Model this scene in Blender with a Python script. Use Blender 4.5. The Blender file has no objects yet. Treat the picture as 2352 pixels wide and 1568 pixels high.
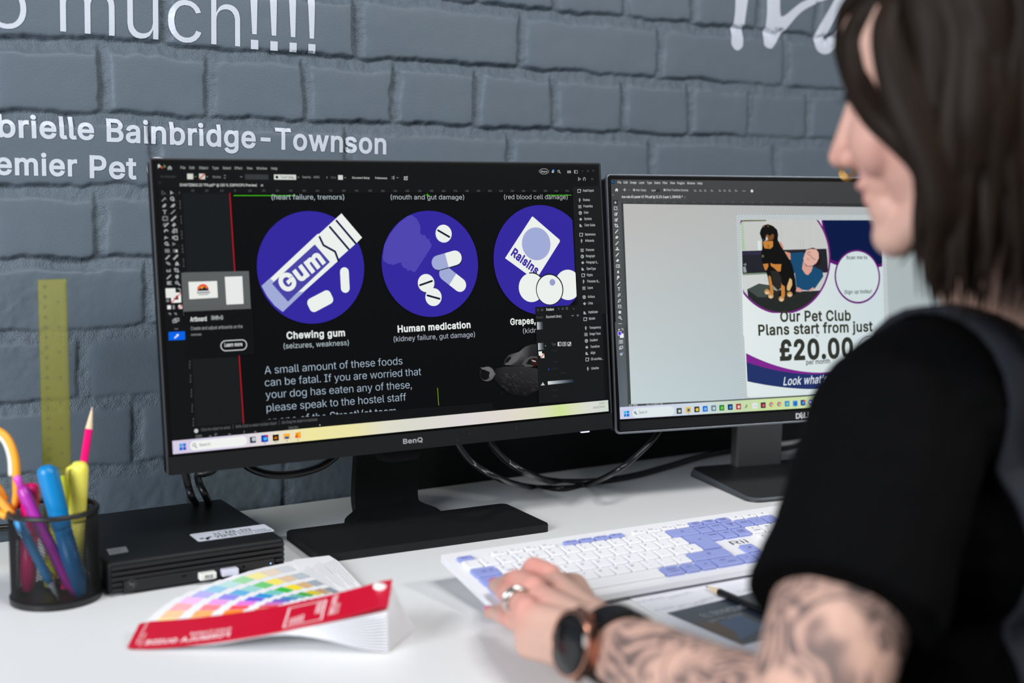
import bpy, bmesh, math, random
import numpy as np
from mathutils import Vector, Matrix
from mathutils.bvhtree import BVHTree
from mathutils.geometry import delaunay_2d_cdt

random.seed(7)
scene = bpy.context.scene
COL = scene.collection

# ------------------------------------------------------------------ camera
CAM = np.array([-0.3882, -1.4897, 0.3987])
YAW, PITCH, ROLL, FPX = 0.5540, 0.1202, 0.0081, 2929.36
W, H = 2352, 1568


def cam_axes():
    cy, sy, cp, sp = math.cos(YAW), math.sin(YAW), math.cos(PITCH), math.sin(PITCH)
    f = np.array([sy * cp, cy * cp, -sp])
    r = np.array([cy, -sy, 0.0])
    u = np.cross(r, f)
    c, s = math.cos(ROLL), math.sin(ROLL)
    return c * r + s * u, -s * r + c * u, f


RX, UX, FX = cam_axes()
cd = bpy.data.cameras.new('camera')
cd.sensor_width = 36.0
cd.lens = FPX / W * 36.0
cd.clip_start = 0.05
cd.dof.use_dof = True
cd.dof.focus_distance = 1.50
cd.dof.aperture_fstop = 2.8
cam = bpy.data.objects.new('camera', cd)
COL.objects.link(cam)
m = Matrix.Identity(4)
for i in range(3):
    m[i][0], m[i][1], m[i][2], m[i][3] = RX[i], UX[i], -FX[i], CAM[i]
cam.matrix_world = m
scene.camera = cam

# ------------------------------------------------------------------ light
scene.view_settings.view_transform = 'Standard'
scene.view_settings.look = 'None'
scene.view_settings.gamma = 1.0
scene.view_settings.use_curve_mapping = False
scene.view_settings.exposure = 0.0

wd = bpy.data.worlds.new('room_air')
scene.world = wd
wd.use_nodes = True
bg = wd.node_tree.nodes['Background']
bg.inputs[0].default_value = (0.80, 0.90, 1.0, 1)
bg.inputs[1].default_value = 0.12


def area(name, loc, target, sx, sy, watts, colr=(1, 1, 1)):
    ld = bpy.data.lights.new(name, 'AREA')
    ld.shape = 'RECTANGLE'
    ld.size, ld.size_y = sx, sy
    ld.energy = watts
    ld.color = colr
    o = bpy.data.objects.new(name, ld)
    COL.objects.link(o)
    o.location = loc
    o.rotation_euler = (Vector(target) - Vector(loc)).to_track_quat('-Z', 'Y').to_euler()
    return o


# daylight window to the left, ceiling panels above the desk and behind the chair
area('window_daylight', (-1.95, -1.35, 1.02), (0.35, -0.75, 0.42), 1.2, 1.0, 70, (0.92, 0.96, 1.0))
area('ceiling_panel', (0.30, -1.40, 1.75), (0.40, -0.30, 0.0), 0.7, 0.35, 20, (1.0, 0.985, 0.96))
area('ceiling_panel_rear', (1.55, -1.60, 1.45), (0.15, -0.45, 0.0), 0.28, 0.28, 13, (1.0, 0.98, 0.95))

# ------------------------------------------------------------------ helpers


def lin(c):
    out = []
    for v in c:
        v = v / 255.0
        out.append(v / 12.92 if v <= 0.04045 else ((v + 0.055) / 1.055) ** 2.4)
    return out


def mat(name, rgb, rough=0.5, metal=0.0, spec=0.5, bump=0.0, bscale=400.0, coat=0.0, emit=None, estr=0.0,
        trans=0.0, alpha=1.0, var=0.0, vscale=30.0, sss=0.0):
    mt = bpy.data.materials.new(name)
    mt.use_nodes = True
    nt = mt.node_tree
    b = nt.nodes['Principled BSDF']
    c = lin(rgb) + [1.0]
    b.inputs['Base Color'].default_value = c
    b.inputs['Roughness'].default_value = rough
    b.inputs['Metallic'].default_value = metal
    b.inputs['Specular IOR Level'].default_value = spec
    b.inputs['Coat Weight'].default_value = coat
    b.inputs['Transmission Weight'].default_value = trans
    b.inputs['Alpha'].default_value = alpha
    if sss:
        b.inputs['Subsurface Weight'].default_value = sss
        b.inputs['Subsurface Radius'].default_value = (0.012, 0.005, 0.003)
        b.inputs['Subsurface Scale'].default_value = 0.6
    if emit:
        b.inputs['Emission Color'].default_value = lin(emit) + [1.0]
        b.inputs['Emission Strength'].default_value = estr
    tc = nt.nodes.new('ShaderNodeTexCoord')
    if bump:
        n = nt.nodes.new('ShaderNodeTexNoise')
        n.inputs['Scale'].default_value = bscale
        n.inputs['Detail'].default_value = 3
        bp = nt.nodes.new('ShaderNodeBump')
        bp.inputs['Strength'].default_value = bump
        bp.inputs['Distance'].default_value = 0.001
        nt.links.new(tc.outputs['Object'], n.inputs['Vector'])
        nt.links.new(n.outputs['Fac'], bp.inputs['Height'])
        nt.links.new(bp.outputs['Normal'], b.inputs['Normal'])
    if var:
        n = nt.nodes.new('ShaderNodeTexNoise')
        n.inputs['Scale'].default_value = vscale
        n.inputs['Detail'].default_value = 4
        mx = nt.nodes.new('ShaderNodeMix')
        mx.data_type = 'RGBA'
        mx.inputs['A'].default_value = [v * (1 - var) for v in c[:3]] + [1]
        mx.inputs['B'].default_value = [min(1, v * (1 + var)) for v in c[:3]] + [1]
        nt.links.new(tc.outputs['Object'], n.inputs['Vector'])
        nt.links.new(n.outputs['Fac'], mx.inputs['Factor'])
        nt.links.new(mx.outputs['Result'], b.inputs['Base Color'])
    return mt


def ray(u, v):
    d = FX + RX * (u - W / 2) / FPX - UX * (v - H / 2) / FPX
    return d


def at(u, v, depth):
    return CAM + ray(u, v) * depth


def on_z(u, v, z=0.0):
    d = ray(u, v)
    return CAM + d * ((z - CAM[2]) / d[2])


def on_wall(u, v, y=0.0):
    d = ray(u, v)
    return CAM + d * ((y - CAM[1]) / d[1])


def on_plane(u, v, P, n):
    d = ray(u, v)
    return CAM + d * (np.dot(np.array(P) - CAM, n) / np.dot(d, n))


class G:
    """collects geometry for ONE mesh object"""

    def __init__(s):
        s.v, s.f, s.m, s.c = [], [], [], []

    def add(s, verts, faces, mi=0, M=None, col=None):
        o = len(s.v)
        if M is not None:
            verts = [M @ Vector(p) for p in verts]
        s.v += [tuple(p) for p in verts]
        for k, f in enumerate(faces):
            s.f.append([i + o for i in f])
            s.m.append(mi)
            if col is not None:
                s.c += [col] * len(f)

    def box(s, c, size, mi=0, M=None, r=0.0, seg=2):
        bm = bmesh.new()
        bmesh.ops.create_cube(bm, size=1)
        for v in bm.verts:
            v.co = Vector((v.co.x * size[0] + c[0], v.co.y * size[1] + c[1], v.co.z * size[2] + c[2]))
        if r > 0:
            bmesh.ops.bevel(bm, geom=bm.edges[:], offset=r, segments=seg, affect='EDGES', profile=0.5)
        s.bm(bm, mi, M)

    def bm(s, bm, mi=0, M=None):
        bm.verts.index_update()
        s.add([v.co.copy() for v in bm.verts], [[v.index for v in f.verts] for f in bm.faces], mi, M)
        bm.free()

    def tube(s, pts, r, seg=10, mi=0, M=None, cap=True, flat=1.0, up=None):
        pts = [Vector(p) for p in pts]
        n = len(pts)
        rr = r if isinstance(r, (list, tuple)) else [r] * n
        vs, fs = [], []
        t0 = (pts[1] - pts[0]).normalized()
        a = Vector(up) if up is not None else (Vector((0, 0, 1)) if abs(t0.z) < 0.9 else Vector((1, 0, 0)))
        for i in range(n):
            t = (pts[min(i + 1, n - 1)] - pts[max(i - 1, 0)]).normalized()
            x = a.cross(t).normalized()
            a = t.cross(x).normalized()
            for k in range(seg):
                w = 2 * math.pi * k / seg
                vs.append(pts[i] + x * math.cos(w) * rr[i] + a * math.sin(w) * rr[i] * flat)
        for i in range(n - 1):
            for k in range(seg):
                k2 = (k + 1) % seg
                fs.append([i * seg + k, i * seg + k2, (i + 1) * seg + k2, (i + 1) * seg + k])
        if cap:
            fs.append(list(range(seg))[::-1])
            fs.append([(n - 1) * seg + k for k in range(seg)])
        s.add(vs, fs, mi, M)

    def lathe(s, prof, seg=48, mi=0, M=None, cap=True):
        vs, fs = [], []
        for r, z in prof:
            for k in range(seg):
                w = 2 * math.pi * k / seg
                vs.append((r * math.cos(w), r * math.sin(w), z))
        for i in range(len(prof) - 1):
            for k in range(seg):
                k2 = (k + 1) % seg
                fs.append([i * seg + k, i * seg + k2, (i + 1) * seg + k2, (i + 1) * seg + k])
        if cap:
            fs.append(list(range(seg))[::-1])
            fs.append([(len(prof) - 1) * seg + k for k in range(seg)])
        s.add(vs, fs, mi, M)

    def prism(s, poly, z0, z1, mi=0, M=None, mside=None):
        n = len(poly)
        vs = [(x, y, z0) for x, y in poly] + [(x, y, z1) for x, y in poly]
        s.add(vs, [list(range(n))[::-1], [n + i for i in range(n)]], mi, M)
        s.add(vs, [[i, (i + 1) % n, n + (i + 1) % n, n + i] for i in range(n)], mi if mside is None else mside, M)

    def tris2d(s, tris, z, mi=0, M=None):
        for t in tris:
            s.add([(p[0], p[1], z) for p in t], [[0, 1, 2]], mi, M)

    def build(s, name, mats, parent=None, smooth=False, loc=None, angle=None):
        me = bpy.data.meshes.new(name)
        me.from_pydata(s.v, [], s.f)
        ml = mats if isinstance(mats, (list, tuple)) else [mats]
        for x in ml:
            me.materials.append(x)
        me.polygons.foreach_set('material_index', s.m)
        if s.c:
            a = me.color_attributes.new('Col', 'FLOAT_COLOR', 'CORNER')
            a.data.foreach_set('color', np.array(s.c, dtype=np.float32).ravel())
        if smooth:
            me.polygons.foreach_set('use_smooth', [True] * len(me.polygons))
        if angle:
            me.polygons.foreach_set('use_smooth', [True] * len(me.polygons))
            me.set_sharp_from_angle(angle=math.radians(angle))
        me.update()
        o = bpy.data.objects.new(name, me)
        COL.objects.link(o)
        if parent is not None:
            o.parent = parent
        if loc is not None:
            o.location = loc
        return o


def thing(name, label, cat, loc=(0, 0, 0), rotz=0.0, group=None):
    o = bpy.data.objects.new(name, None)
    o.empty_display_size = 0.05
    COL.objects.link(o)
    o.location = loc
    o.rotation_euler = (0, 0, rotz)
    tag(o, label, cat, group)
    return o


def tag(o, label, cat, group=None):
    o['label'] = label
    o['category'] = cat
    if group:
        o['group'] = group
    return o


def structure(o):
    o['kind'] = 'structure'
    return o


def plab(o, label):
    o['label'] = label
    return o


def rrect(w, h, r, n=6, cx=0.0, cy=0.0):
    pts = []
    for (sx, sy, a0) in ((1, 1, 0), (-1, 1, 90), (-1, -1, 180), (1, -1, 270)):
        for k in range(n + 1):
            a = math.radians(a0 + 90 * k / n)
            pts.append((cx + sx * (w / 2 - r) + r * math.cos(a), cy + sy * (h / 2 - r) + r * math.sin(a)))
    return pts


def spline(pts, n=8):
    P = [np.array(p, float) for p in pts]
    P = [2 * P[0] - P[1]] + P + [2 * P[-1] - P[-2]]
    out = []
    for i in range(1, len(P) - 2):
        for k in range(n):
            t = k / n
            out.append(0.5 * (2 * P[i] + (P[i + 1] - P[i - 1]) * t + (2 * P[i - 1] - 5 * P[i] + 4 * P[i + 1] - P[i + 2]) * t * t
                              + (3 * P[i] - P[i - 1] - 3 * P[i + 1] + P[i + 2]) * t ** 3))
    out.append(P[-2])
    return out


# glyph outlines (thousandths of an em: advance, then contours), drawn by the text helper below
GLYPHS = r''' 188 
!196 67 160 63 509 132 509 128 160;98 -4 81 -1 66 9 56 24 52 41 56 58 66 73 81 83 98 86 116 83 130 73 140 58 143 41 140 24 130 9 116 -1
"321 78 318 70 509 136 509 128 318;193 318 185 509 250 509 243 318
#440 242 0 326 509 377 509 294 0;10 140 19 192 400 192 391 140;64 0 147 509 198 509 115 0;40 316 49 368 429 368 421 316
$447 202 -74 202 583 244 583 244 -74;224 -9 184 -6 149 1 118 14 91 31 70 52 54 77 43 105 38 137 104 137 113 104 132 79 160 61 201 51 249 51 286 60 316 78 336 102 345 126 345 151 338 171 321 190 278 212 168 244 116 267 78 298 65 316 57 337 52 372 55 403 65 431 87 463 110 482 148 502 191 513 227 516 263 513 296 505 326 493 351 476 371 456 387 433 397 406 401 378 337 378 326 412 302 437 277 450 257 456 209 458 167 448 145 435 132 423 120 403 116 387 116 363 121 347 139 326 164 311 305 266 359 238 383 214 398 191 405 171 408 139 405 109 396 81 381 55 360 34 333 16 302 2 265 -6
%676 175 283 153 285 132 291 101 314 81 347 75 388 78 440 87 464 97 481 115 499 133 509 153 515 175 517 212 511 230 503 246 490 267 458 274 433 276 412 273 360 264 335 254 319 235 301 218 291 198 285;175 327 198 332 209 341 219 360 223 388 222 429 213 454 198 468 175 473 158 470 142 459 131 440 127 412 129 370 138 346 153 332;501 -10 478 -8 458 -2 426 21 407 55 400 101 403 147 412 172 423 189 441 207 458 217 478 223 501 225 538 219 556 210 571 198 592 166 598 147 601 120 598 68 589 43 579 26 561 8 544 -2 524 -8;501 35 523 39 535 49 545 67 549 95 547 137 538 162 524 176 501 180 484 178 467 166 457 148 453 120 454 78 464 53 479 39;132 0 482 509 540 509 191 0
&448 197 -7 161 -4 129 4 101 17 78 34 59 54 45 78 37 105 34 133 42 177 68 218 111 256 229 345 244 360 256 378 262 411 253 437 232 455 197 461 164 451 152 441 143 428 138 412 137 394 147 359 181 312 438 0 364 0 121 293 87 344 77 377 76 407 81 438 95 464 115 486 142 502 165 510 200 513 227 511 251 505 272 495 295 477 312 453 320 433 323 412 322 382 308 347 283 317 140 206 110 174 100 154 97 131 100 108 112 83 138 60 173 48 215 48 251 59 290 84 321 121 342 168 349 224 408 224 403 170 391 128 374 97 333 47 313 29 280 10 243 -2
'206 78 318 70 509 136 509 128 318
(273 89 207 92 264 104 339 122 413 147 481 177 539 236 539 201 457 174 370 157 285 151 207 156 138 172 67 198 -10 236 -96 177 -96 147 -40 124 16 102 93 92 150
)273 37 -96 76 -9 102 69 117 139 122 207 116 285 99 370 73 457 37 539 97 539 137 455 167 354 182 249 184 207 181 149 171 92 156 34 134 -22 97 -96
*453 201 223 206 331 114 272 89 315 186 365 89 415 114 459 206 400 201 509 250 509 246 400 337 459 362 415 266 365 362 315 337 272 246 331 250 223
+453 198 34 198 364 255 364 255 34;61 172 61 226 391 226 391 172
,188 38 -119 68 71 137 71 84 -119
-453 337 244 337 188 114 188 114 244
.188 95 -4 78 -1 63 9 53 24 50 41 53 59 63 73 78 83 95 87 113 83 128 73 138 59 141 41 138 24 128 9 113 -1
/249 235 533 71 -76 14 -76 178 533
0453 227 -7 187 -2 151 11 120 32 95 62 74 99 60 144 51 196 48 254 51 312 60 364 75 409 95 447 121 476 151 498 187 511 227 516 267 511 302 498 333 476 358 447 379 409 393 364 402 312 405 254 402 196 393 144 379 99 359 62 333 32 302 11 267 -2;227 50 253 53 276 63 297 80 313 103 327 133 336 168 344 254 336 341 327 376 313 405 297 429 276 446 253 456 227 460 200 456 177 446 157 429 140 405 127 376 117 341 109 254 117 168 127 133 140 103 157 80 177 63 200 53
1453 76 0 76 55 391 55 391 0;276 509 276 0 212 0 212 448 86 358 86 427 198 509
2453 64 0 64 47 282 282 311 327 320 366 315 403 297 432 283 443 262 454 224 460 184 453 153 433 134 402 127 362 66 362 68 395 81 433 98 459 118 480 143 496 172 508 203 514 236 515 268 511 297 501 337 474 356 453 370 428 381 382 380 351 373 324 357 290 322 241 153 60 153 57 389 57 389 0
3453 218 -7 184 -4 152 2 123 14 98 30 76 50 60 74 49 101 44 132 109 132 117 102 134 78 159 62 191 52 226 50 262 56 292 70 311 88 325 116 329 152 322 184 304 212 281 230 251 242 212 247 157 248 157 299 288 448 288 452 70 452 70 509 372 509 372 461 211 278 211 289 251 290 276 286 318 271 352 246 371 222 387 186 393 145 387 103 380 84 365 58 327 23 277 1
4453 40 105 40 158 247 509 311 509 109 163 413 163 413 105;282 0 282 318 343 318 343 0
5453 221 -7 189 -4 159 3 131 16 108 32 88 53 73 76 64 102 60 130 122 130 127 108 135 94 163 66 202 51 229 50 250 53 288 72 314 104 327 146 324 193 314 221 297 244 275 262 248 273 218 277 186 274 150 261 128 246 67 253 96 509 366 509 366 452 151 452 134 301 172 323 209 332 255 332 294 321 328 301 360 267 379 231 389 190 391 151 385 117 374 85 350 49 318 21 289 6 257 -4
6453 226 -7 182 -1 152 10 125 26 96 56 75 94 66 126 64 162 68 199 84 249 110 298 252 509 322 509 151 261 145 261 156 278 172 293 191 305 214 312 268 311 316 295 353 264 378 221 389 169 386 123 368 73 350 47 327 26 281 1;226 48 267 56 299 79 320 114 327 157 320 201 299 235 267 258 226 265 186 258 153 235 132 201 125 158 132 114 153 79 186 56
7453 97 0 323 452 62 452 62 509 391 509 391 449 165 0
8453 226 -7 189 -4 156 3 126 16 101 33 80 54 64 78 55 106 52 135 59 181 81 220 113 249 153 265 127 277 105 293 93 308 79 333 73 351 70 380 73 408 82 434 101 464 137 493 184 511 226 516 269 511 315 493 350 464 370 434 379 408 382 380 379 351 373 333 359 308 347 293 326 277 300 265 339 249 372 220 393 181 401 135 398 106 388 78 373 54 352 33 326 16 296 3 263 -4;226 49 272 55 307 74 329 102 337 139 329 177 305 208 270 228 226 235 182 228 147 208 123 177 115 139 123 102 145 74 180 55;226 290 263 296 293 313 312 341 319 376 313 410 294 437 264 454 226 460 188 454 159 437 139 410 133 376 139 341 159 313 189 296
9453 226 516 260 513 301 499 328 482 356 452 377 414 386 382 389 347 385 309 368 259 343 211 200 0 130 0 301 248 307 248 296 230 281 215 261 204 238 196 185 197 137 214 100 245 74 287 65 329 66 386 75 417 85 436 103 462 125 483 171 507;226 460 186 452 154 429 133 395 125 352 133 308 154 274 186 251 226 243 267 251 299 273 320 308 327 350 320 394 299 429 267 452
:188 95 -4 78 -1 63 9 53 24 50 41 53 59 63 73 78 83 95 87 113 83 128 73 138 59 141 41 138 24 128 9 113 -1;95 271 78 274 63 284 53 299 50 316 53 334 63 349 78 359 95 362 113 359 128 349 138 334 141 316 138 299 128 284 113 274
;188 38 -119 68 71 137 71 84 -119;103 271 86 274 71 284 61 299 58 316 61 334 71 349 86 359 103 362 121 359 136 349 146 334 149 316 146 299 136 284 121 274
<453 65 178 65 220 388 383 388 316 142 200 144 204 144 194 142 198 388 81 388 15
=453 72 245 72 301 381 301 381 245;72 97 72 153 381 153 381 97
>453 387 178 65 15 65 81 310 198 308 194 308 204 310 200 65 316 65 383 387 220
?358 132 152 136 208 146 241 168 269 225 310 247 334 256 351 261 370 261 390 257 411 248 429 229 447 205 458 183 461 147 457 120 441 100 416 92 378 27 378 33 418 44 444 60 467 80 485 103 499 129 509 167 515 199 514 228 509 255 498 277 484 296 465 310 443 323 401 324 372 319 344 310 319 290 290 270 272 226 241 207 221 197 196 194 152;164 -4 146 -1 131 9 121 24 118 41 121 58 131 73 146 83 164 86 181 83 196 73 206 58 209 41 206 24 196 9 181 -1
@676 355 -135 284 -130 221 -114 167 -88 122 -53 87 -8 61 46 45 109 41 161 43 231 56 295 80 350 113 398 155 436 206 464 265 483 331 491 399 488 445 479 498 457 543 426 579 387 607 343 625 294 635 229 632 151 623 99 604 55 590 38 573 24 551 15 526 11 502 11 476 17 441 36 431 46 420 68 399 38 369 19 326 13 285 18 251 35 224 62 204 96 192 137 189 194 196 236 212 274 235 304 274 331 310 342 346 342 373 336 400 322 416 306 419 306 419 335 474 335 474 100 480 82 488 71 499 63 518 59 540 63 557 76 568 97 576 127 580 178 580 237 573 280 563 311 548 339 530 365 490 402 439 428 376 441 305 440 242 424 190 395 149 354 124 312 107 263 100 222 98 162 104 105 115 66 135 21 157 -8 182 -32 223 -58 258 -72 298 -81 342 -85 392 -83 442 -73 489 -59 504 -107 432 -127;329 65 365 70 382 78 396 90 414 125 421 175 418 229 402 264 390 276 376 284 338 291 299 286 269 265 250 233 242 192 247 139 262 101 274 86 289 74 308 67
A480 16 0 201 509 276 509 463 0 395 0 282 317 232 478 245 478 220 393 85 0;110 142 110 199 370 199 370 142
B456 60 0 60 509 254 508 289 504 329 491 359 469 381 442 394 410 398 366 392 331 377 305 356 286 315 267 315 262 345 255 369 242 390 222 406 196 416 164 418 127 411 91 400 67 384 45 362 28 335 14 301 4 247 0;125 57 272 58 306 66 323 74 341 92 354 120 354 155 342 184 317 211 279 228 248 231 125 231;125 285 252 286 277 291 299 302 323 326 334 353 334 388 323 417 299 439 273 448 240 452 125 452
C510 267 -7 220 -2 177 11 138 33 104 63 77 101 57 146 44 197 40 254 44 311 57 362 77 407 104 445 138 475 177 498 220 511 267 516 305 513 340 504 373 490 402 471 427 447 448 418 463 385 473 348 408 348 393 389 362 425 327 445 280 455 234 452 193 438 158 412 131 375 116 340 106 300 104 238 109 194 120 156 137 123 158 97 184 76 213 62 245 54 280 53 315 60 348 74 375 96 395 125 408 160 473 160 463 124 448 91 428 62 402 38 373 19 341 5 305 -4
D502 219 0 96 0 96 57 215 57 258 60 307 75 346 101 374 138 384 160 394 198 399 270 391 325 379 361 361 391 338 415 320 428 287 442 249 450 93 452 93 509 261 507 294 501 339 485 377 461 409 430 433 391 451 345 461 275 458 199 446 149 417 92 398 68 376 48 337 24 291 8;125 509 125 0 60 0 60 509
E419 60 0 60 509 372 509 372 452 125 452 125 286 355 286 355 229 125 229 125 57 375 57 375 0
F410 60 0 60 509 369 509 369 452 125 452 125 278 346 278 346 221 125 221 125 0
G520 269 -7 220 -2 176 11 137 33 104 64 77 101 57 146 44 197 40 254 44 311 57 362 77 407 103 445 136 475 175 498 218 511 265 516 304 513 340 504 374 489 403 469 429 445 449 416 465 384 474 349 408 349 390 388 369 416 342 437 310 450 272 456 232 452 202 443 174 426 143 395 125 364 112 327 105 285 105 223 112 181 125 145 151 105 184 76 203 66 235 56 290 54 336 67 374 93 396 123 410 160 415 202 434 199 283 199 283 256 478 256 478 185 471 141 457 103 436 69 409 41 365 13 312 -3
H517 60 0 60 509 125 509 125 289 392 289 392 509 457 509 457 0 392 0 392 232 225 232 125 232 125 0
I300 31 0 31 57 118 57 118 452 31 452 31 509 269 509 269 452 183 452 183 57 269 57 269 0
J396 185 -7 138 -1 111 9 86 23 66 43 50 67 39 95 34 128 33 173 98 173 98 134 104 104 116 81 142 59 166 51 204 51 228 59 248 74 262 96 271 134 272 509 336 509 336 145 330 95 313 55 283 23 259 9 232 -1
K467 104 145 104 216 179 309 364 509 448 509 231 276 228 276;60 0 60 509 125 509 125 0;372 0 188 259 228 309 449 0
L393 60 0 60 509 125 509 125 57 361 57 361 0
M628 60 0 60 509 152 509 280 181 322 49 307 49 342 158 476 509 568 509 568 0 504 0 504 332 509 457 513 457 511 451 467 322 342 0 286 0 167 301 112 457 119 457 120 405 122 0
N523 60 0 60 509 136 509 360 156 414 55 405 54 399 163 399 509 463 509 463 0 387 0 171 342 108 452 119 454 125 298 125 0
O533 267 -7 220 -2 177 11 138 33 105 63 78 101 57 146 44 197 40 254 44 311 57 362 78 407 105 445 138 475 177 498 220 511 267 516 314 511 357 498 396 475 429 445 456 407 477 362 489 311 493 254 489 197 477 146 456 101 429 63 396 33 357 11 314 -2;267 53 300 56 330 66 358 82 383 105 403 133 418 168 427 208 430 254 427 300 418 341 403 376 383 404 358 427 330 443 300 453 267 456 234 453 203 443 175 426 151 404 131 375 116 340 107 300 103 254 107 208 116 168 131 133 151 105 175 82 203 66 234 56
P445 60 0 60 509 263 507 301 500 332 487 366 462 379 447 394 420 407 370 406 315 390 265 366 233 342 213 322 202 276 189 235 186 109 186 109 242 252 243 284 250 308 264 330 288 343 326 343 369 330 407 318 423 303 435 268 449 242 452 125 452 125 0
Q533 245 159 313 159 468 -48 401 -48;267 -7 220 -2 177 11 138 33 105 63 78 101 57 146 44 197 40 254 44 311 57 362 78 407 105 445 138 475 177 498 220 511 267 516 314 511 357 498 396 475 429 445 456 407 477 362 489 311 493 254 489 197 477 146 456 101 429 63 396 33 357 11 314 -2;267 53 300 56 330 66 358 82 383 105 403 133 418 168 427 208 430 254 427 300 418 341 403 376 383 404 358 427 330 443 300 453 267 456 234 453 203 443 175 426 151 404 131 375 116 340 107 300 103 254 107 208 116 168 131 133 151 105 175 82 203 66 234 56
R449 60 0 60 509 264 507 301 501 342 483 373 457 385 442 399 415 409 363 405 309 385 263 359 234 323 213 277 200 96 198 96 255 243 255 284 262 309 273 327 290 339 312 344 338 344 374 336 399 319 425 298 440 277 447 252 451 125 452 125 0;353 0 230 229 303 229 428 0
S447 224 -9 184 -6 149 1 118 14 91 31 70 52 54 77 43 105 38 137 104 137 113 104 132 79 160 61 201 51 249 51 286 60 316 78 336 102 345 126 345 151 338 171 321 190 278 212 168 244 116 267 78 298 65 316 57 337 52 372 55 403 65 431 87 463 110 482 148 502 191 513 227 516 263 513 296 505 326 493 351 476 371 456 387 433 397 406 401 378 337 378 326 412 302 437 277 450 257 456 209 458 167 448 145 435 132 423 120 403 116 387 116 363 121 347 139 326 164 311 305 266 359 238 383 214 398 191 405 171 408 139 405 109 396 81 381 55 360 34 333 16 302 2 265 -6
T449 32 452 32 509 417 509 417 452 257 452 257 0 193 0 193 452
U517 259 -8 203 -2 177 5 143 22 106 52 85 80 74 101 64 136 60 160 60 509 124 509 124 178 127 152 133 128 155 93 180 72 220 56 259 52 298 56 331 68 357 87 380 120 389 144 392 169 393 509 457 509 457 160 454 136 443 101 433 80 411 52 374 22 340 5 315 -2
V480 204 0 16 509 84 509 200 185 248 31 235 31 256 103 395 509 463 509 278 0
W686 155 0 16 509 82 509 171 165 192 67 195 40 189 40 210 139 306 509 380 509 471 158 493 60 497 40 495 40 488 40 507 133 603 509 670 509 530 0 455 0 361 347 340 452 336 475 339 475 350 475 329 368 230 0
X474 18 0 217 284 217 236 29 509 104 509 201 365 243 292 232 292 259 341 374 509 446 509 259 239 259 287 456 0 382 0 271 161 230 231 244 231 221 189 91 0
Y472 203 0 203 208 16 509 91 509 226 286 250 230 230 230 224 230 255 299 381 509 455 509 268 208 268 0
Z438 42 0 42 46 306 431 341 476 348 454 40 452 40 509 397 509 397 462 138 87 97 33 90 54 399 57 399 0
[273 101 -96 101 539 236 539 236 487 160 487 160 421 160 -44 236 -44 236 -96
\249 178 -76 14 533 71 533 132 304 235 -76
]273 37 -96 37 -44 113 -44 113 487 37 487 37 539 172 539 172 -96
^327 154 464 172 464 172 439 154 439;27 278 129 493 197 493 300 278 240 278 163 449 166 449 88 278
_319 319 0 319 -56 0 -56 0 0
`219 114 429 48 529 116 529 164 429
a389 160 -9 126 -5 94 5 74 17 52 38 37 66 31 90 31 123 38 150 47 166 63 183 100 203 138 213 244 228 265 235 273 243 275 251 271 288 259 308 244 320 220 329 196 331 165 327 136 315 115 298 100 274 41 291 52 315 67 335 85 351 111 367 141 378 171 383 199 384 233 381 269 370 296 353 319 327 331 298 337 251 337 0 277 0 277 52 272 52 252 25 226 6 197 -5;170 45 202 49 222 56 239 66 257 83 266 99 274 121 276 190 246 179 139 160 117 150 101 136 93 120 92 105 94 87 102 72 114 61 130 52
b424 229 -8 198 -5 167 7 141 27 118 59 112 59 112 0 53 0 53 509 114 509 114 319 118 319 148 357 177 375 220 384 263 381 304 366 338 340 364 303 379 270 389 218 389 160 382 120 365 74 338 37 304 10 263 -5;220 47 245 49 267 57 285 70 301 88 313 109 321 133 328 189 321 245 313 269 301 290 286 307 267 319 245 327 220 330 195 327 174 320 155 307 140 291 128 271 120 247 113 189 120 132 128 107 140 86 156 70 174 57 196 49
c396 207 -8 170 -5 137 6 107 23 82 46 62 74 46 108 37 146 34 187 37 230 46 268 62 302 82 330 107 353 137 371 170 381 207 384 260 377 305 356 340 322 362 277 303 262 292 286 276 306 253 321 230 328 189 329 151 315 134 300 119 281 108 258 99 224 96 197 98 160 106 126 115 102 134 76 151 61 181 49 207 46 239 50 268 64 289 85 304 117 363 102 354 78 341 56 306 21 261 -1
d424 195 -8 151 -2 121 10 86 37 60 74 42 120 35 160 35 218 46 270 60 303 87 340 121 366 162 381 204 384 247 375 277 357 306 319 311 319 311 509 372 509 372 0 313 0 313 59 307 59 284 27 258 7 227 -5;205 47 229 49 250 57 269 70 284 86 296 107 305 132 312 189 305 247 296 271 284 291 269 307 251 320 229 327 205 330 179 327 157 319 139 307 124 290 112 269 103 245 96 189 103 133 112 109 124 88 139 70 158 57 180 49
e404 212 -8 173 -5 149 1 117 16 90 38 68 64 51 96 40 132 34 172 35 215 42 254 55 290 74 320 97 346 125 365 157 378 193 384 228 383 266 374 294 361 319 341 341 315 357 282 366 252 371 207 371 169 75 169 75 221 338 221 310 202 305 246 291 282 268 309 237 326 205 330 173 326 146 313 120 288 106 263 98 234 97 157 102 130 110 106 123 86 139 70 158 58 179 50 224 47 254 53 275 64 294 84 306 105 365 91 345 51 311 19 266 -1
f254 228 379 228 327 6 327 6 379;81 0 81 432 84 461 92 480 104 496 118 509 141 521 187 530 237 523 243 521 227 468 200 474 171 470 154 460 145 443 142 419 142 0
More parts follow.
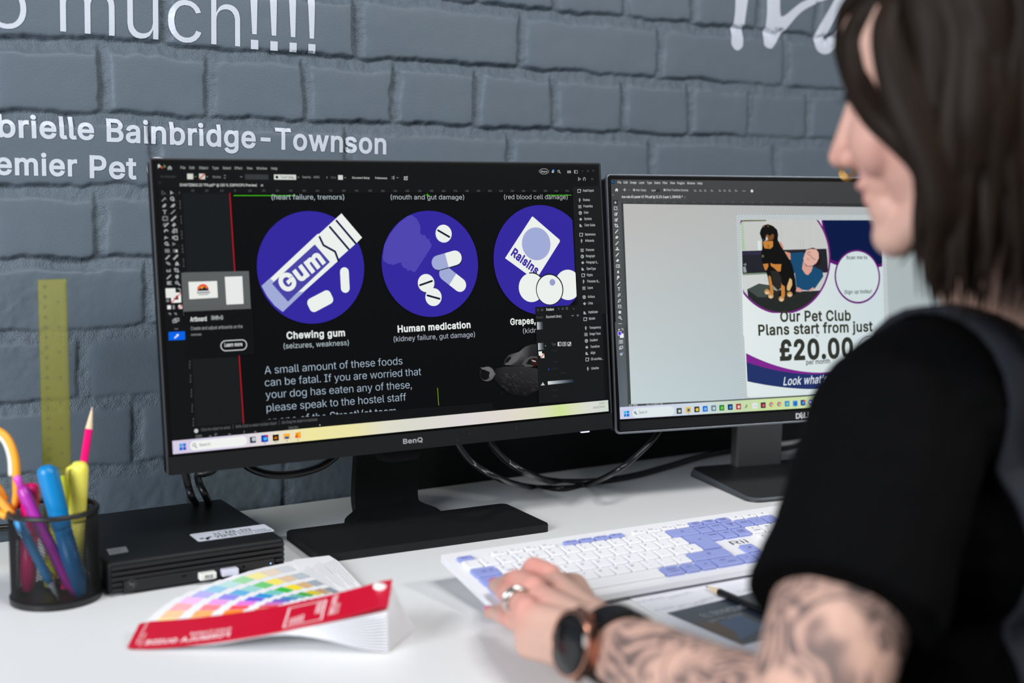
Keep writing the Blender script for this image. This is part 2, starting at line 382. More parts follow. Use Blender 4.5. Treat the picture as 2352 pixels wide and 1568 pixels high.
g425 207 -151 159 -146 112 -130 77 -105 51 -69 101 -41 128 -72 165 -92 218 -97 249 -92 267 -85 295 -62 307 -38 311 -6 311 68 306 68 287 41 267 24 247 13 220 6 184 5 152 10 122 22 95 39 73 62 61 80 46 112 39 136 34 206 46 271 60 304 80 332 112 361 141 375 162 381 196 384 242 378 277 357 308 319 313 319 313 379 372 379 372 -9 367 -54 360 -73 345 -97 308 -127 261 -145;205 59 229 61 251 68 269 79 285 95 297 114 305 137 312 193 305 248 297 271 285 291 270 308 251 320 230 327 205 330 180 327 158 320 139 307 124 290 112 270 103 246 96 193 103 138 112 115 124 96 140 80 158 68 180 61
h410 114 227 114 0 53 0 53 509 114 509 114 287 102 287 118 322 137 349 160 367 187 379 217 384 255 382 288 372 315 354 332 336 345 313 356 264 357 0 296 0 296 246 287 283 267 310 246 323 220 329 190 327 161 317 141 303 126 283 117 257
i167 53 0 53 379 114 379 114 0;84 443 67 446 54 455 44 468 41 483 44 499 54 512 67 521 84 524 100 521 114 512 123 499 126 483 123 468 114 455 100 446
j167 53 379 114 379 112 -55 98 -96 76 -122 58 -132 37 -139 -10 -143 -10 -87 14 -86 34 -78 46 -64 52 -42;83 443 67 446 53 455 44 468 41 483 44 499 53 512 67 521 83 524 100 521 114 512 123 499 126 483 123 468 114 455 100 446
k381 110 137 110 212 121 212 284 379 360 379 184 199 177 199;53 0 53 509 114 509 114 0;294 0 148 186 191 229 372 0
l189 139 -2 101 3 80 15 65 33 54 65 53 509 114 509 115 81 119 65 127 56 141 52 170 54 181 3
m610 53 0 53 379 112 379 112 295 108 295 121 329 141 355 172 376 207 386 248 383 281 367 299 347 313 323 321 295 312 295 325 327 347 353 374 372 407 383 445 386 476 381 510 364 532 342 551 305 557 266 557 0 496 0 496 254 492 281 483 302 467 317 441 328 419 330 389 326 365 314 348 295 338 270 335 247 335 0 274 0 273 275 266 295 248 316 229 326 199 330 173 326 148 314 129 294 117 266 114 238 114 0
n410 114 227 114 0 53 0 53 379 112 379 112 287 102 287 118 322 137 349 160 367 187 379 217 384 255 382 288 372 315 354 332 336 344 313 356 264 357 0 296 0 296 246 287 283 267 310 246 323 220 329 190 327 161 317 141 303 126 283 117 257
o415 207 -8 170 -5 137 6 107 23 82 46 62 74 46 108 37 146 34 187 37 230 46 268 62 302 82 330 107 353 137 371 170 381 207 384 245 381 278 371 308 353 333 330 354 302 369 268 378 230 381 187 378 146 369 108 354 74 333 46 308 23 278 6 245 -5;207 46 250 54 270 66 287 82 300 102 310 126 318 160 319 187 318 215 310 250 300 274 287 294 270 310 250 322 207 330 165 322 145 310 128 294 115 274 106 250 98 215 96 187 99 151 106 126 115 102 128 82 145 66 165 54
p424 53 -143 53 379 112 379 112 319 118 319 152 360 190 380 241 384 274 378 294 371 330 347 352 323 370 293 382 257 389 218 389 160 382 120 370 84 352 54 322 22 284 1 252 -7 213 -7 178 1 149 20 118 59 114 59 114 -143;220 47 245 49 267 57 285 70 301 88 313 109 321 133 328 189 321 245 313 269 301 290 286 307 267 319 245 327 220 330 195 327 174 320 155 307 140 291 128 271 120 247 113 189 120 132 128 107 140 86 156 70 174 57 196 49
q424 372 -143 311 -143 311 59 306 59 276 20 247 1 212 -7 172 -7 140 1 103 22 72 54 55 84 42 120 35 160 35 218 42 257 55 293 72 323 95 347 131 371 162 381 184 384 235 380 272 360 307 319 313 319 313 379 372 379;205 47 229 49 250 57 269 70 284 86 296 107 305 132 312 189 305 247 296 271 284 291 269 307 251 320 229 327 205 330 179 327 157 319 139 307 124 290 112 269 103 245 96 189 103 133 112 109 124 88 139 70 158 57 180 49
r259 53 0 53 379 112 379 112 321 115 321 135 352 166 375 196 384 243 384 243 322 200 326 170 319 140 301 123 278 114 243 114 0
s365 182 -8 128 -2 84 18 67 32 53 50 42 71 36 94 94 107 105 79 119 64 143 51 173 46 200 46 225 52 244 62 262 81 268 97 267 112 260 129 250 139 225 151 137 173 95 191 66 215 57 229 48 255 47 282 51 305 61 325 81 349 107 367 131 377 158 382 197 384 239 378 279 358 307 328 324 290 268 277 255 302 232 323 205 331 171 332 143 324 117 304 109 283 112 258 124 243 144 232 254 202 292 183 306 171 321 150 330 125 331 98 326 75 317 54 302 35 283 19 260 6 233 -2
t227 204 379 204 327 6 327 6 379;65 471 126 471 127 81 136 61 150 53 172 50 202 54 213 2 211 1 156 -4 115 6 86 28 69 61 65 93
u410 182 -5 138 1 108 15 78 44 62 76 53 127 53 379 114 379 114 144 117 114 127 89 150 64 172 54 200 50 232 55 254 65 273 81 286 103 296 145 296 379 357 379 357 0 298 0 298 92 307 92 297 67 279 38 265 23 231 3
v389 163 0 17 379 84 379 174 129 206 21 203 21 184 21 207 104 305 379 371 379 226 0
w567 138 0 23 379 87 379 146 167 175 41 165 41 178 101 252 379 316 379 374 167 402 41 391 41 402 90 480 379 545 379 429 0 368 0 317 178 277 338 291 338 257 204 199 0
x379 21 0 171 218 171 171 29 379 100 379 207 206 175 206 220 285 282 379 352 379 209 169 209 214 358 0 287 0 218 105 173 182 181 182 205 182 161 105 91 0
y389 47 -139 61 -86 100 -89 124 -80 144 -53 163 -1 17 379 84 379 174 129 206 21 203 21 184 21 205 95 305 379 371 379 204 -58 188 -91 164 -120 128 -140 88 -145
z380 42 0 42 46 254 320 254 323 48 323 48 379 333 379 333 331 126 60 126 56 339 56 339 0
{273 30 219 30 252 57 255 78 262 88 270 98 286 104 317 106 438 113 472 123 494 142 515 162 527 195 536 236 539 236 488 216 487 193 480 177 468 167 450 161 415 160 293 156 271 148 256 133 241 109 229 75 222;236 -96 195 -93 162 -84 142 -72 123 -51 113 -29 106 5 104 126 98 157 88 174 78 181 57 189 30 191 30 224 67 223 103 216 128 205 148 186 156 171 160 150 161 28 167 -7 177 -25 193 -37 216 -44 236 -45;30 191 30 253 90 253 90 191
|230 141 673 141 -164 88 -164 88 673
}273 243 219 198 222 165 229 141 241 125 256 118 271 113 293 112 415 106 450 96 468 81 480 57 487 37 488 37 539 78 536 105 529 131 515 150 494 160 472 167 438 169 317 173 293 181 274 195 262 216 255 243 252;37 -96 37 -45 57 -44 81 -37 96 -25 106 -7 112 28 113 150 118 171 125 186 145 205 170 216 206 223 243 224 243 191 216 189 195 181 185 173 175 157 169 125 167 5 160 -29 150 -51 131 -72 105 -86 78 -93;243 191 182 191 182 253 243 252
~453 52 150 55 188 69 224 92 248 121 262 151 266 187 260 220 241 272 200 296 192 318 196 332 207 341 226 344 253 400 253 397 215 383 179 360 155 332 141 301 137 265 143 232 162 180 202 157 210 136 207 121 196 111 178 108 150
£425 37 41 37 57 57 59 72 66 83 78 91 102 85 370 91 411 107 448 125 471 147 490 174 504 194 510 227 515 259 515 286 509 318 495 345 474 367 446 378 422 387 385 328 377 318 411 305 431 287 446 266 456 240 459 210 456 192 449 172 435 155 410 146 374 153 127 149 97 133 72 108 55 73 44;37 0 37 57 309 57 322 62 328 70 330 107 388 107 386 70 379 43 361 17 339 6 299 0;37 229 37 280 311 280 311 229
←665 290 0 68 223 290 445 330 406 234 312 135 229 143 241 221 251 578 251 578 244 578 194 214 195 143 205 135 216 236 131 330 40
↵688 217 74 68 223 217 371;171 195 171 250 618 250 618 195;564 195 564 509 619 509 619 195
⇧718 62 252 359 548 656 252 503 252 503 0 214 0 214 252;177 298 266 298 266 46 452 46 452 298 540 298 359 479
▲704 33 0 352 540 671 0'''
FONT = {}
for ln in GLYPHS.split('\n'):
    ch, rest = ln[0], ln[1:]
    adv, _, body = rest.partition(' ')
    cs = []
    for c in body.split(';'):
        n = [int(x) for x in c.split()]
        if len(n) >= 6:
            cs.append([(n[i], n[i + 1]) for i in range(0, len(n), 2)])
    FONT[ch] = (int(adv), cs)
CAPH = 509.0
FONT['!'] = (190, [[(78, 128), (62, 509), (132, 509), (116, 128)], [(64, 0), (64, 72), (131, 72), (131, 0)]])


def fatten(c, d):
    n = len(c)
    out = []
    for i in range(n):
        p0, p1, p2 = np.array(c[i - 1], float), np.array(c[i], float), np.array(c[(i + 1) % n], float)
        a, b = p1 - p0, p2 - p1
        a /= max(1e-6, np.hypot(*a))
        b /= max(1e-6, np.hypot(*b))
        na, nb = np.array([-a[1], a[0]]), np.array([-b[1], b[0]])
        m_ = na + nb
        k = max(0.35, 1 + np.dot(na, nb))
        out.append(tuple(p1 + m_ * d / k))
    return out


def fill2d(cs):
    """triangles inside closed contours (non-zero winding, so holes stay open and overlaps merge)"""
    vs, es = [], []
    for c in cs:
        o = len(vs)
        vs += [Vector(p) for p in c]
        es += [(o + i, o + (i + 1) % len(c)) for i in range(len(c))]
    if not vs:
        return []
    sc = max(1e-9, max(abs(a) for v in vs for a in v))
    ov, oe, of = delaunay_2d_cdt([v / sc for v in vs], es, [], 1, 1e-7)[:3]
    out = []
    arr = [np.array(c, float) for c in cs]
    for f in of:
        t = [(ov[i].x * sc, ov[i].y * sc) for i in f]
        cx, cy = sum(p[0] for p in t) / len(t), sum(p[1] for p in t) / len(t)
        w = 0
        for a in arr:
            b = np.roll(a, -1, 0)
            up = (a[:, 1] <= cy) & (b[:, 1] > cy)
            dn = (a[:, 1] > cy) & (b[:, 1] <= cy)
            cr = (b[:, 0] - a[:, 0]) * (cy - a[:, 1]) - (cx - a[:, 0]) * (b[:, 1] - a[:, 1])
            w += int(np.sum(up & (cr > 0))) - int(np.sum(dn & (cr < 0)))
        if w:
            for k in range(1, len(t) - 1):
                out.append([t[0], t[k], t[k + 1]])
    return out


GC = {}


def glyph_tris(ch, bold):
    key = (ch, bold)
    if key not in GC:
        cs = [fatten(c, bold) if bold else c for c in FONT.get(ch, FONT['?'])[1]]
        tris = fill2d(cs)
        GC[key] = tris
    return GC[key]


def text2d(s, bold=0, track=0):
    """triangles of a string at origin in thousandths of an em, and ink left/right"""
    x, tris, lo, hi = 0.0, [], 1e9, -1e9
    for ch in s:
        adv = FONT.get(ch, FONT['?'])[0]
        for t in glyph_tris(ch, bold):
            q = [(p[0] + x, p[1]) for p in t]
            tris.append(q)
            for p in q:
                lo, hi = min(lo, p[0]), max(hi, p[0])
        x += adv + track + bold * 1.2
    if hi < lo:
        lo, hi = 0, 1
    return tris, lo, hi


def text_fit(s, p0, p1, bold=0, cap=None, track=0, slant=0.0):
    """triangles with the ink running from p0 to p1 (2D baseline points); cap = cap height in the same unit"""
    tris, lo, hi = text2d(s, bold, track)
    p0, p1 = np.array(p0, float), np.array(p1, float)
    d = p1 - p0
    L = np.hypot(*d)
    sx = L / (hi - lo)
    sy = sx if cap is None else cap / CAPH
    ex = d / L
    ey = np.array([-ex[1], ex[0]])
    return [[tuple(p0 + ex * ((x - lo) * sx + y * sy * slant) + ey * y * sy) for x, y in t] for t in tris]


# ------------------------------------------------------------------ the brick wall
BX0, BZ0, BW, BH = -0.0118, 0.5525, 0.1215, 0.0810


def hash2(ix, iz, k):
    h = np.sin(ix * 127.1 + iz * 311.7 + k * 74.7) * 43758.5453
    return h - np.floor(h)


def vnoise(x, z, k=0):
    ix, iz = np.floor(x), np.floor(z)
    fx, fz = x - ix, z - iz
    fx, fz = fx * fx * (3 - 2 * fx), fz * fz * (3 - 2 * fz)
    a = hash2(ix, iz, k) * (1 - fx) + hash2(ix + 1, iz, k) * fx
    b = hash2(ix, iz + 1, k) * (1 - fx) + hash2(ix + 1, iz + 1, k) * fx
    return a * (1 - fz) + b * fz - 0.5


def sstep(a, b, x):
    t = np.clip((x - a) / (b - a), 0, 1)
    return t * t * (3 - 2 * t)


OFFS = {2: 0.06, 1: 0.56, 0: 0.0, -1: 0.45, -2: -0.03, -3: 0.38, -4: -0.27, -5: 0.24, -6: -0.22}


def wall_h(x, z, mask=False):
    """how far the painted surface lies behind the brick faces (0) at wall point x, z"""
    x, z = np.asarray(x, float), np.asarray(z, float)
    wob = vnoise(x * 22, z * 22, 1) * 0.006 + vnoise(x * 75, z * 75, 2) * 0.0030 + vnoise(x * 210, z * 210, 8) * 0.0012
    wob2 = vnoise(x * 22, z * 22, 3) * 0.006 + vnoise(x * 75, z * 75, 4) * 0.0030 + vnoise(x * 210, z * 210, 9) * 0.0012
    rz = (z + wob - BZ0) / BH
    row = np.floor(rz) + 1                     # row 0 lies just under the bed at BZ0
    fz = rz - np.floor(rz)
    head = np.mod(row, 2) == 0
    off = np.zeros_like(x)
    for n in np.unique(row):
        n = int(n)
        o = OFFS.get(n, (0.5 if n % 2 else 0.0) + 0.11 * math.sin(n * 2.3))
        off = np.where(row == n, o, off)
    per = np.where(head, 1.0, 2.0)
    xx = (x + wob2 + vnoise(x * 4, row * 3.1, 5) * 0.010 - BX0) / BW - off
    ix = np.floor(xx / per)
    fx = (xx / per - ix) * per
    # distances (m) to the mid of the nearest bed / head joint
    up, dn = (1 - fz) * BH, fz * BH
    rt, lf = (per - fx) * BW, fx * BW
    mb, mh = 0.0084, 0.0074
    e = 0.0026
    # struck mortar: deepest under the upper brick, nearly flush on the lower brick
    tb = np.clip(np.where(up < dn, 0.5 - up / (2 * mb) * 1.0, 0.5 + dn / (2 * mb)), 0, 1)   # 0 bottom edge .. 1 top edge
    tb = np.where(up < dn, np.clip((mb - up) / (2 * mb), 0, 0.5), np.clip(0.5 + dn / (2 * mb), 0.5, 1))
    inb = 1 - sstep(mb - e, mb + e * 0.6, np.minimum(up, dn))
    th = np.where(lf < rt, np.clip((mh - lf) / (2 * mh), 0, 0.5), np.clip(0.5 + rt / (2 * mh), 0.5, 1))
    inh = 1 - sstep(mh - e, mh + e * 0.6, np.minimum(lf, rt))
    var = 0.75 + 0.9 * vnoise(x * 7, z * 7, 6) + 0.5 * vnoise(x * 40, z * 40, 11)
    db = inb * (0.0024 + 0.0048 * np.power(np.clip(tb, 0, 1), 1.1)) * np.clip(var + 0.25, 0.3, 1.4)
    dh = inh * (0.0024 + 0.0046 * np.power(np.clip(th, 0, 1), 1.1)) * np.clip(var + 0.2, 0.25, 1.35)
    d = np.maximum(db, dh)
    mort = np.maximum(inb, inh)
    rough = vnoise(x * 330, z * 330, 12) * 0.0013 + vnoise(x * 120, z * 120, 13) * 0.0016
    # brick faces: each stands a little proud or back, slight tilt, rounded arris, low swells
    bid = hash2(ix, row, 9) - 0.5
    face = -bid * 0.0016 + (fz - 0.5) * (hash2(ix, row, 21) - 0.5) * 0.0016 + vnoise(x * 14, z * 18, 14) * 0.0012 + vnoise(x * 60, z * 60, 15) * 0.00035
    arr = 0.0009 * np.exp(-np.maximum(np.minimum(up, dn) - mb, 0) / 0.004) + 0.0009 * np.exp(-np.maximum(np.minimum(lf, rt) - mh, 0) / 0.004)
    # lower courses are rougher old brick
    old = sstep(0.34, 0.24, z)
    crag = (vnoise(x * 90, z * 90, 16) * 0.0016 + vnoise(x * 200, z * 200, 17) * 0.0011) * np.clip(0.55 + 1.8 * vnoise(x * 9, z * 9, 18), 0, 1)
    d = d * (1 - 0.35 * old) + mort * rough + (1 - mort) * (face + arr) + old * crag
    # chipped spots in the joints
    ch = np.clip(vnoise(x * 16, z * 16, 19) * 2.0 - 0.62, 0, 1)
    d = d + ch * mort * 0.010
    return (d, mort) if mask else d


xs = np.concatenate([np.arange(-1.6, -0.3, 0.02), np.arange(-0.3, 1.0, 0.0021), np.arange(1.0, 1.85, 0.003), np.arange(1.85, 3.0, 0.02)])
zs = np.concatenate([np.arange(-0.74, -0.06, 0.02), np.arange(-0.06, 0.80, 0.0021), np.arange(0.80, 2.0, 0.02)])
XX, ZZ = np.meshgrid(xs, zs)
YY, MORT = wall_h(XX, ZZ, True)
nx, nz = len(xs), len(zs)
co = np.stack([XX, YY, ZZ], -1).reshape(-1, 3).astype(np.float32)
idx = np.arange(nx * nz).reshape(nz, nx)
quads = np.stack([idx[:-1, :-1], idx[:-1, 1:], idx[1:, 1:], idx[1:, :-1]], -1).reshape(-1, 4)
me = bpy.data.meshes.new('wall_back')
me.vertices.add(len(co))
me.vertices.foreach_set('co', co.ravel())
me.loops.add(quads.size)
me.loops.foreach_set('vertex_index', quads.ravel().astype(np.int32))
me.polygons.add(len(quads))
me.polygons.foreach_set('loop_start', np.arange(0, quads.size, 4, dtype=np.int32))
me.polygons.foreach_set('loop_total', np.full(len(quads), 4, np.int32))
me.polygons.foreach_set('use_smooth', np.ones(len(quads), bool))
me.update(calc_edges=True)
M_WALL = mat('grey_masonry_paint', (91, 103, 114), rough=0.50, spec=0.40, bump=0.5, bscale=800, var=0.05, vscale=6)
me.materials.append(M_WALL)
at_ = me.attributes.new('joint', 'FLOAT', 'POINT')
at_.data.foreach_set('value', MORT.ravel().astype(np.float32))
nt = M_WALL.node_tree
ja = nt.nodes.new('ShaderNodeAttribute')
ja.attribute_name = 'joint'
jm = nt.nodes.new('ShaderNodeMapRange')      # sandy joints, smoother brick faces
jm.inputs['To Min'].default_value, jm.inputs['To Max'].default_value = 0.22, 1.0
nt.links.new(ja.outputs['Fac'], jm.inputs['Value'])
for n_ in nt.nodes:
    if n_.type == 'BUMP':
        n_.inputs['Distance'].default_value = 0.0016
        nt.links.new(jm.outputs['Result'], n_.inputs['Strength'])
    if n_.type == 'TEX_NOISE' and abs(n_.inputs['Scale'].default_value - 800) < 1:
        n_.inputs['Scale'].default_value = 620
wall = bpy.data.objects.new('wall_back', me)
COL.objects.link(wall)
structure(wall)

g = G()
g.box((0.7, -1.55, -0.765), (4.6, 3.4, 0.05))
structure(g.build('floor', mat('grey_carpet', (70, 72, 76), rough=0.95, bump=0.6, bscale=300, var=0.15, vscale=200)))

# ------------------------------------------------------------------ vinyl writing on the wall
M_VINYL = mat('white_vinyl', (196, 202, 214), rough=0.42, spec=0.4, bump=0.05, bscale=700)


def conform(tris, name, parent, step=0.006):
    bm = bmesh.new()
    cache = {}

    def vert(p):
        k = (round(p[0], 6), round(p[1], 6))
        if k not in cache:
            cache[k] = bm.verts.new((p[0], 0, p[1]))
        return cache[k]
    for t in tris:
        vs = [vert(p) for p in t]
        if len(set(vs)) == 3:
            try:
                bm.faces.new(vs)
            except ValueError:
                pass
    x0, x1 = min(v.co.x for v in bm.verts), max(v.co.x for v in bm.verts)
    z0, z1 = min(v.co.z for v in bm.verts), max(v.co.z for v in bm.verts)
    for a, b, no, ax in ((x0, x1, (1, 0, 0), 0), (z0, z1, (0, 0, 1), 2)):
        q = a + step / 2
        while q < b:
            c = [0, 0, 0]
            c[ax] = q
            bmesh.ops.bisect_plane(bm, geom=bm.verts[:] + bm.edges[:] + bm.faces[:], plane_co=c, plane_no=no)
            q += step
    vx = np.array([v.co.x for v in bm.verts])
    vz = np.array([v.co.z for v in bm.verts])
    h = np.min([wall_h(vx + a, vz + b) for a in (-0.0015, 0, 0.0015) for b in (-0.0015, 0, 0.0015)], axis=0)
    for v, y in zip(bm.verts, h):
        v.co.y = y - 0.0007
    bmesh.ops.recalc_face_normals(bm, faces=bm.faces[:])
    g = G()
    g.bm(bm)
    return g.build(name, M_VINYL, parent, smooth=False)


def lettering(label, words, part='word'):
    t = thing('wall_lettering', label, 'wall lettering')
    for w_ in words:
        conform(w_, part, t)


def W2(u, v):
    p = on_wall(u, v)
    return (p[0], p[2])


def wtext(s, a, b, cap_px=None, **k):
    cap = None
    if cap_px:
        cap = abs(W2(a[0], a[1])[1] - W2(a[0], a[1] - cap_px)[1])
    return text_fit(s, W2(*a), W2(*b), cap=cap, **k)


lettering('large thin white letters ending in four exclamation marks at the top of the wall',
          [wtext('o', (-30, 64), (63, 68), 137, bold=-6), wtext('much', (138, 73), (551, 108), 137, bold=-4, track=10), wtext('!!!!', (575, 111.5), (724, 122), 137, bold=4)])
lettering('upper line of bold white lettering on the wall just above the left monitor',
          [wtext('brielle', (-4, 313), (217, 320), 50, bold=21), wtext('Bainbridge-Townson', (245, 323.4), (887, 353), 50, bold=21)])
lettering('lower line of bold white lettering running behind the left monitor',
          [wtext('emier', (-10, 399.5), (178, 403.7), 49, bold=21), wtext('Pet', (206, 407), (314, 410.5), 49, bold=21), wtext('C', (337, 411), (388, 412.5), 49, bold=21)])


def stroke2d(pts, w, n=6, capn=8):
    """thick round-capped line as triangles"""
    P = [np.array(p, float) for p in pts]
    ww = w if isinstance(w, (list, tuple)) else [w] * len(P)
    tr = []
    for i in range(len(P) - 1):
        a, b = P[i], P[i + 1]
        d = b - a
        d = d / max(1e-9, np.hypot(*d))
        nn = np.array([-d[1], d[0]])
        q = [a + nn * ww[i] / 2, a - nn * ww[i] / 2, b - nn * ww[i + 1] / 2, b + nn * ww[i + 1] / 2]
        tr += [[tuple(q[0]), tuple(q[1]), tuple(q[2])], [tuple(q[0]), tuple(q[2]), tuple(q[3])]]
    for i, a in enumerate(P):
        ring = [tuple(a + ww[i] / 2 * np.array([math.cos(2 * math.pi * k / (2 * capn)), math.sin(2 * math.pi * k / (2 * capn))])) for k in range(2 * capn)]
        tr += [[tuple(a), ring[k], ring[(k + 1) % len(ring)]] for k in range(len(ring))]
    return tr


def outline2d(paths):
    """closed outline traced on the wall -> triangles"""
    return fill2d([paths])


def zb(x, y):
    return W2(860 + x * 0.4677, y * 0.4677)


def script(pts):
    q = spline([zb(*p) for p in pts], 5)
    return outline2d([tuple(p) for p in q])


s1 = script([(1772, -60), (1768, 60), (1752, 190), (1757, 228), (1780, 248), (1805, 232), (1810, 200), (1815, 120), (1832, 0), (1842, -60)])
s2 = script([(1925, -60), (1925, 70), (1912, 195), (1918, 228), (1948, 238), (1968, 215), (2030, 130), (2100, 55), (2190, 8), (2260, -20), (2240, -50), (2180, -25), (2090, 15), (2010, 78), (1990, 60), (1990, -60)])
s3 = script([(2290, -60), (2235, 40), (2190, 120), (2165, 190), (2168, 240), (2205, 266), (2250, 250), (2320, 180), (2400, 60), (2360, 50), (2300, 120), (2240, 185), (2216, 192), (2225, 160), (2290, 50), (2350, -40)])
lettering('large white handwritten script letters high on the wall above the right monitor', [s1, s2, s3], 'letter')

# ------------------------------------------------------------------ the desk
M_DESK = mat('white_laminate', (232, 233, 234), rough=0.38, spec=0.45, bump=0.04, bscale=1500)
M_DLEG = mat('white_steel', (205, 207, 210), rough=0.4, metal=0.0)
desk = thing('desk', 'long white laminate desk standing against the grey brick wall', 'desk', (0.6, -0.4, -0.74))
g = G()
g.box((0.0, 0.028, 0.7275), (3.2, 0.73, 0.025), r=0.0015)
g.build('desktop', M_DESK, desk)
for sx in (-1, 1):
    for sy in (-1, 1):
        g = G()
        g.box((sx * 1.5, 0.03 + sy * 0.31, 0.3575), (0.05, 0.05, 0.715), r=0.004)
        g.build('leg', M_DLEG, desk)

# black board standing on the desk against the wall
M_BOARD = mat('black_board', (22, 23, 25), rough=0.65, spec=0.2, bump=0.15, bscale=500)
g = G()
g.box((1.23, -0.0135, 0.10), (1.82, 0.014, 0.20), r=0.002)
tag(g.build('back_board', M_BOARD), 'low black board leaning on the wall behind the two monitors', 'board')
# ------------------------------------------------------------------ screens
def mon_frame(X, Y, Z, yaw, tilt, roll):
    r = np.array([math.cos(yaw), math.sin(yaw), 0])
    n = np.array([math.sin(yaw), -math.cos(yaw), 0])
    u = np.array([0, 0, 1.0]) * math.cos(tilt) - n * math.sin(tilt)
    a = r * math.cos(roll) + u * math.sin(roll)
    b = u * math.cos(roll) - r * math.sin(roll)
    return np.array([X, Y, Z]), a, b, np.cross(a, b)


def frame_matrix(C, a, b, n, O):
    M = Matrix.Identity(4)
    for i in range(3):
        M[i][0], M[i][1], M[i][2], M[i][3] = a[i], b[i], n[i], C[i] - O[i]
    return M


class Canvas:
    """flat picture on a screen: millimetres from the screen centre, traced shapes stacked in hair-thin layers"""

    def __init__(s, fr, zoom=None):
        s.C, s.a, s.b, s.n = fr
        s.g = G()
        s.z = 0.0
        s.k = zoom

    def p(s, q):
        u, v = s.k(*q) if s.k else q
        P = on_plane(u, v, s.C, s.n) - s.C
        return (float(P @ s.a), float(P @ s.b))

    def step(s):
        s.z += 0.000004

    def tris(s, tr, c):
        col = lin(c) + [1.0]
        for t in tr:
            s.g.add([(x, y, s.z) for x, y in t], [[0, 1, 2]], 0, None, col)

    def poly(s, pts, c, raw=False):
        s.step()
        q = pts if raw else [s.p(x) for x in pts]
        s.tris(fill2d([q]), c)

    def grad(s, pts, cols, raw=False):
        s.step()
        q = pts if raw else [s.p(x) for x in pts]
        o = len(s.g.v)
        s.g.v += [(x, y, s.z) for x, y in q]
        s.g.f.append([o + i for i in range(len(q))])
        s.g.m.append(0)
        s.g.c += [lin(c) + [1.0] for c in cols]

    def blend(s, pts, a, b, ax=(1, 0), n=10):
        """row of strips between two colours over a quad (pts TL,TR,BR,BL)"""
        q = [np.array(s.p(x)) for x in pts]
        for i in range(n):
            t0, t1 = i / n, (i + 1) / n
            c0 = [a[j] + (b[j] - a[j]) * t0 for j in range(3)]
            c1 = [a[j] + (b[j] - a[j]) * t1 for j in range(3)]
            s.grad([q[0] + (q[1] - q[0]) * t0, q[0] + (q[1] - q[0]) * t1, q[3] + (q[2] - q[3]) * t1, q[3] + (q[2] - q[3]) * t0],
                   [c0, c1, c1, c0], raw=True)
            s.z -= 0.000004
        s.step()

    def ell(s, c, rx, ry, col, n=40, rot=0.0, clip=None):
        cx, cy = s.p(c)
        pts = []
        for k in range(n):
            w = 2 * math.pi * k / n
            x, y = rx * math.cos(w), ry * math.sin(w)
            pts.append((cx + x * math.cos(rot) - y * math.sin(rot), cy + x * math.sin(rot) + y * math.cos(rot)))
        if clip:
            pts = [(min(max(x, clip[0]), clip[1]), y) for x, y in pts]
        s.poly(pts, col, raw=True)

    def rad(s, a, b):
        a, b = s.p(a), s.p(b)
        return math.hypot(a[0] - b[0], a[1] - b[1]) / 2

    def circ(s, l, r, col, n=64, **k):
        """disc from its left and right photo points"""
        c = ((l[0] + r[0]) / 2, (l[1] + r[1]) / 2)
        R = s.rad(l, r)
        s.ell(c, R, R, col, n, **k)

    def ring(s, l, r, w, col, n=64, a0=0, a1=360):
        a, b = s.p(l), s.p(r)
        cx, cy = (a[0] + b[0]) / 2, (a[1] + b[1]) / 2
        R = math.hypot(a[0] - b[0], a[1] - b[1]) / 2
        w = w * 1e-3
        s.step()
        tr = []
        for i in range(n):
            w0, w1 = math.radians(a0 + (a1 - a0) * i / n), math.radians(a0 + (a1 - a0) * (i + 1) / n)
            p = [(cx + r_ * math.cos(q), cy + r_ * math.sin(q)) for r_, q in ((R, w0), (R, w1), (R - w, w1), (R - w, w0))]
            tr += [[p[0], p[1], p[2]], [p[0], p[2], p[3]]]
        s.tris(tr, col)

    def line(s, pts, w, col):
        s.step()
        s.tris(stroke2d([s.p(x) for x in pts], w * 1e-3, capn=4), col)

    def text(s, t, a, b, col, bold=0, cap=None, **k):
        s.step()
        s.tris(text_fit(t, s.p(a), s.p(b), bold, cap * 1e-3 if cap else None, **k), col)

    def rrect(s, tl, br, r, col, edge=None, w=0.5):
        r, w = r * 1e-3, w * 1e-3
        a, b = s.p(tl), s.p(br)
        q = rrect(abs(b[0] - a[0]), abs(a[1] - b[1]), r, 5, (a[0] + b[0]) / 2, (a[1] + b[1]) / 2)
        if edge:
            s.poly(q, edge, raw=True)
            q = rrect(abs(b[0] - a[0]) - 2 * w, abs(a[1] - b[1]) - 2 * w, max(r - w, 0.0002), 5, (a[0] + b[0]) / 2, (a[1] + b[1]) / 2)
        s.poly(q, col, raw=True)


def screen_mat(name):
    mt = bpy.data.materials.new(name)
    mt.use_nodes = True
    nt = mt.node_tree
    b = nt.nodes['Principled BSDF']
    at_ = nt.nodes.new('ShaderNodeAttribute')
    at_.attribute_name = 'Col'
    b.inputs['Base Color'].default_value = (0.001, 0.001, 0.001, 1)
    b.inputs['Roughness'].default_value = 0.5
    b.inputs['Specular IOR Level'].default_value = 0.05
    b.inputs['Emission Strength'].default_value = 1.0
    nt.links.new(at_.outputs['Color'], b.inputs['Emission Color'])
    return mt


M_SCREEN = screen_mat('lit_screen')
M_BLACK = mat('black_plastic', (19, 20, 22), rough=0.55, spec=0.22, bump=0.06, bscale=1800)
M_BLACK2 = mat('black_plastic_edge', (38, 40, 44), rough=0.45, spec=0.35)
M_PANEL = mat('black_screen_border', (8, 8, 9), rough=0.4, spec=0.15)

SW, SH = 0.527, 0.527 * 9 / 16
F1 = mon_frame(0.2528, -0.2209, 0.2753, -0.0529, 0.1065, 0.0066)
F2 = mon_frame(0.8046, -0.2727, 0.2625, -0.1978, 0.1302, 0.0)

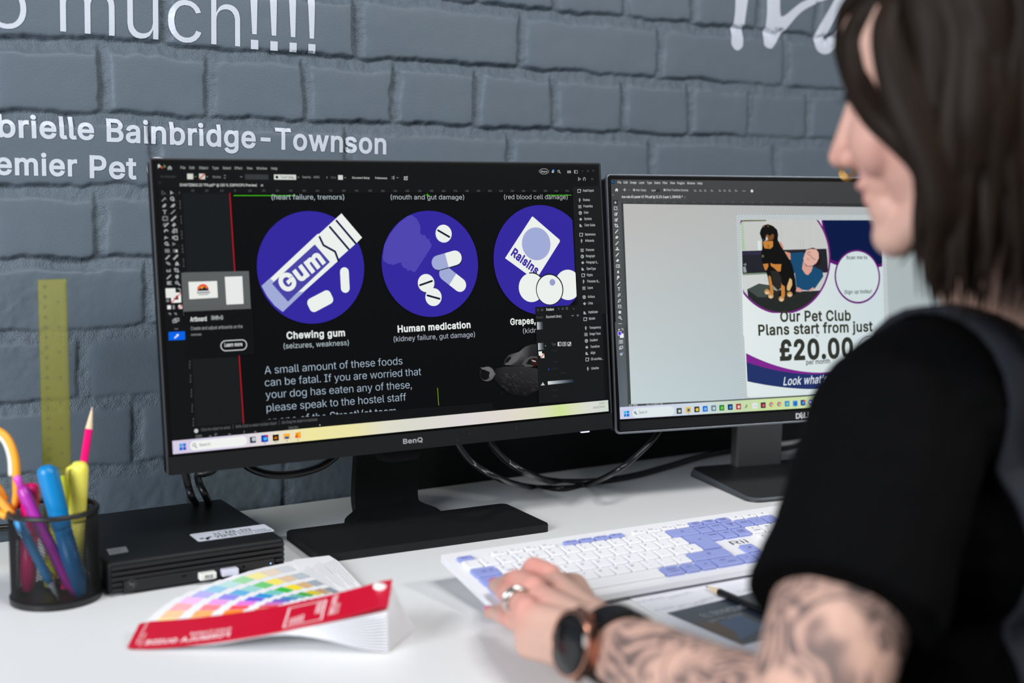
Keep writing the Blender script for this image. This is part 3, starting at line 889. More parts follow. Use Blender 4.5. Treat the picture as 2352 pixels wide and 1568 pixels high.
z1 = lambda x, y: (340 + x / 4.3556, 350 + y / 4.3556)
z2 = lambda x, y: (340 + x / 4.3556, 700 + y / 4.3556)
z3 = lambda x, y: (860 + x / 4.3556, 360 + y / 4.3556)
z4 = lambda x, y: (860 + x / 4.3556, 700 + y / 4.3556)
z5 = lambda x, y: (1380 + x / 4.3556, 390 + y / 4.3556)
z8 = lambda x, y: (1380 + x / 4.3556, 740 + y / 4.3556)
z6 = lambda x, y: (1660 + x / 5.2267, 470 + y / 5.2267)
z7 = lambda x, y: (1660 + x / 5.2267, 740 + y / 5.2267)

# ---------------- picture on the left monitor
cv = Canvas(F1)
WHT, GRY, PUR, LAV = (236, 240, 236), (150, 152, 152), (50, 38, 158), (160, 170, 214)
cv.poly([(-SW / 2, -SH / 2), (SW / 2, -SH / 2), (SW / 2, SH / 2), (-SW / 2, SH / 2)], (15, 17, 19), raw=True)
cv.k = z1
cv.poly([(345, 408), (830, 412), (880, 1195), (390, 1200)], (22, 26, 29))          # pasteboard beside the page
cv.k = z2
cv.poly([(440, 540), (915, 520), (955, 1180), (480, 1215)], (23, 26, 28))
cv.k = None
cv.poly([(528, 444), (1316, 440), (1327, 930), (559, 972)], (8, 9, 11))
cv.k = z3
cv.poly([(1985, 300), (2260, 290), (2330, 1568), (2040, 1568)], (24, 27, 29))
cv.k = z4
cv.poly([(2040, -20), (2270, -20), (2300, 935), (2090, 965)], (22, 25, 27))
cv.k = z1
cv.poly([(60, 115), (1330, 135), (1330, 355), (75, 345)], (17, 19, 21))
# guides
cv.line([(818, 410), (868, 1195)], 0.9, (200, 10, 34))
cv.line([(860, 431), (1475, 431)], 0.75, (70, 190, 20))
cv.k = z2
cv.line([(912, 508), (956, 1182)], 0.9, (196, 10, 34))
cv.k = z3
cv.line([(1725, 383), (1968, 383)], 0.7, (70, 200, 20))
cv.line([(512, 382), (548, 382)], 0.45, (70, 220, 20))
cv.line([(530, 366), (530, 400)], 0.45, (70, 220, 20))
cv.k = z4
cv.line([(631, 832), (643, 1003)], 0.5, (140, 190, 20))
# menu bar
cv.k = z1
cv.poly([(98, 120), (112, 118), (130, 142), (112, 148), (100, 160)], (205, 208, 212))
cv.circ((128, 150), (148, 150), (220, 80, 30), 12)
cv.poly([(155, 120), (182, 140), (158, 156)], (110, 130, 90))
cv.poly([(193, 155), (217, 132), (242, 156), (236, 158), (236, 174), (222, 174), (222, 160), (212, 160), (212, 174), (198, 174), (198, 158)], (160, 162, 164))
for t, a, b in (('File', 325, 374), ('Edit', 414, 466), ('Object', 510, 602), ('Type', 643, 706), ('Select', 748, 830), ('Effect', 868, 944), ('View', 986, 1046), ('Window', 1085, 1192), ('Help', 1232, 1294)):
    y = 164 + (a - 325) * 0.008
    cv.text(t, (a, y), (b, y + 1), (158, 164, 158), 12, cap=2.6)
cv.text('No Selection', (126, 251), (278, 252), (70, 72, 74), 8, cap=2.2)
for x in (391, 510):
    cv.poly([(x, 212), (x + 60, 213), (x + 61, 268), (x + 1, 268)], (205, 212, 200))
cv.line([(515, 264), (565, 218)], 1.2, (200, 40, 40))
for x, y in ((473, 242), (590, 242), (932, 244), (1502, 248), (1970, 252)):
    cv.line([(x - 9, y - 3), (x, y + 4), (x + 9, y - 3)], 0.5, (140, 142, 140))
cv.text('Stroke:', (646, 255), (730, 256), (130, 134, 134), 12, cap=2.3)
cv.line([(760, 234), (768, 226), (776, 234)], 0.5, (140, 142, 140))
cv.line([(760, 252), (768, 260), (776, 252)], 0.5, (140, 142, 140))
cv.poly([(970, 218), (1202, 221), (1203, 272), (971, 270)], (52, 56, 58))
cv.poly([(1258, 220), (1480, 223), (1482, 274), (1260, 272)], (208, 213, 208))
cv.circ((1275, 247), (1303, 247), (20, 22, 50), 20)
cv.text('Touch Callig...', (1325, 258), (1472, 260), (60, 64, 70), 8, cap=2.6)
cv.text('Opacity:', (1542, 256), (1632, 257), (140, 144, 142), 10, cap=2.3)
cv.text('100%', (1655, 257), (1716, 258), (140, 144, 142), 10, cap=2.3)
cv.line([(1786, 240), (1793, 250), (1786, 260)], 0.5, (140, 142, 140))
cv.text('Style:', (1828, 259), (1884, 260), (90, 92, 94), 10, cap=2.3)
cv.poly([(1900, 226), (1948, 227), (1949, 274), (1901, 273)], (205, 210, 206))
cv.text('Document Setup', (2043, 263), (2216, 265), (190, 194, 190), 12, cap=2.3)
cv.k = z3
cv.text('Preferences', (8, 222), (127, 223), (190, 194, 190), 12, cap=2.3)
cv.line([(172, 200), (188, 200), (188, 218), (172, 218)], 0.5, (150, 152, 152))
cv.line([(195, 192), (195, 228)], 0.6, (170, 172, 172))
cv.line([(222, 206), (231, 213), (240, 206)], 0.5, (150, 152, 152))
cv.line([(316, 200), (297, 200), (297, 230), (328, 230), (328, 212)], 0.7, (190, 192, 192))
cv.line([(308, 218), (330, 196)], 0.8, (190, 192, 192))
cv.rrect((1643, 116), (1747, 175), 5.5, (17, 19, 21), (150, 154, 154), 0.7)
cv.text('Share', (1664, 156), (1726, 157), (185, 188, 188), 14, cap=2.2)
cv.poly([(1785, 125), (1797, 145), (1793, 160), (1777, 162), (1772, 148)], (170, 172, 178))
cv.circ((1784, 135), (1800, 135), (0, 130, 240), 12)
cv.ring((1830, 143), (1854, 144), 0.7, (170, 172, 172), 20)
cv.line([(1852, 154), (1860, 164)], 0.9, (170, 172, 172))
for x in (1929, 1949):
    cv.poly([(x, 138), (x + 15, 138), (x + 15, 164), (x, 164)], (160, 162, 162))
cv.line([(1998, 136), (2030, 137), (2031, 164), (1999, 164), (1998, 136)], 0.7, (140, 142, 142))
cv.poly([(1998, 136), (2008, 136), (2009, 164), (1999, 164)], (160, 162, 162))
cv.line([(2072, 142), (2088, 143)], 0.5, (80, 82, 84))
cv.line([(2126, 136), (2142, 136), (2142, 150), (2126, 150), (2126, 136)], 0.4, (80, 82, 84))
cv.line([(2182, 132), (2194, 144)], 0.5, (80, 82, 84))
cv.line([(2194, 132), (2182, 144)], 0.5, (80, 82, 84))
cv.line([(2041, 206), (2041, 238)], 0.8, (185, 187, 187))
cv.line([(2048, 214), (2064, 222), (2048, 232)], 0.7, (150, 152, 152))
cv.line([(2089, 236), (2089, 214), (2098, 207), (2108, 214), (2108, 236)], 0.8, (165, 167, 167))
for x in (2170, 2178, 2186):
    cv.line([(x, 212), (x, 232)], 0.4, (90, 92, 94))
cv.k = z1
cv.line([(104, 300), (130, 301)], 0.6, (60, 62, 64))
cv.text('SVAHTIDBA3.25 TPA.pdf* @ 150 % (CMYK/CPU Preview)', (318, 338), (1088, 340), (205, 210, 206), 14, cap=2.7)
cv.line([(1130, 322), (1148, 338)], 0.7, (170, 172, 172))
cv.line([(1148, 322), (1130, 338)], 0.7, (170, 172, 172))
for i, (t, x) in enumerate((('30', 446), ('20', 588), ('10', 738), ('0', 870), ('10', 1018), ('20', 1157), ('30', 1293), ('40', 1427), ('50', 1562), ('60', 1694), ('70', 1826), ('80', 1958), ('90', 2086), ('100', 2220))):
    w = 8 if t == '0' else (16 if len(t) == 2 else 19)
    cv.text(t, (x - w, 392), (x + w, 392), (92, 96, 98), 8, cap=2.0)
cv.k = z3
for i, (t, x) in enumerate((('110', 82), ('120', 206), ('130', 327), ('140', 451), ('150', 570), ('160', 690), ('170', 808), ('180', 925), ('190', 1039), ('200', 1153), ('210', 1266), ('220', 1378), ('230', 1490), ('240', 1600), ('250', 1709), ('260', 1818), ('270', 1925))):
    cv.text(t, (x - 17, 350), (x + 17, 350), (98, 102, 104), 8, cap=2.0)
# vertical ruler figures
for k, (x, y) in enumerate(((312, 412), (318, 500), (328, 650), (335, 800), (342, 940), (352, 1080))):
    cv.k = z1
    for q in range(3 if k else 1):
        cv.text('2' if q == 0 else '034567'[k] if q == 1 else '0', (x - 5 + q * 2, y + q * 32), (x + 5 + q * 2, y + q * 32), (120, 122, 124), 8, cap=1.9)
for k, (x, y) in enumerate(((416, 575), (424, 715), (432, 860), (440, 1010), (452, 1150))):
    cv.k = z2
    for q in range(3):
        cv.text('3' if q == 0 else '01234'[k] if q == 1 else '0', (x - 5, y + q * 31), (x + 5, y + q * 31), (110, 112, 114), 8, cap=1.9)
# tool palette
cv.k = z1
T = (165, 169, 168)
rows = [(155, 245, 404), (158, 243, 468), (162, 246, 533), (167, 249, 596), (170, 253, 661), (175, 258, 725), (180, 262, 788), (183, 265, 853), (187, 268, 917), (191, 272, 984), (195, 275, 1048), (199, 286, 1110), (204, 284, 1178), (208, 288, 1244), (212, 291, 1306)]
for i, (xa, xb, y) in enumerate(rows):
    if i == 0:
        cv.line([(xa - 18, y - 20), (xa + 20, y + 8), (xa - 16, y + 18), (xa - 18, y - 20)], 0.5, (95, 98, 98))
        cv.poly([(xb - 24, y - 22), (xb + 14, y + 8), (xb - 8, y + 4), (xb - 22, y + 22)], T)
    elif i == 1:
        cv.line([(xa - 18, y + 18), (xa + 10, y - 10)], 0.8, T)
        cv.line([(xa + 6, y - 18), (xa + 22, y + 2)], 0.5, T)
        cv.ring((xb - 24, y - 6), (xb + 18, y - 6), 1.0, T, 20)
        cv.poly([(xb - 6, y - 2), (xb + 26, y + 10), (xb + 4, y + 22)], T)
    elif i == 2:
        cv.poly([(xa - 22, y + 18), (xa - 14, y - 4), (xa + 8, y - 22), (xa + 20, y - 12), (xa + 8, y + 12)], T)
        cv.poly([(xb - 24, y + 16), (xb - 10, y - 6), (xb + 12, y - 22), (xb + 26, y - 12), (xb + 10, y + 14)], T)
    elif i == 3:
        cv.text('T', (xa - 20, y + 20), (xa + 20, y + 20), T, 20, cap=3.9)
        cv.line([(xb - 20, y + 18), (xb + 18, y - 18)], 0.8, T)
    elif i == 4:
        cv.line([(xa - 22, y - 18), (xa + 22, y - 18), (xa + 22, y + 18), (xa - 22, y + 18), (xa - 22, y - 18)], 1.2, (120, 124, 124))
        cv.line([(xb - 18, y + 20), (xb + 20, y - 18)], 1.8, T)
    elif i == 5:
        cv.ring((xa - 26, y - 2), (xa + 6, y - 2), 1.0, (130, 133, 133), 18)
        cv.line([(xa - 8, y + 16), (xa + 24, y - 16)], 1.4, T)
        cv.poly([(xb - 22, y + 4), (xb + 2, y - 22), (xb + 22, y - 4), (xb - 4, y + 22)], T)
    elif i == 6:
        cv.ring((xa - 22, y + 2), (xa + 22, y + 2), 1.3, T, 18, 0, 210)
        cv.ring((xb - 24, y + 4), (xb + 10, y + 4), 1.0, T, 18)
        cv.line([(xb - 10, y - 20), (xb + 24, y - 20), (xb + 24, y + 14)], 1.0, T)
    elif i == 7:
        cv.poly([(xa - 22, y + 20), (xa - 16, y - 16), (xa + 24, y + 4), (xa - 2, y + 4)], T)
        cv.poly([(xb - 26, y - 18), (xb - 4, y - 6), (xb - 24, y + 18)], T)
        cv.line([(xb - 4, y - 16), (xb + 26, y - 16), (xb + 28, y + 20), (xb - 2, y + 20), (xb - 4, y - 16)], 0.9, T)
    elif i == 8:
        cv.ring((xa - 24, y - 6), (xa + 14, y - 6), 1.0, T, 18)
        cv.poly([(xa - 2, y), (xa + 28, y + 6), (xa + 10, y + 20)], T)
        cv.poly([(xb - 26, y - 20), (xb + 10, y), (xb - 24, y + 18)], (120, 124, 124))
    elif i == 9:
        cv.poly([(xa - 24, y - 20), (xa + 24, y - 18), (xa + 24, y + 20), (xa - 24, y + 18)], (115, 118, 118))
        cv.poly([(xb - 24, y - 18), (xb + 24, y - 16), (xb + 24, y + 20), (xb - 24, y + 18)], (95, 98, 98))
        cv.poly([(xb + 2, y - 10), (xb + 20, y - 10), (xb + 20, y + 14), (xb + 2, y + 13)], (215, 218, 214))
    elif i in (10, 13):
        cv.line([(xa - 18, y + 18), (xa + 16, y - 16)], 1.4, T)
        if i == 10:
            cv.line([(xb - 18, y + 18), (xb + 18, y - 18)], 1.8, T)
        else:
            cv.poly([(xb - 20, y), (xb - 10, y - 18), (xb + 16, y - 18), (xb + 18, y + 8), (xb - 2, y + 22)], T)
    elif i == 11:
        cv.poly([(xa - 26, y - 16), (xa + 4, y - 14), (xa + 26, y + 6), (xa + 16, y + 20), (xa - 10, y + 8)], (140, 144, 143))
        cv.poly([(xb - 18, y + 20), (xb - 12, y - 8), (xb, y - 20), (xb + 18, y - 4), (xb + 22, y + 20)], T)
    elif i == 12:
        for q, h in ((-20, 24), (-6, 14), (8, 28)):
            cv.poly([(xa + q, y + 18), (xa + q, y + 18 - h), (xa + q + 10, y + 18 - h), (xa + q + 10, y + 18)], T)
        cv.line([(xb - 14, y - 22), (xb - 14, y + 12), (xb + 22, y + 12)], 0.9, T)
        cv.line([(xb - 24, y - 12), (xb + 12, y - 12), (xb + 12, y + 22)], 0.9, T)
    else:
        for q in (-12, 0, 12):
            cv.line([(xa - 20, y + q), (xa + (18 if q else 2), y + q)], 1.1, T)
        cv.ring((xb - 22, y - 4), (xb + 12, y - 4), 0.9, T, 20)
        cv.line([(xb + 10, y + 8), (xb + 24, y + 20)], 1.2, T)
    for x in (xa + 34, xb + 32):
        cv.poly([(x, y + 22), (x + 6, y + 22), (x + 6, y + 16)], (110, 112, 112))
cv.poly([(226, 1405), (326, 1400), (330, 1500), (232, 1505)], (236, 238, 234))
cv.poly([(255, 1432), (300, 1430), (302, 1472), (258, 1474)], (15, 17, 19))
cv.line([(232, 1503), (326, 1404)], 1.0, (214, 20, 50))
cv.poly([(172, 1360), (272, 1357), (276, 1452), (178, 1456)], (228, 230, 226))
cv.line([(295, 1362), (318, 1366), (322, 1388)], 0.9, T)
cv.circ((178, 1482), (212, 1482), (120, 124, 124), 14)
cv.k = z2
cv.poly([(190, 5), (226, 3), (228, 42), (192, 44)], (228, 230, 226))
cv.blend([(245, 3), (272, 2), (275, 42), (248, 43)], (190, 194, 196), (30, 32, 34), n=5)
cv.poly([(300, 2), (338, 0), (340, 38), (302, 40)], (232, 234, 230))
cv.line([(304, 36), (336, 4)], 1.0, (214, 20, 50))
for x in (215, 272):
    cv.circ((x - 14, 92), (x + 14, 92), (140, 143, 142), 14)
    cv.circ((x - 14, 98), (x + 6, 98), (30, 32, 34), 12)
cv.line([(262, 138), (305, 133), (306, 160), (268, 164), (262, 138)], 0.8, T)
cv.line([(244, 152), (282, 148), (284, 174), (248, 178), (244, 152)], 0.8, T)
for x in (266, 280, 294):
    cv.circ((x - 4, 240), (x + 4, 240), T, 8)
cv.poly([(203, 272), (367, 264), (370, 348), (205, 356)], (0, 98, 232))
cv.line([(266, 330), (300, 298)], 1.2, (240, 244, 250))
cv.circ((282, 304), (304, 302), (240, 244, 250), 12)
# tooltip
cv.k = z1
cv.poly([(330, 1205), (1006, 1186), (1032, 1660), (352, 1632)], (92, 96, 96))
cv.k = z2
cv.poly([(352, 66), (1028, 36), (1040, 40), (1062, 496), (388, 540)], (13, 15, 17))
cv.k = z1
cv.poly([(352, 1200), (1006, 1186), (1024, 1555), (366, 1585)], (92, 96, 96))
cv.k = z2
cv.poly([(345, 0), (1020, -25), (1028, 38), (350, 68)], (90, 94, 94))
cv.k = z1
cv.poly([(402, 1295), (688, 1286), (696, 1452), (412, 1468)], (232, 234, 230))
cv.poly([(490, 1384), (492, 1350), (515, 1325), (545, 1315), (578, 1322), (600, 1350), (606, 1380)], (226, 70, 40))
cv.poly([(500, 1372), (515, 1345), (545, 1336), (575, 1342), (592, 1370)], (240, 150, 40))
cv.poly([(490, 1386), (520, 1352), (535, 1366), (560, 1340), (582, 1362), (590, 1356), (608, 1382)], (26, 36, 52))
cv.poly([(485, 1396), (616, 1392), (617, 1406), (486, 1410)], (130, 134, 140))
cv.line([(505, 1422), (600, 1419)], 0.8, (130, 134, 140))
cv.poly([(765, 1244), (940, 1238), (954, 1514), (782, 1522)], (230, 232, 232))
cv.k = z2
cv.text('Artboard', (420, 166), (585, 158), (220, 226, 224), 24, cap=4.4)
cv.rrect((610, 100), (762, 156), 1.5, (30, 34, 36))
cv.text('Shift+O', (632, 148), (748, 144), (196, 202, 200), 14, cap=3.8)
cv.text('Create and adjust artboards on the', (426, 252), (944, 230), (150, 154, 153), 8, cap=3.4)
cv.text('canvas', (428, 308), (532, 304), (150, 154, 153), 8)
a, b = cv.p((722, 412)), cv.p((988, 396))
q = rrect(b[0] - a[0], 11.4e-3, 5.6e-3, 8, (a[0] + b[0]) / 2, (a[1] + b[1]) / 2)
cv.poly(q, (196, 202, 200), raw=True)
q = rrect(b[0] - a[0] - 2.0e-3, 9.4e-3, 4.6e-3, 8, (a[0] + b[0]) / 2, (a[1] + b[1]) / 2)
cv.poly(q, (12, 14, 16), raw=True)
cv.text('Learn more', (764, 419), (942, 409), (214, 220, 218), 20, cap=3.9)
# poster page: captions
TX = (190, 208, 218)
cv.k = z1
cv.text('(heart failure, tremors)', (1234, 471), (1960, 471), (176, 190, 196), 0, cap=5.3)
cv.k = z3
cv.text('(mouth and gut damage)', (160, 427), (894, 427), (176, 184, 188), 0, cap=5.3)
cv.text('(red blood cell damage)', (1293, 424), (1928, 424), (176, 184, 180), 0, cap=5.3)
# chewing gum
cv.k = None
cv.circ((592, 617), (838, 611), PUR, 80)
cv.k = z1
cv.poly([(1697, 812), (1703, 820), (1932, 610), (2138, 852), (2078, 910), (1900, 1068), (1898, 1085), (1438, 1497), (1388, 1540), (1340, 1585), (1225, 1480), (1165, 1390), (1132, 1335), (1222, 1258)], WHT)
cv.poly([(1132, 1335), (1222, 1262), (1255, 1290), (1235, 1312), (1398, 1490), (1505, 1395), (1560, 1392), (1345, 1595), (1262, 1530), (1190, 1440)], LAV)
cv.poly([(1236, 1312), (1665, 920), (1817, 1096), (1397, 1492)], (72, 66, 164))
for p in ([(1882, 683), (2072, 908)], [(1815, 746), (2004, 968)], [(1713, 846), (1752, 928), (1868, 992), (1902, 1084)]):
    cv.line(p, 2.3, (16, 26, 62))
cv.text('Gum', (1372, 1412), (1770, 1092), WHT, 40, cap=17)
for c in ([(1915, 1150), (2022, 1150), (2016, 1402), (1908, 1400)],):
    cv.rrect(c[0], c[2], 5, WHT)
a = cv.p((1720, 1487))
M_ = math.radians(24)
cv.poly([(a[0] + x * math.cos(M_) - y * math.sin(M_), a[1] + x * math.sin(M_) + y * math.cos(M_)) for x, y in rrect(29e-3, 15.5e-3, 5e-3)], WHT, raw=True)
cv.k = z2
cv.text('Chewing gum', (1384, 340), (1968, 310), (226, 232, 230), 26, cap=7.2)
cv.text('(seizures, weakness)', (1354, 438), (2006, 402), (176, 190, 196), 0, cap=5.7)
# human medication
cv.k = None
cv.circ((878, 608), (1099, 604), PUR, 80)
cv.k = z3
cv.poly([(370, 583), (420, 620), (455, 690), (455, 768), (485, 790), (495, 775), (510, 800), (530, 830), (548, 812), (545, 840), (570, 880), (560, 910), (408, 1148), (378, 1152), (355, 1130), (330, 1145), (318, 1118), (290, 1110), (272, 1090), (262, 1058), (235, 1062), (190, 1082), (130, 1070), (85, 1040), (80, 1000), (95, 880), (150, 770), (240, 660), (330, 592)], (78, 68, 176))
for l, r, p in (((608, 770), (769, 768), [(632, 736), (745, 802)]), ((431, 1264), (596, 1262), [(452, 1284), (572, 1242)]), ((506, 1404), (668, 1402), [(525, 1386), (648, 1420)])):
    if l[0] == 431:
        cv.circ((506, 1404), (668, 1402), WHT)
        cv.circ((434, 1272), (600, 1270), (14, 18, 40))
    cv.circ(l, r, WHT)
    cv.line(p, 2.2, (12, 16, 40))


def capsule(pa, pb, w, ca, cb):
    a, b = np.array(cv.p(pa)), np.array(cv.p(pb))
    e = (b - a) / np.hypot(*(b - a))
    nn = np.array([-e[1], e[0]])
    mid, L = (a + b) / 2, np.hypot(*(b - a))
    for sgn, col in ((-1, ca), (1, cb)):
        pts = [mid + nn * w / 2]
        for k in range(13):
            t = math.pi / 2 - math.pi * k / 12
            pts.append(mid + e * sgn * (L / 2 - w / 2 + w / 2 * math.cos(t)) + nn * w / 2 * math.sin(t))
        pts.append(mid - nn * w / 2)
        cv.poly([tuple(p) for p in pts], col, raw=True)


capsule((655, 1128), (902, 1322), 0.0158, LAV, WHT)
capsule((574, 1082), (872, 998), 0.0172, (14, 18, 40), (14, 18, 40))
capsule((571, 1078), (866, 992), 0.0165, LAV, WHT)
cv.k = z4
cv.text('Human medication', (230, 274), (958, 228), (232, 238, 236), 26, cap=7.2)
cv.text('(kidney failure, gut damage)', (190, 368), (1002, 318), (170, 176, 190), 0, cap=5.7)
# raisins
cv.k = None
cv.circ((1135, 598), (1353, 596), PUR, 80, clip=(-SW, cv.p((1318, 598))[0]))
cv.k = z3
cv.poly([(1572, 598), (1582, 600), (1848, 830), (1850, 850), (1640, 1184), (1530, 1180), (1302, 1014)], WHT)
cv.circ((1472, 872), (1757, 870), LAV, 60)
cv.text('Raisins', (1358, 978), (1612, 1180), (60, 48, 160), 36, cap=9.5)
cl = (-SW, cv.p((2012, 1280))[0])
cv.circ((1802, 1282), (2062, 1280), WHT, 60, clip=cl)
cv.circ((1440, 1310), (1692, 1306), WHT, 60)
cv.ring((1440, 1306), (1700, 1302), 1.4, (16, 20, 30), 24, 30, 100)
cv.circ((1612, 1328), (1886, 1326), (18, 22, 34), 60)
cv.circ((1620, 1330), (1876, 1328), WHT, 60)
cv.circ((1747, 1256), (1804, 1255), (150, 156, 204), 24)
cv.k = z4
cv.text('Grapes,', (1355, 200), (1610, 186), (226, 232, 226), 26, cap=7.2)
cv.text('(kidr', (1482, 284), (1612, 276), (170, 176, 176), 0, cap=5.7)
# paragraph
P5 = [('A small amount of these foods', (607.5, 859), (923.5, 836.5)), ('can be fatal. If you are worried that', (608, 887), (966.5, 861)),
      ('your dog has eaten any of these,', (610, 915), (945, 891)), ('please speak to the hostel staff', (612, 945), (932, 919.5))]
cv.k = None
for t, a, b in P5:
    cv.text(t, a, b, (176, 194, 212), -9, cap=8.3)
cv.text('or one of the StreetVet team', (613, 976), (909, 952), (170, 186, 200), -4, cap=8.6)
cv.poly([(596, 964), (1130, 925), (1136, 958), (598, 1000)], (15, 17, 19))
# dog on the page
cv.k = z4
K = lambda x: (x, x, x + 2)
cv.grad([(1282, 600), (1300, 545), (1340, 500), (1440, 470), (1500, 420), (1560, 395), (1640, 390), (1640, 520), (1540, 540), (1480, 610), (1380, 610)], [K(30), K(40), K(60), K(96), K(70), K(44), K(40), K(22), K(40), K(40), K(44)])
cv.poly([(1300, 600), (1330, 540), (1400, 500), (1470, 455), (1480, 475), (1420, 560), (1360, 600)], K(92))
cv.poly([(1306, 580), (1316, 540), (1352, 516), (1366, 530), (1330, 575)], K(16))
cv.grad([(1200, 640), (1290, 618), (1480, 612), (1640, 640), (1640, 850), (1500, 920), (1380, 900), (1260, 820), (1190, 740)], [K(22), K(40), K(46), K(46), K(24), K(14), K(20), K(18), K(20)])
for k in range(60):
    x, y = 1250 + random.random() * 370, 660 + random.random() * 220
    cv.line([(x, y), (x + 26, y + 10 + random.random() * 14)], 0.35, K(int(40 + 40 * random.random())))
cv.poly([(1470, 590), (1500, 540), (1560, 512), (1630, 515), (1630, 600), (1560, 620), (1500, 618)], K(74))
cv.poly([(1510, 590), (1540, 545), (1590, 530), (1632, 545), (1632, 590), (1580, 602)], K(14))
cv.circ((1560, 572), (1632, 570), (44, 20, 14), 30)
cv.poly([(1560, 548), (1600, 556), (1612, 572), (1580, 566)], (170, 176, 184))
cv.ell((1122, 690), 9.5e-3, 8.5e-3, K(86), 30)
cv.ell((1100, 694), 6.5e-3, 6.5e-3, K(12), 30, rot=0.3)
cv.poly([(1052, 660), (1100, 628), (1170, 640), (1206, 690), (1170, 745), (1120, 700), (1130, 660)], K(96))
cv.poly([(1056, 650), (1110, 640), (1150, 665), (1140, 715), (1090, 735), (1058, 700)], K(13))
cv.poly([(1050, 628), (1140, 618), (1180, 650), (1182, 690), (1160, 712), (1140, 706), (1150, 672), (1110, 655)], K(104))
# gradient panel
cv.poly([(1602, 22), (2044, 0), (2095, 960), (1640, 985)], (21, 24, 26))
for t, a, b, y in (('Tr', 1622, 1642, 66), ('Inv', 1660, 1686, 62), ('Gradient', 1712, 1790, 58), ('Tr', 1828, 1846, 52), ('Al', 1868, 1886, 50), ('3D', 1906, 1932, 48)):
    cv.text(t, (a, y), (b, y - 2), (214, 218, 216) if t == 'Gradient' else (96, 100, 100), 14, cap=2.9)
cv.line([(1980, 34), (1994, 46)], 0.5, (110, 112, 112))
cv.text('Presets:', (1616, 138), (1684, 134), (70, 74, 74), 8, cap=2.8)
cv.text('Document Library', (1712, 132), (1866, 124), (190, 194, 192), 12, cap=3.0)
cv.line([(1966, 104), (1976, 112), (1986, 104)], 0.6, (150, 152, 152))
for y in (100, 106, 112):
    cv.line([(2018, y), (2038, y - 1)], 0.4, (130, 132, 132))
cv.blend([(1620, 172), (1680, 170), (1684, 244), (1622, 248)], (200, 206, 208), (24, 30, 36), n=6)
cv.blend([(1630, 382), (1690, 378), (1694, 448), (1632, 452)], (200, 206, 208), (24, 30, 36), n=6)
cv.circ((1700, 408), (1710, 408), (150, 152, 152), 8)
cv.text('Type:', (1768, 404), (1812, 402), (90, 94, 94), 8, cap=2.8)
for x in (1828, 1876, 1926):
    cv.line([(x, 374), (x + 32, 372), (x + 33, 408), (x + 1, 410), (x, 374)], 0.7, (196, 200, 198))
cv.poly([(1830, 376), (1842, 375), (1843, 408), (1831, 408)], (210, 214, 212))
cv.circ((1886, 391), (1900, 390), (220, 224, 222), 12)
cv.poly([(1930, 402), (1954, 374), (1957, 386), (1940, 404)], (210, 214, 212))
cv.poly([(1652, 488), (1692, 486), (1694, 530), (1656, 532)], (226, 226, 218))
cv.line([(1658, 528), (1690, 490)], 1.0, (200, 40, 40))
cv.poly([(1634, 466), (1668, 464), (1672, 506), (1638, 508)], (232, 234, 226))
cv.circ((1730, 645), (1745, 645), (10, 70, 200), 12)
cv.blend([(1726, 764), (1984, 744), (1988, 772), (1730, 798)], (220, 226, 226), (30, 42, 58), n=10)
cv.poly([(1662, 800), (1678, 772), (1694, 798)], (190, 194, 194))
cv.line([(1660, 802), (1694, 800)], 0.8, (190, 194, 194))
for t, a, b, y in (('Angle:', 1762, 1828, 466), ('Aspect:', 1786, 1830, 580), ('Stroke', 1762, 1822, 648), ('Opacity:', 1850, 1918, 690), ('Location', 1762, 1826, 862), ('Delete', 1764, 1826, 920)):
    cv.text(t, (a, y), (b, y - 3), (40, 44, 46), 6, cap=2.5)
# panel dock
DK = [('Asset Export', 2078, 2188, 350, 3), ('Brushes', 2082, 2148, 443, 3), ('Properties', 2084, 2176, 506, 3), ('Color', 2088, 2136, 569, 3), ('Symbols', 2092, 2166, 632, 3), ('Color Guide', 2094, 2200, 695, 3),
      ('Appearance', 2098, 2204, 787, 3), ('Artboards', 2100, 2190, 850, 3), ('Character', 2106, 2192, 942, 3), ('Paragraph', 2108, 2198, 1004, 3), ('Paragraph S...', 2112, 2232, 1066, 3), ('OpenType', 2114, 2206, 1130, 3),
      ('Glyphs', 2118, 2176, 1193, 3), ('Character St...', 2120, 2246, 1256, 3), ('Layers', 2124, 2178, 1320, 3), ('Actions', 2126, 2196, 1410, 3), ('Links', 2130, 2178, 1475, 3),
      ('Pathfinder', 2134, 2228, 86, 4), ('Stroke', 2138, 2200, 150, 4), ('Transparency', 2142, 2258, 240, 4), ('Image Trace', 2144, 2254, 302, 4), ('Gradient', 2148, 2226, 366, 4), ('Transform', 2152, 2244, 430, 4),
      ('Align', 2154, 2202, 492, 4), ('3D and Mat...', 2158, 2278, 553, 4), ('Libraries', 2162, 2236, 646, 4)]
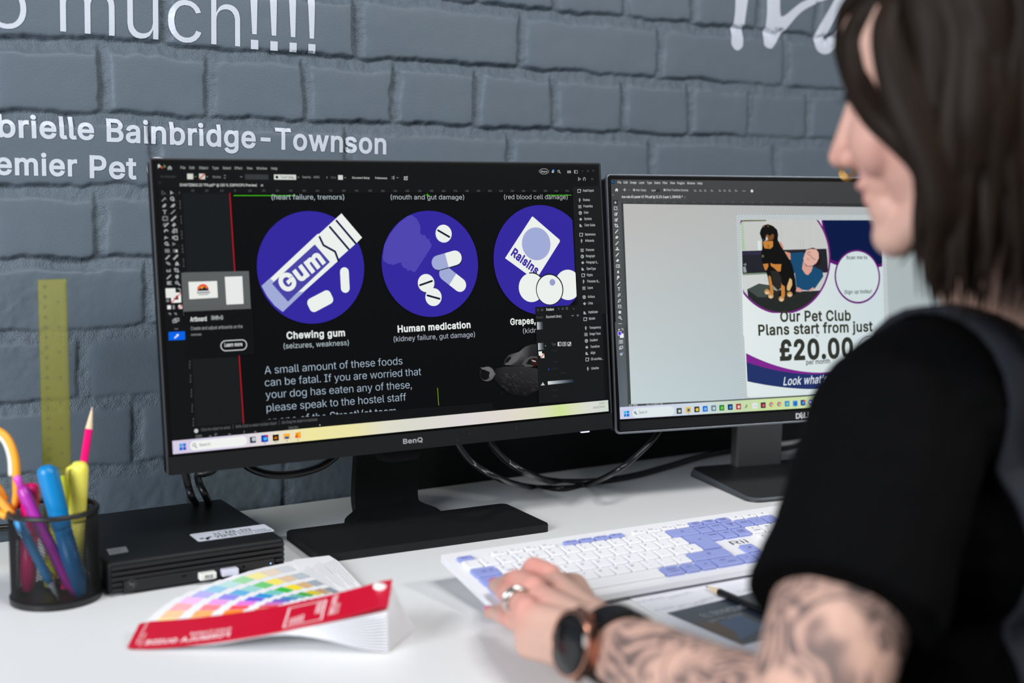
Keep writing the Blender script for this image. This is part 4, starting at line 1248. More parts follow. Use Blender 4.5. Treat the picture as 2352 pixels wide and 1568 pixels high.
for i, (t, a, b, y, zz) in enumerate(DK):
    cv.k = z3 if zz == 3 else z4
    e = 0 if zz == 3 else -6
    cv.text(t, (a, y), (b, y + e), (182, 186, 184), 12, cap=2.9)
    xi, yi = a - 36, y - 6
    D = (165, 169, 168)
    if i % 6 == 0:
        cv.line([(xi - 16, yi - 16), (xi + 12, yi - 16), (xi + 12, yi + 14), (xi - 16, yi + 14), (xi - 16, yi - 16)], 0.8, D)
        cv.poly([(xi, yi - 18), (xi + 18, yi - 18), (xi + 18, yi)], D)
    elif i % 6 == 1:
        cv.poly([(xi - 12, yi - 6), (xi + 14, yi - 6), (xi + 4, yi + 4), (xi + 4, yi + 18), (xi - 4, yi + 18), (xi - 4, yi + 4)], D)
        cv.circ((xi - 6, yi - 14), (xi + 6, yi - 14), D, 10)
    elif i % 6 == 2:
        for q in (-12, 0, 12):
            cv.line([(xi - 14, yi + q), (xi + 14, yi + q)], 0.8, D)
    elif i % 6 == 3:
        cv.ring((xi - 16, yi), (xi + 16, yi), 1.2, D, 20)
        cv.poly([(xi, yi - 14), (xi + 14, yi), (xi, yi + 4)], D)
    elif i % 6 == 4:
        cv.poly([(xi - 16, yi), (xi, yi - 16), (xi + 16, yi), (xi, yi + 16)], D)
    else:
        cv.poly([(xi - 14, yi + 14), (xi - 14, yi - 14), (xi - 2, yi - 14), (xi + 14, yi + 14)], D)
# status line and taskbar
cv.k = z2
cv.circ((456, 1260), (498, 1258), (196, 198, 198), 20)
cv.text('Click the object to select   |   Shift+Click to select multiple object   |   Alt+Drag the object to duplicate', (526, 1262), (1688, 1156), (104, 108, 110), 4, cap=2.9)
cv.text('150%', (472, 1328), (536, 1322), (130, 132, 132), 8, cap=2.6)
cv.text("0'", (662, 1310), (688, 1308), (130, 132, 132), 8, cap=2.6)
for x, y in ((618, 1310), (810, 1292), (1068, 1268)):
    cv.line([(x - 9, y - 3), (x, y + 4), (x + 9, y - 3)], 0.6, (150, 152, 152))
cv.text('1', (953, 1284), (960, 1284), (170, 172, 172), 8, cap=2.8)
cv.text('Selection', (1400, 1240), (1496, 1232), (110, 112, 112), 6, cap=2.8)
cv.poly([(1708, 1192), (1720, 1200), (1710, 1210)], (210, 212, 212))
hx = SW / 2
y0 = -SH / 2
y1 = -SH / 2 + 0.0136
stops = [(-hx, (214, 203, 228)), (-hx + 0.05, (214, 206, 232)), (-hx + 0.10, (226, 218, 216)), (-hx + 0.145, (238, 230, 160)), (-hx + 0.20, (234, 226, 168)), (-hx + 0.235, (222, 220, 204)), (0, (216, 216, 204)),
         (0.07, (220, 214, 214)), (0.13, (224, 216, 206)), (0.17, (218, 220, 188)), (0.196, (206, 226, 150)), (0.215, (216, 222, 186)), (0.24, (216, 218, 212)), (hx, (204, 216, 202))]
cv.step()
for (xa, ca), (xb, cb) in zip(stops, stops[1:]):
    cv.grad([(xa, y0), (xb, y0), (xb, y1), (xa, y1)], [ca, cb, cb, ca], raw=True)
cv.k = None


def win_logo(c, s_, cols):
    x, y = cv.p(c)
    for i, (sx, sy) in enumerate(((-1, 1), (1, 1), (-1, -1), (1, -1))):
        cv.poly([(x + sx * s_ * 0.08, y + sy * s_ * 0.08), (x + sx * s_, y + sy * s_ * 0.08), (x + sx * s_, y + sy * s_), (x + sx * s_ * 0.08, y + sy * s_)], cols[i], raw=True)


def pill(l, r, h, col):
    a, b = cv.p(l), cv.p(r)
    cv.poly(rrect(math.hypot(b[0] - a[0], b[1] - a[1]), h, h / 2 - 1e-5, 8, (a[0] + b[0]) / 2, (a[1] + b[1]) / 2), col, raw=True)


def icon(c, w, h, col, r=0.0006):
    x, y = cv.p(c)
    cv.poly(rrect(w, h, r, 4, x, y), col, raw=True)


win_logo((418.5, 1025.5), 0.0034, ((40, 160, 226), (12, 110, 210), (0, 96, 204), (0, 84, 196)))
pill((435, 1023), (566, 1011.5), 0.0098, (240, 242, 240))
cv.ring((441, 1021), (449, 1021), 0.0006 * 1000, (70, 78, 84), 16)
cv.line([(448.5, 1025), (450.5, 1028)], 0.8, (70, 78, 84))
cv.text('Search', (457, 1024.5), (482, 1022), (120, 124, 124), 8, cap=3.0)
x = 0.0064
icon((579.5, 1009.5), x, x, (40, 60, 80))
icon((581.5, 1008), x * .6, x * .6, (190, 200, 200))
icon((606.5, 1006.5), x * 1.15, x * 1.15, (14, 60, 180))
icon((608, 1007), x * .6, x * .5, (60, 180, 250))
cv.circ((609, 1001), (615, 1001), (210, 20, 60), 16)
pill((624, 1006), (640, 1004.5), 0.0105, (244, 238, 196))
icon((632, 1004.5), x * 1.05, x * 1.05, (40, 14, 0))
cv.text('Ai', (628.6, 1008), (635.4, 1007.2), (255, 150, 20), 20)
cv.line([(629, 1014.5), (636, 1014)], 0.6, (70, 90, 160))
icon((657, 1001.5), x * 1.1, x * .9, (248, 176, 36))
icon((657.5, 1004.5), x * .7, x * .4, (30, 90, 160))
icon((683.5, 999), x * .9, x * .9, (240, 130, 10))
icon((686, 997), x * .45, x * .9, (250, 170, 40))
cv.ring((676, 1002), (682, 1002), 0.9, (230, 60, 60), 12)
for c in ((607, 1017.5), (657.5, 1011.8), (683, 1009.8)):
    cv.circ((c[0] - 1.2, c[1]), (c[0] + 1.2, c[1]), (40, 40, 50), 8)
cv.text('14:41', (1374, 928), (1386.5, 926.6), (120, 126, 122), 6, cap=2.3)
cv.text('18/02/2026', (1360, 938), (1387, 935), (120, 126, 122), 6, cap=2.3)
CV1 = cv
# ---------------- picture on the right monitor
cv = Canvas(F2)
DK1, DK2, DK3 = (66, 69, 71), (52, 55, 57), (84, 92, 98)
cv.poly([(-SW / 2, -SH / 2), (SW / 2, -SH / 2), (SW / 2, SH / 2), (-SW / 2, SH / 2)], (60, 63, 65), raw=True)
hx, hy = SW / 2, SH / 2
cv.grad([(-hx, hy), (hx, hy), (hx, hy - 0.0285), (-hx, hy - 0.0285)], [(70, 72, 73), (58, 60, 62), (56, 58, 60), (68, 70, 72)], raw=True)
cv.grad([(-hx, hy - 0.0285), (hx, hy - 0.0285), (hx, hy - 0.041), (-hx, hy - 0.041)], [(58, 60, 62), (44, 46, 48), (44, 46, 48), (58, 60, 62)], raw=True)
cv.k = z5
cv.poly([(108, 310), (200, 312), (262, 1568), (150, 1568)], (76, 80, 82))
cv.k = z8
cv.grad([(140, 0), (238, 0), (275, 850), (188, 860)], [(78, 84, 88), (76, 82, 86), (98, 108, 116), (92, 102, 110)])
cv.poly([(250, 0), (285, 0), (305, 815), (270, 830)], (66, 70, 70))
# work area, with the panel's viewing-angle falloff painted into its corner colours
cv.k = None
A0, A1, A2, A3 = cv.p((1431.5, 468)), cv.p((2190, 478)), cv.p((2206, 895)), cv.p((1449.5, 928))
NX, NY = 12, 6
c00, c10, c11, c01 = (187, 186, 184), (168, 178, 178), (162, 176, 182), (196, 210, 214)
mid = [(190, 189, 187), (200, 212, 212)]


def wa(s_, t_):
    top = [c00[i] * (1 - s_) + c10[i] * s_ for i in range(3)]
    bot = [c01[i] * (1 - s_) + c11[i] * s_ for i in range(3)]
    return [top[i] * (1 - t_) + bot[i] * t_ for i in range(3)]


def wp(s_, t_):
    return [(A0[i] * (1 - s_) + A1[i] * s_) * (1 - t_) + (A3[i] * (1 - s_) + A2[i] * s_) * t_ for i in range(2)]


cv.step()
zk = cv.z
for i in range(NX):
    for j in range(NY):
        q = [(i / NX, j / NY), ((i + 1) / NX, j / NY), ((i + 1) / NX, (j + 1) / NY), (i / NX, (j + 1) / NY)]
        cv.z = zk
        cv.grad([wp(*x) for x in q], [wa(*x) for x in q], raw=True)
# menu and option bars
cv.k = z5
cv.poly([(105, 105), (138, 105), (139, 138), (106, 138)], (0, 30, 60))
cv.text('Ps', (112, 131), (133, 131), (40, 150, 230), 10, cap=2.6)
for t, a, b in (('File', 168, 204), ('Edit', 229, 270), ('Image', 293, 357), ('Layer', 383, 437), ('Type', 462, 510), ('Select', 535, 596), ('Filter', 619, 667), ('View', 692, 742), ('Plugins', 765, 837), ('Window', 862, 943), ('Help', 967, 1016)):
    y = 136 + (a - 168) * 0.0115
    cv.text(t, (a, y), (b, y), (206, 210, 208), 10, cap=2.9)
cv.poly([(142, 200), (158, 182), (174, 202), (170, 204), (170, 216), (162, 216), (162, 206), (154, 206), (154, 216), (146, 216), (146, 204)], (220, 226, 222))


def cross(x, y, r, c=(205, 208, 206)):
    cv.line([(x - r, y), (x + r, y)], 0.6, c)
    cv.line([(x, y - r), (x, y + r)], 0.6, c)
    for dx, dy in ((1, 0), (-1, 0), (0, 1), (0, -1)):
        cv.poly([(x + dx * (r + 3), y + dy * (r + 3)), (x + dx * (r - 3) - dy * 4, y + dy * (r - 3) - dx * 4), (x + dx * (r - 3) + dy * 4, y + dy * (r - 3) + dx * 4)], c)


cross(238, 199, 14)
cv.line([(276, 202), (282, 206), (288, 202)], 0.5, (130, 132, 132))
for x, t, b in ((322, 'Auto-Select:', 456), (628, 'Show Transform Controls', 874)):
    cv.rrect((x, 190), (x + 20, 212), 0.6, (206, 210, 208))
    cv.line([(x + 4, 201), (x + 8, 207), (x + 16, 195)], 0.5, (50, 52, 54))
    cv.text(t, (x + 28, 211), (b, 215), (190, 194, 192), 10, cap=2.8)
cv.poly([(492, 190), (590, 192), (590, 224), (492, 222)], (48, 51, 53))
cv.text('Layer', (503, 214), (549, 215), (196, 200, 198), 10, cap=2.8)
for x in (934, 986, 1034, 1100, 1180, 1228, 1278, 1342):
    cv.line([(x, 196), (x, 220)], 0.5, (120, 124, 124))
    cv.line([(x + 4, 202), (x + 14, 202)], 0.9, (140, 144, 144))
    cv.line([(x + 4, 213), (x + 22, 213)], 0.9, (140, 144, 144))
for x in (1420, 1431, 1442):
    cv.circ((x - 3, 211), (x + 3, 211), (210, 212, 210), 8)
cv.circ((1498, 211), (1524, 212), (214, 218, 214), 20)
cv.line([(116, 250), (128, 250)], 0.6, (160, 162, 162))
cv.poly([(186, 246), (862, 250), (866, 302), (190, 300)], (70, 72, 74))
cv.text('Ace vets A3 poster V2 TPA.pdf @ 22.2% (Layer 1, CMYK/8) *', (208, 281), (818, 282), (230, 234, 232), 12, cap=3.0)
cv.line([(834, 268), (844, 280)], 0.4, (130, 132, 132))
cv.line([(844, 268), (834, 280)], 0.4, (130, 132, 132))
for k in range(22):
    x = 240 + k * 99.5 - k * k * 0.12
    cv.text(str(abs(220 - k * 20)), (x - (14 if k < 7 else 9), 332 + k * 0.1), (x + 14, 332 + k * 0.1), (96, 99, 101), 4, cap=1.9)
for x, a in ((1280, 1),):
    pass
for k in range(7):
    y = 450 + k * 118
    cv.text('1', (214 + k * 4.2, y), (220 + k * 4.2, y), (98, 101, 103), 4, cap=1.8)
# tools
for i, (x, y) in enumerate(((144, 327), (147, 385), (150, 442), (152, 500), (154, 557), (157, 615), (159, 673), (161, 733), (163, 790), (164, 848), (167, 905), (169, 962), (171, 1020), (174, 1078), (177, 1137), (180, 1193), (182, 1251), (184, 1309), (186, 1366), (188, 1424), (189, 1480), (192, 1538))):
    c = (214, 217, 214)
    if i == 0:
        cv.rrect((x - 28, y - 26), (x + 28, y + 26), 0.8, (50, 52, 54))
        cross(x, y, 12, c)
    elif i in (1, 18):
        for a, b in (((-14, -14), (14, -14)), ((14, -14), (14, 14)), ((14, 14), (-14, 14)), ((-14, 14), (-14, -14))):
            cv.line([(x + a[0], y + a[1]), (x + b[0], y + b[1])], 0.55, c)
        if i == 18:
            cv.line([(x - 14, y - 4), (x + 14, y - 4)], 0.5, c)
    elif i in (2, 3):
        cv.ring((x - 16, y + 2), (x + 12, y + 2), 0.7, c, 14)
        cv.line([(x - 4, y + 12), (x + 14, y - 14)], 0.9, c)
    elif i == 4:
        cv.line([(x - 10, y - 18), (x - 10, y + 10), (x + 18, y + 10)], 0.8, c)
        cv.line([(x - 18, y - 10), (x + 10, y - 10), (x + 10, y + 18)], 0.8, c)
    elif i in (5, 7, 9, 14):
        cv.line([(x - 14, y + 16), (x + 12, y - 14)], 1.1, c)
        cv.circ((x - 16, y + 12), (x - 6, y + 12), c, 10)
    elif i in (6, 10):
        cv.poly([(x - 18, y + 10), (x - 2, y - 14), (x + 16, y - 4), (x + 2, y + 16)], c)
    elif i == 8:
        cv.poly([(x - 18, y + 14), (x - 18, y + 4), (x - 5, y + 2), (x - 7, y - 16), (x + 7, y - 16), (x + 5, y + 2), (x + 18, y + 4), (x + 18, y + 14)], c)
    elif i == 11:
        cv.line([(x - 16, y - 14), (x + 16, y - 14), (x + 16, y + 14), (x - 16, y + 14), (x - 16, y - 14)], 0.6, c)
        cv.poly([(x - 2, y - 12), (x + 14, y - 12), (x + 14, y + 12), (x - 2, y + 12)], (150, 153, 152))
    elif i == 12:
        cv.poly([(x, y - 18), (x + 10, y), (x + 10, y + 10), (x, y + 16), (x - 10, y + 10), (x - 10, y)], c)
    elif i in (13, 20):
        cv.ring((x - 14, y - 6), (x + 10, y - 6), 0.8 if i == 20 else 2.4, c, 16)
        cv.line([(x + 8 if i == 20 else x - 8, y + 6), (x + 18 if i == 20 else x - 14, y + 16)], 1.0, c)
    elif i == 15:
        cv.text('T', (x - 13, y + 15), (x + 13, y + 15), c, 24, cap=4.0)
    elif i in (16, 17):
        cv.line([(x - 14, y + 16), (x - 8, y - 6), (x + 6, y - 16), (x + 12, y - 8), (x + 4, y + 8), (x - 14, y + 16)], 0.7, c)
    elif i == 19:
        cv.poly([(x - 16, y - 2), (x - 8, y - 14), (x + 12, y - 14), (x + 14, y + 6), (x + 2, y + 16), (x - 8, y + 12)], c)
    else:
        for q in (-12, 0, 12):
            cv.circ((x + q - 4, y), (x + q + 4, y), c, 8)
    if 0 < i < 20:
        cv.poly([(x + 22, y + 20), (x + 28, y + 20), (x + 28, y + 14)], (180, 183, 181))
cv.k = z8
cv.poly([(163, 60), (186, 58), (187, 80), (164, 82)], (40, 42, 44))
cv.poly([(172, 66), (186, 65), (187, 80), (173, 81)], (220, 222, 222))
cv.line([(204, 64), (218, 66), (221, 78)], 0.8, (200, 204, 204))
cv.poly([(188, 114), (226, 112), (227, 154), (189, 156)], (236, 240, 240))
cv.poly([(167, 92), (203, 90), (205, 130), (169, 132)], (226, 226, 240))
cv.poly([(171, 96), (199, 94), (201, 126), (173, 128)], (88, 44, 236))
cv.line([(181, 180), (216, 178), (217, 208), (182, 210), (181, 180)], 0.6, (200, 204, 204))
cv.ring((190, 194), (208, 194), 0.7, (200, 204, 204), 12)
cv.line([(192, 240), (218, 238), (218, 258), (193, 260), (192, 240)], 0.7, (206, 210, 210))
cv.line([(184, 250), (184, 268), (206, 268)], 0.7, (206, 210, 210))
cv.ring((190, 320), (214, 318), 0.9, (206, 210, 210), 14)
cv.circ((212, 304), (224, 304), (60, 150, 240), 10)
# ---------------- the poster
cv.k = None
PTL, PTR, PBR, PBL = cv.p((1690, 493)), cv.p((2031, 493.6)), cv.p((2048, 905)), cv.p((1707, 913))
Q = [np.array(x) for x in (PTL, PTR, PBR, PBL)]
cv.poly([tuple(x) for x in Q], (214, 222, 222), raw=True)
# chequered transparency border
uw, uh = 120, 150
zk = cv.z + 0.000004


def pp(s_, t_):
    return tuple((Q[0] * (1 - s_) + Q[1] * s_) * (1 - t_) + (Q[3] * (1 - s_) + Q[2] * s_) * t_)


colk = lin((158, 166, 172)) + [1.0]
for i in range(uw):
    for j in range(uh):
        if (i + j) % 2 == 0 and (i < 5 or i >= uw - 5 or j < 5):
            cv.g.add([(*pp((i + a) / uw, (j + b) / uh), zk) for a, b in ((0, 0), (1, 0), (1, 1), (0, 1))], [[0, 1, 2, 3]], 0, None, colk)
cv.z = zk
cv.k = z6
cv.grad([(208, 182), (1905, 186), (1940, 1568), (243, 1568)], [(222, 228, 226), (206, 218, 222), (202, 216, 220), (226, 234, 234)])
cv.k = z7
cv.grad([(245, 0), (1945, 0), (1978, 850), (290, 895)], [(226, 234, 234), (202, 216, 220), (204, 218, 220), (222, 232, 232)])
# navy header field with purple edge
cv.k = z6
cv.poly([(1180, 186), (1905, 186), (1912, 740), (1860, 752), (1600, 775), (1360, 725), (1270, 690)], (96, 14, 112))
cv.poly([(1200, 186), (1905, 186), (1910, 700), (1860, 715), (1640, 745), (1400, 700), (1290, 655)], (2, 22, 68))
# round photograph of the dog and the vet
cx, cy = cv.p((700, 620))
RR = cv.rad((108, 640), (1306, 600))
vx = lambda q: cv.p(q)
circ = [(cx + RR * math.cos(2 * math.pi * k / 90), cy + RR * 1.0 * math.sin(2 * math.pi * k / 90)) for k in range(90)]
xl, yt = cv.p((222, 600))[0], cv.p((700, 184))[1]


def in_photo(pts, r):
    """clip a polygon to the round photo with its squared top-left"""
    out = []
    n = len(pts)
    dense = []
    for i in range(n):
        a, b = np.array(pts[i]), np.array(pts[(i + 1) % n])
        L = np.hypot(*(b - a))
        k = max(1, int(L / 0.004))
        dense += [a + (b - a) * t / k for t in range(k)]
    for x, y in dense:
        x, y = max(x, xl), min(y, yt)
        d = math.hypot(x - cx, y - cy)
        if d > r:
            x, y = cx + (x - cx) * r / d, cy + (y - cy) * r / d
            x = max(x, xl)
            y = min(y, yt)
        out.append((x, y))
    return out


def ph(pts, c, r=None):
    cv.poly(in_photo([cv.p(x) for x in pts], r or RR - 0.0026), c, raw=True)


FULL = [(100, 100), (1400, 100), (1400, 1300), (100, 1300)]
ph(FULL, (112, 30, 122), RR)
ph(FULL, (196, 198, 196))
ph([(222, 184), (240, 186), (262, 540), (226, 545)], (168, 196, 160))
ph([(225, 184), (520, 184), (518, 196), (228, 202)], (92, 84, 30))
cv.line([(694, 195), (706, 530)], 0.35, (176, 178, 176))
cv.line([(1044, 200), (1052, 525)], 0.35, (178, 180, 178))
cv.line([(928, 430), (932, 530)], 0.35, (150, 152, 150))
cv.line([(962, 430), (966, 530)], 0.35, (150, 152, 150))
ph([(412, 435), (452, 432), (458, 545), (420, 548)], (214, 224, 224))
ph([(228, 556), (1245, 528), (1262, 815), (235, 828)], (34, 34, 44))
ph([(240, 560), (460, 556), (455, 600), (240, 604)], (44, 42, 66))
ph([(236, 826), (560, 812), (562, 832), (238, 846)], (122, 140, 118))
ph([(1240, 526), (1320, 520), (1320, 840), (1268, 820)], (186, 184, 176))
ph([(240, 846), (560, 834), (580, 1050), (240, 1060)], (204, 208, 206))
cv.line([(498, 850), (506, 930)], 0.35, (150, 154, 150))
cv.line([(528, 850), (534, 930)], 0.35, (150, 154, 150))
ph([(240, 745), (270, 742), (284, 812), (246, 816)], (150, 156, 156))
cv.poly([(240, 715), (276, 700), (282, 728), (262, 735)], (120, 130, 130))
ph([(290, 1015), (430, 946), (620, 975), (900, 1040), (1200, 1030), (1150, 1260), (700, 1320), (400, 1250), (300, 1100)], (36, 40, 38))
ph([(290, 1015), (430, 946), (560, 972), (520, 1110), (420, 1110)], (66, 76, 72))
# vet
TEAL = (22, 74, 112)
cv.poly([(740, 560), (808, 580), (815, 662), (770, 655), (735, 600)], (204, 146, 122))
cv.poly([(672, 440), (700, 455), (722, 500), (728, 530), (700, 545), (675, 500)], (206, 140, 120))
ph([(808, 580), (960, 572), (1020, 600), (950, 720), (1000, 840), (1080, 740), (1190, 790), (1204, 860), (1100, 1010), (1040, 1030), (930, 1020), (880, 990), (862, 820), (820, 790)], TEAL)
cv.poly([(960, 680), (1000, 740), (1078, 742), (1060, 800), (1020, 846), (985, 830), (948, 770)], (214, 158, 142))
cv.poly([(1110, 526), (1150, 560), (1176, 620), (1180, 690), (1150, 735), (1110, 730), (1140, 660), (1120, 580)], (34, 24, 22))
cv.poly([(1000, 545), (1060, 520), (1112, 528), (1146, 575), (1150, 640), (1120, 700), (1070, 735), (1010, 735), (968, 690), (964, 640), (985, 580)], (220, 172, 158))
cv.poly([(1000, 545), (1020, 530), (1080, 515), (1120, 530), (1104, 534), (1050, 532)], (60, 42, 36))
cv.line([(1010, 575), (1024, 600), (1050, 612), (1070, 640), (1108, 660)], 0.6, (70, 50, 50))
cv.line([(1012, 580), (1036, 560), (1050, 590)], 0.5, (70, 50, 50))
cv.line([(1006, 648), (1036, 664)], 0.8, (180, 96, 96))
ph([(866, 1000), (900, 990), (960, 1025), (930, 1050), (868, 1040)], (206, 150, 140))
ph([(1020, 1030), (1080, 990), (1100, 1010), (1050, 1042)], (210, 156, 146))
# dog
BLK, TAN, TN2 = (14, 13, 14), (196, 128, 56), (214, 176, 120)
cv.poly([(452, 300), (480, 250), (540, 234), (600, 256), (648, 300), (662, 360), (655, 420), (690, 490), (735, 560), (790, 650), (830, 720), (850, 800), (868, 900), (880, 1010), (860, 1080), (790, 1085), (760, 1000), (735, 1090), (690, 1130), (670, 1100), (690, 1000), (660, 960), (610, 1000), (600, 1060), (580, 1110), (545, 1105), (560, 1020), (540, 880), (515, 800), (480, 740), (470, 680), (455, 600), (470, 520), (470, 430), (440, 345)], BLK)
cv.poly([(512, 370), (530, 352), (560, 376), (590, 350), (612, 360), (606, 410), (580, 430), (500, 436), (510, 400)], (120, 76, 36))
cv.poly([(478, 420), (520, 395), (525, 370), (535, 400), (540, 425), (500, 440)], (190, 190, 190))
cv.poly([(480, 410), (510, 402), (512, 430), (486, 436)], (30, 28, 28))
cv.poly([(480, 440), (600, 436), (600, 500), (570, 530), (500, 526), (484, 490)], TAN)
cv.poly([(534, 480), (548, 480), (546, 524), (538, 524)], (130, 80, 30))
for q in ((488, 262), (540, 258)):
    cv.circ((q[0] - 8, q[1]), (q[0] + 8, q[1]), (140, 100, 40), 10)
cv.poly([(478, 712), (540, 706), (545, 735), (520, 790), (500, 780)], TAN)
cv.poly([(566, 700), (610, 714), (700, 714), (690, 800), (660, 805), (610, 760), (575, 735)], TAN)
cv.poly([(545, 850), (570, 860), (590, 960), (606, 1050), (590, 1100), (560, 1115), (545, 1090), (565, 1030)], TAN)
cv.poly([(690, 900), (708, 960), (740, 980), (742, 1080), (728, 1140), (700, 1160), (668, 1145), (672, 1110), (700, 1090)], TAN)
cv.poly([(570, 790), (660, 800), (700, 880), (700, 970), (660, 1030), (610, 1010), (590, 920)], (40, 38, 36))
cv.poly([(590, 960), (660, 1030), (690, 1000), (700, 1020), (640, 1034), (606, 1020)], (150, 150, 140))
cv.poly([(800, 880), (826, 900), (830, 960), (800, 1030), (770, 1030), (766, 980)], TN2)
for q in ((528, 1046), (572, 1094), (700, 1130), (800, 1075)):
    cv.ell(q, 0.0042, 0.0036, (188, 140, 84), 16)
    cv.ell((q[0], q[1] + 12), 0.003, 0.002, (216, 190, 150), 12)
cv.ring((464, 618), (490, 618), 0.5, (150, 150, 110), 14)
# sign-up disc (its code square stays blank)
cv.circ((1340, 870), (1886, 858), (104, 20, 116), 70)
a, b = cv.p((1358, 868)), cv.p((1866, 856))
cv.circ((1358, 868), (1868, 857), (206, 220, 222), 70)
cv.text('Scan me to', (1478, 655), (1730, 652), (52, 58, 52), 14, cap=4.6)
cv.text('Sign up today!', (1456, 1070), (1784, 1058), (52, 58, 52), 12, cap=4.8)
# writing
INK = (52, 54, 40)
cv.text('Our Pet Club', (686, 1402), (1534, 1388), INK, 24, cap=13.2)
cv.k = z7
cv.text('Plans start from just', (424, 156), (1798, 106), INK, 24, cap=13.2)
cv.text('£20.00', (682, 450), (1566, 414), (50, 52, 46), 34, cap=24.5)
cv.text('per month', (998, 507), (1284, 490), (60, 62, 54), 14, cap=6.0)
cv.line([(1110, 155), (1128, 135), (1144, 155), (1128, 175), (1110, 155)], 0.35, (110, 116, 110))
cv.ring((1612, 350), (1915, 340), 1.0, (92, 40, 110), 60)
cv.text('SPREAD', (1628, 364), (1892, 350), (70, 64, 84), 14, cap=6.4)
cv.text('THE COST', (1630, 430), (1900, 416), (70, 64, 84), 14, cap=6.4)


def arc(p0, p1, p2, n=24):
    """parabola through three photo points"""
    a, b, c = [np.array(cv.p(x)) for x in (p0, p1, p2)]
    out = []
    for k in range(n + 1):
        x = a[0] + (c[0] - a[0]) * k / n
        l0 = (x - b[0]) * (x - c[0]) / ((a[0] - b[0]) * (a[0] - c[0]))
        l1 = (x - a[0]) * (x - c[0]) / ((b[0] - a[0]) * (b[0] - c[0]))
        l2 = (x - a[0]) * (x - b[0]) / ((c[0] - a[0]) * (c[0] - b[0]))
        out.append((x, l0 * a[1] + l1 * b[1] + l2 * c[1]))
    return out


top, med, bot = arc((275, 370), (1060, 600), (1968, 400)), arc((280, 478), (1080, 622), (1970, 450)), arc((292, 708), (1000, 800), (1976, 700))
cv.poly(top + med[::-1], (126, 36, 140), raw=True)
cv.poly(med + bot[::-1], (34, 50, 104), raw=True)
cv.text("Look what's included?", (722, 756), (1700, 700), (216, 226, 234), 12, cap=10.5, slant=0.22)
# foot of the window: status strip and task bar
cv.k = z8
cv.poly([(272, 826), (1000, 790), (2400, 705), (3300, 660), (3300, 705), (2400, 745), (1000, 825), (275, 862)], (78, 84, 86))
cv.text('22.18%', (280, 850), (366, 844), (214, 218, 218), 10, cap=3.4)
cv.text('Doc: 75.0M/57.3M', (456, 838), (614, 826), (176, 180, 180), 10, cap=2.8)
cv.line([(712, 808), (716, 822)], 0.5, (150, 152, 152))
y0, y1 = -hy, -hy + 0.0150
stops = [(-hx, (206, 206, 232)), (-hx + 0.11, (204, 216, 228)), (-hx + 0.17, (196, 216, 176)), (-hx + 0.21, (200, 222, 158)), (-hx + 0.27, (204, 222, 168)), (-hx + 0.32, (206, 204, 208)), (-hx + 0.40, (202, 200, 206)), (hx, (206, 206, 214))]
cv.step()
for (xa, ca), (xb, cb) in zip(stops, stops[1:]):
    cv.grad([(xa, y0), (xb, y0), (xb, y1), (xa, y1)], [ca, cb, cb, ca], raw=True)
zt = lambda x, y: (1380 + x / 4.5231, 900 + y / 4.52)
cv.k = zt
win_logo((264, 225), 0.0036, ((70, 180, 230), (30, 140, 214), (20, 130, 206), (10, 110, 200)))
pill((322, 219), (760, 192), 0.0118, (222, 232, 234))
cv.ring((341, 213), (364, 212), 0.8, (60, 64, 70), 16)
cv.line([(361, 222), (370, 232)], 1.0, (60, 64, 70))
cv.text('Search', (392, 226), (478, 220), (128, 134, 138), 6, cap=3.6)
IC = [((810, 196), (40, 56, 52), (190, 200, 190)), ((905, 185), (232, 190, 60), (60, 100, 150)), ((993, 180), (46, 46, 40), (240, 200, 60)), ((1080, 174), (30, 110, 200), (120, 180, 240)), ((1168, 167), (96, 130, 150), (190, 210, 210)),
      ((1252, 163), (30, 130, 60), (120, 200, 60)), ((1340, 156), (20, 40, 80), (60, 140, 220)), ((1426, 151), (170, 30, 30), (230, 200, 200)), ((1510, 148), None, None), ((1596, 142), (226, 230, 236), (210, 216, 224)), ((1682, 137), (50, 30, 60), (230, 80, 100)),
      ((1765, 130), 'chrome', None), ((1848, 126), 'chrome', None), ((1930, 121), (60, 140, 200), (120, 200, 170)), ((2014, 118), (60, 140, 220), (30, 90, 190)), ((2095, 110), (20, 60, 120), (70, 150, 230)), ((2178, 106), 'disc', (50, 90, 230)), ((2258, 98), (60, 36, 16), (190, 110, 40))]
for c, ca, cb in IC:
    s_ = 0.0072
    if ca == 'chrome':
        cv.circ((c[0] - 22, c[1]), (c[0] + 22, c[1]), (220, 70, 50), 24)
        cv.poly([(c[0] - 20, c[1] - 8), (c[0], c[1]), (c[0] - 4, c[1] + 22), (c[0] - 18, c[1] + 12)], (60, 150, 80))
        cv.poly([(c[0] + 20, c[1] - 8), (c[0], c[1]), (c[0], c[1] + 22), (c[0] + 18, c[1] + 12)], (240, 190, 50))
        cv.circ((c[0] - 11, c[1]), (c[0] + 11, c[1]), (230, 236, 240), 16)
        cv.circ((c[0] - 8, c[1]), (c[0] + 8, c[1]), (60, 120, 210), 16)
    elif ca == 'disc':
        cv.circ((c[0] - 23, c[1]), (c[0] + 23, c[1]), cb, 24)
        cv.ell(c, 0.0022, 0.0016, (230, 236, 246), 14)
    elif ca is None:
        cv.poly([(c[0] - 20, c[1] + 16), (c[0] - 8, c[1] - 4), (c[0], c[1] + 16)], (40, 110, 200))
        cv.poly([(c[0] - 6, c[1] - 18), (c[0] + 8, c[1] - 18), (c[0] + 2, c[1] + 4), (c[0] - 10, c[1] + 2)], (40, 150, 80))
        cv.poly([(c[0] + 4, c[1] - 16), (c[0] + 20, c[1] + 14), (c[0], c[1] + 16)], (240, 190, 50))
    else:
        icon(c, s_, s_, ca)
        icon((c[0] + 3, c[1] + 2), s_ * 0.5, s_ * 0.5, cb)
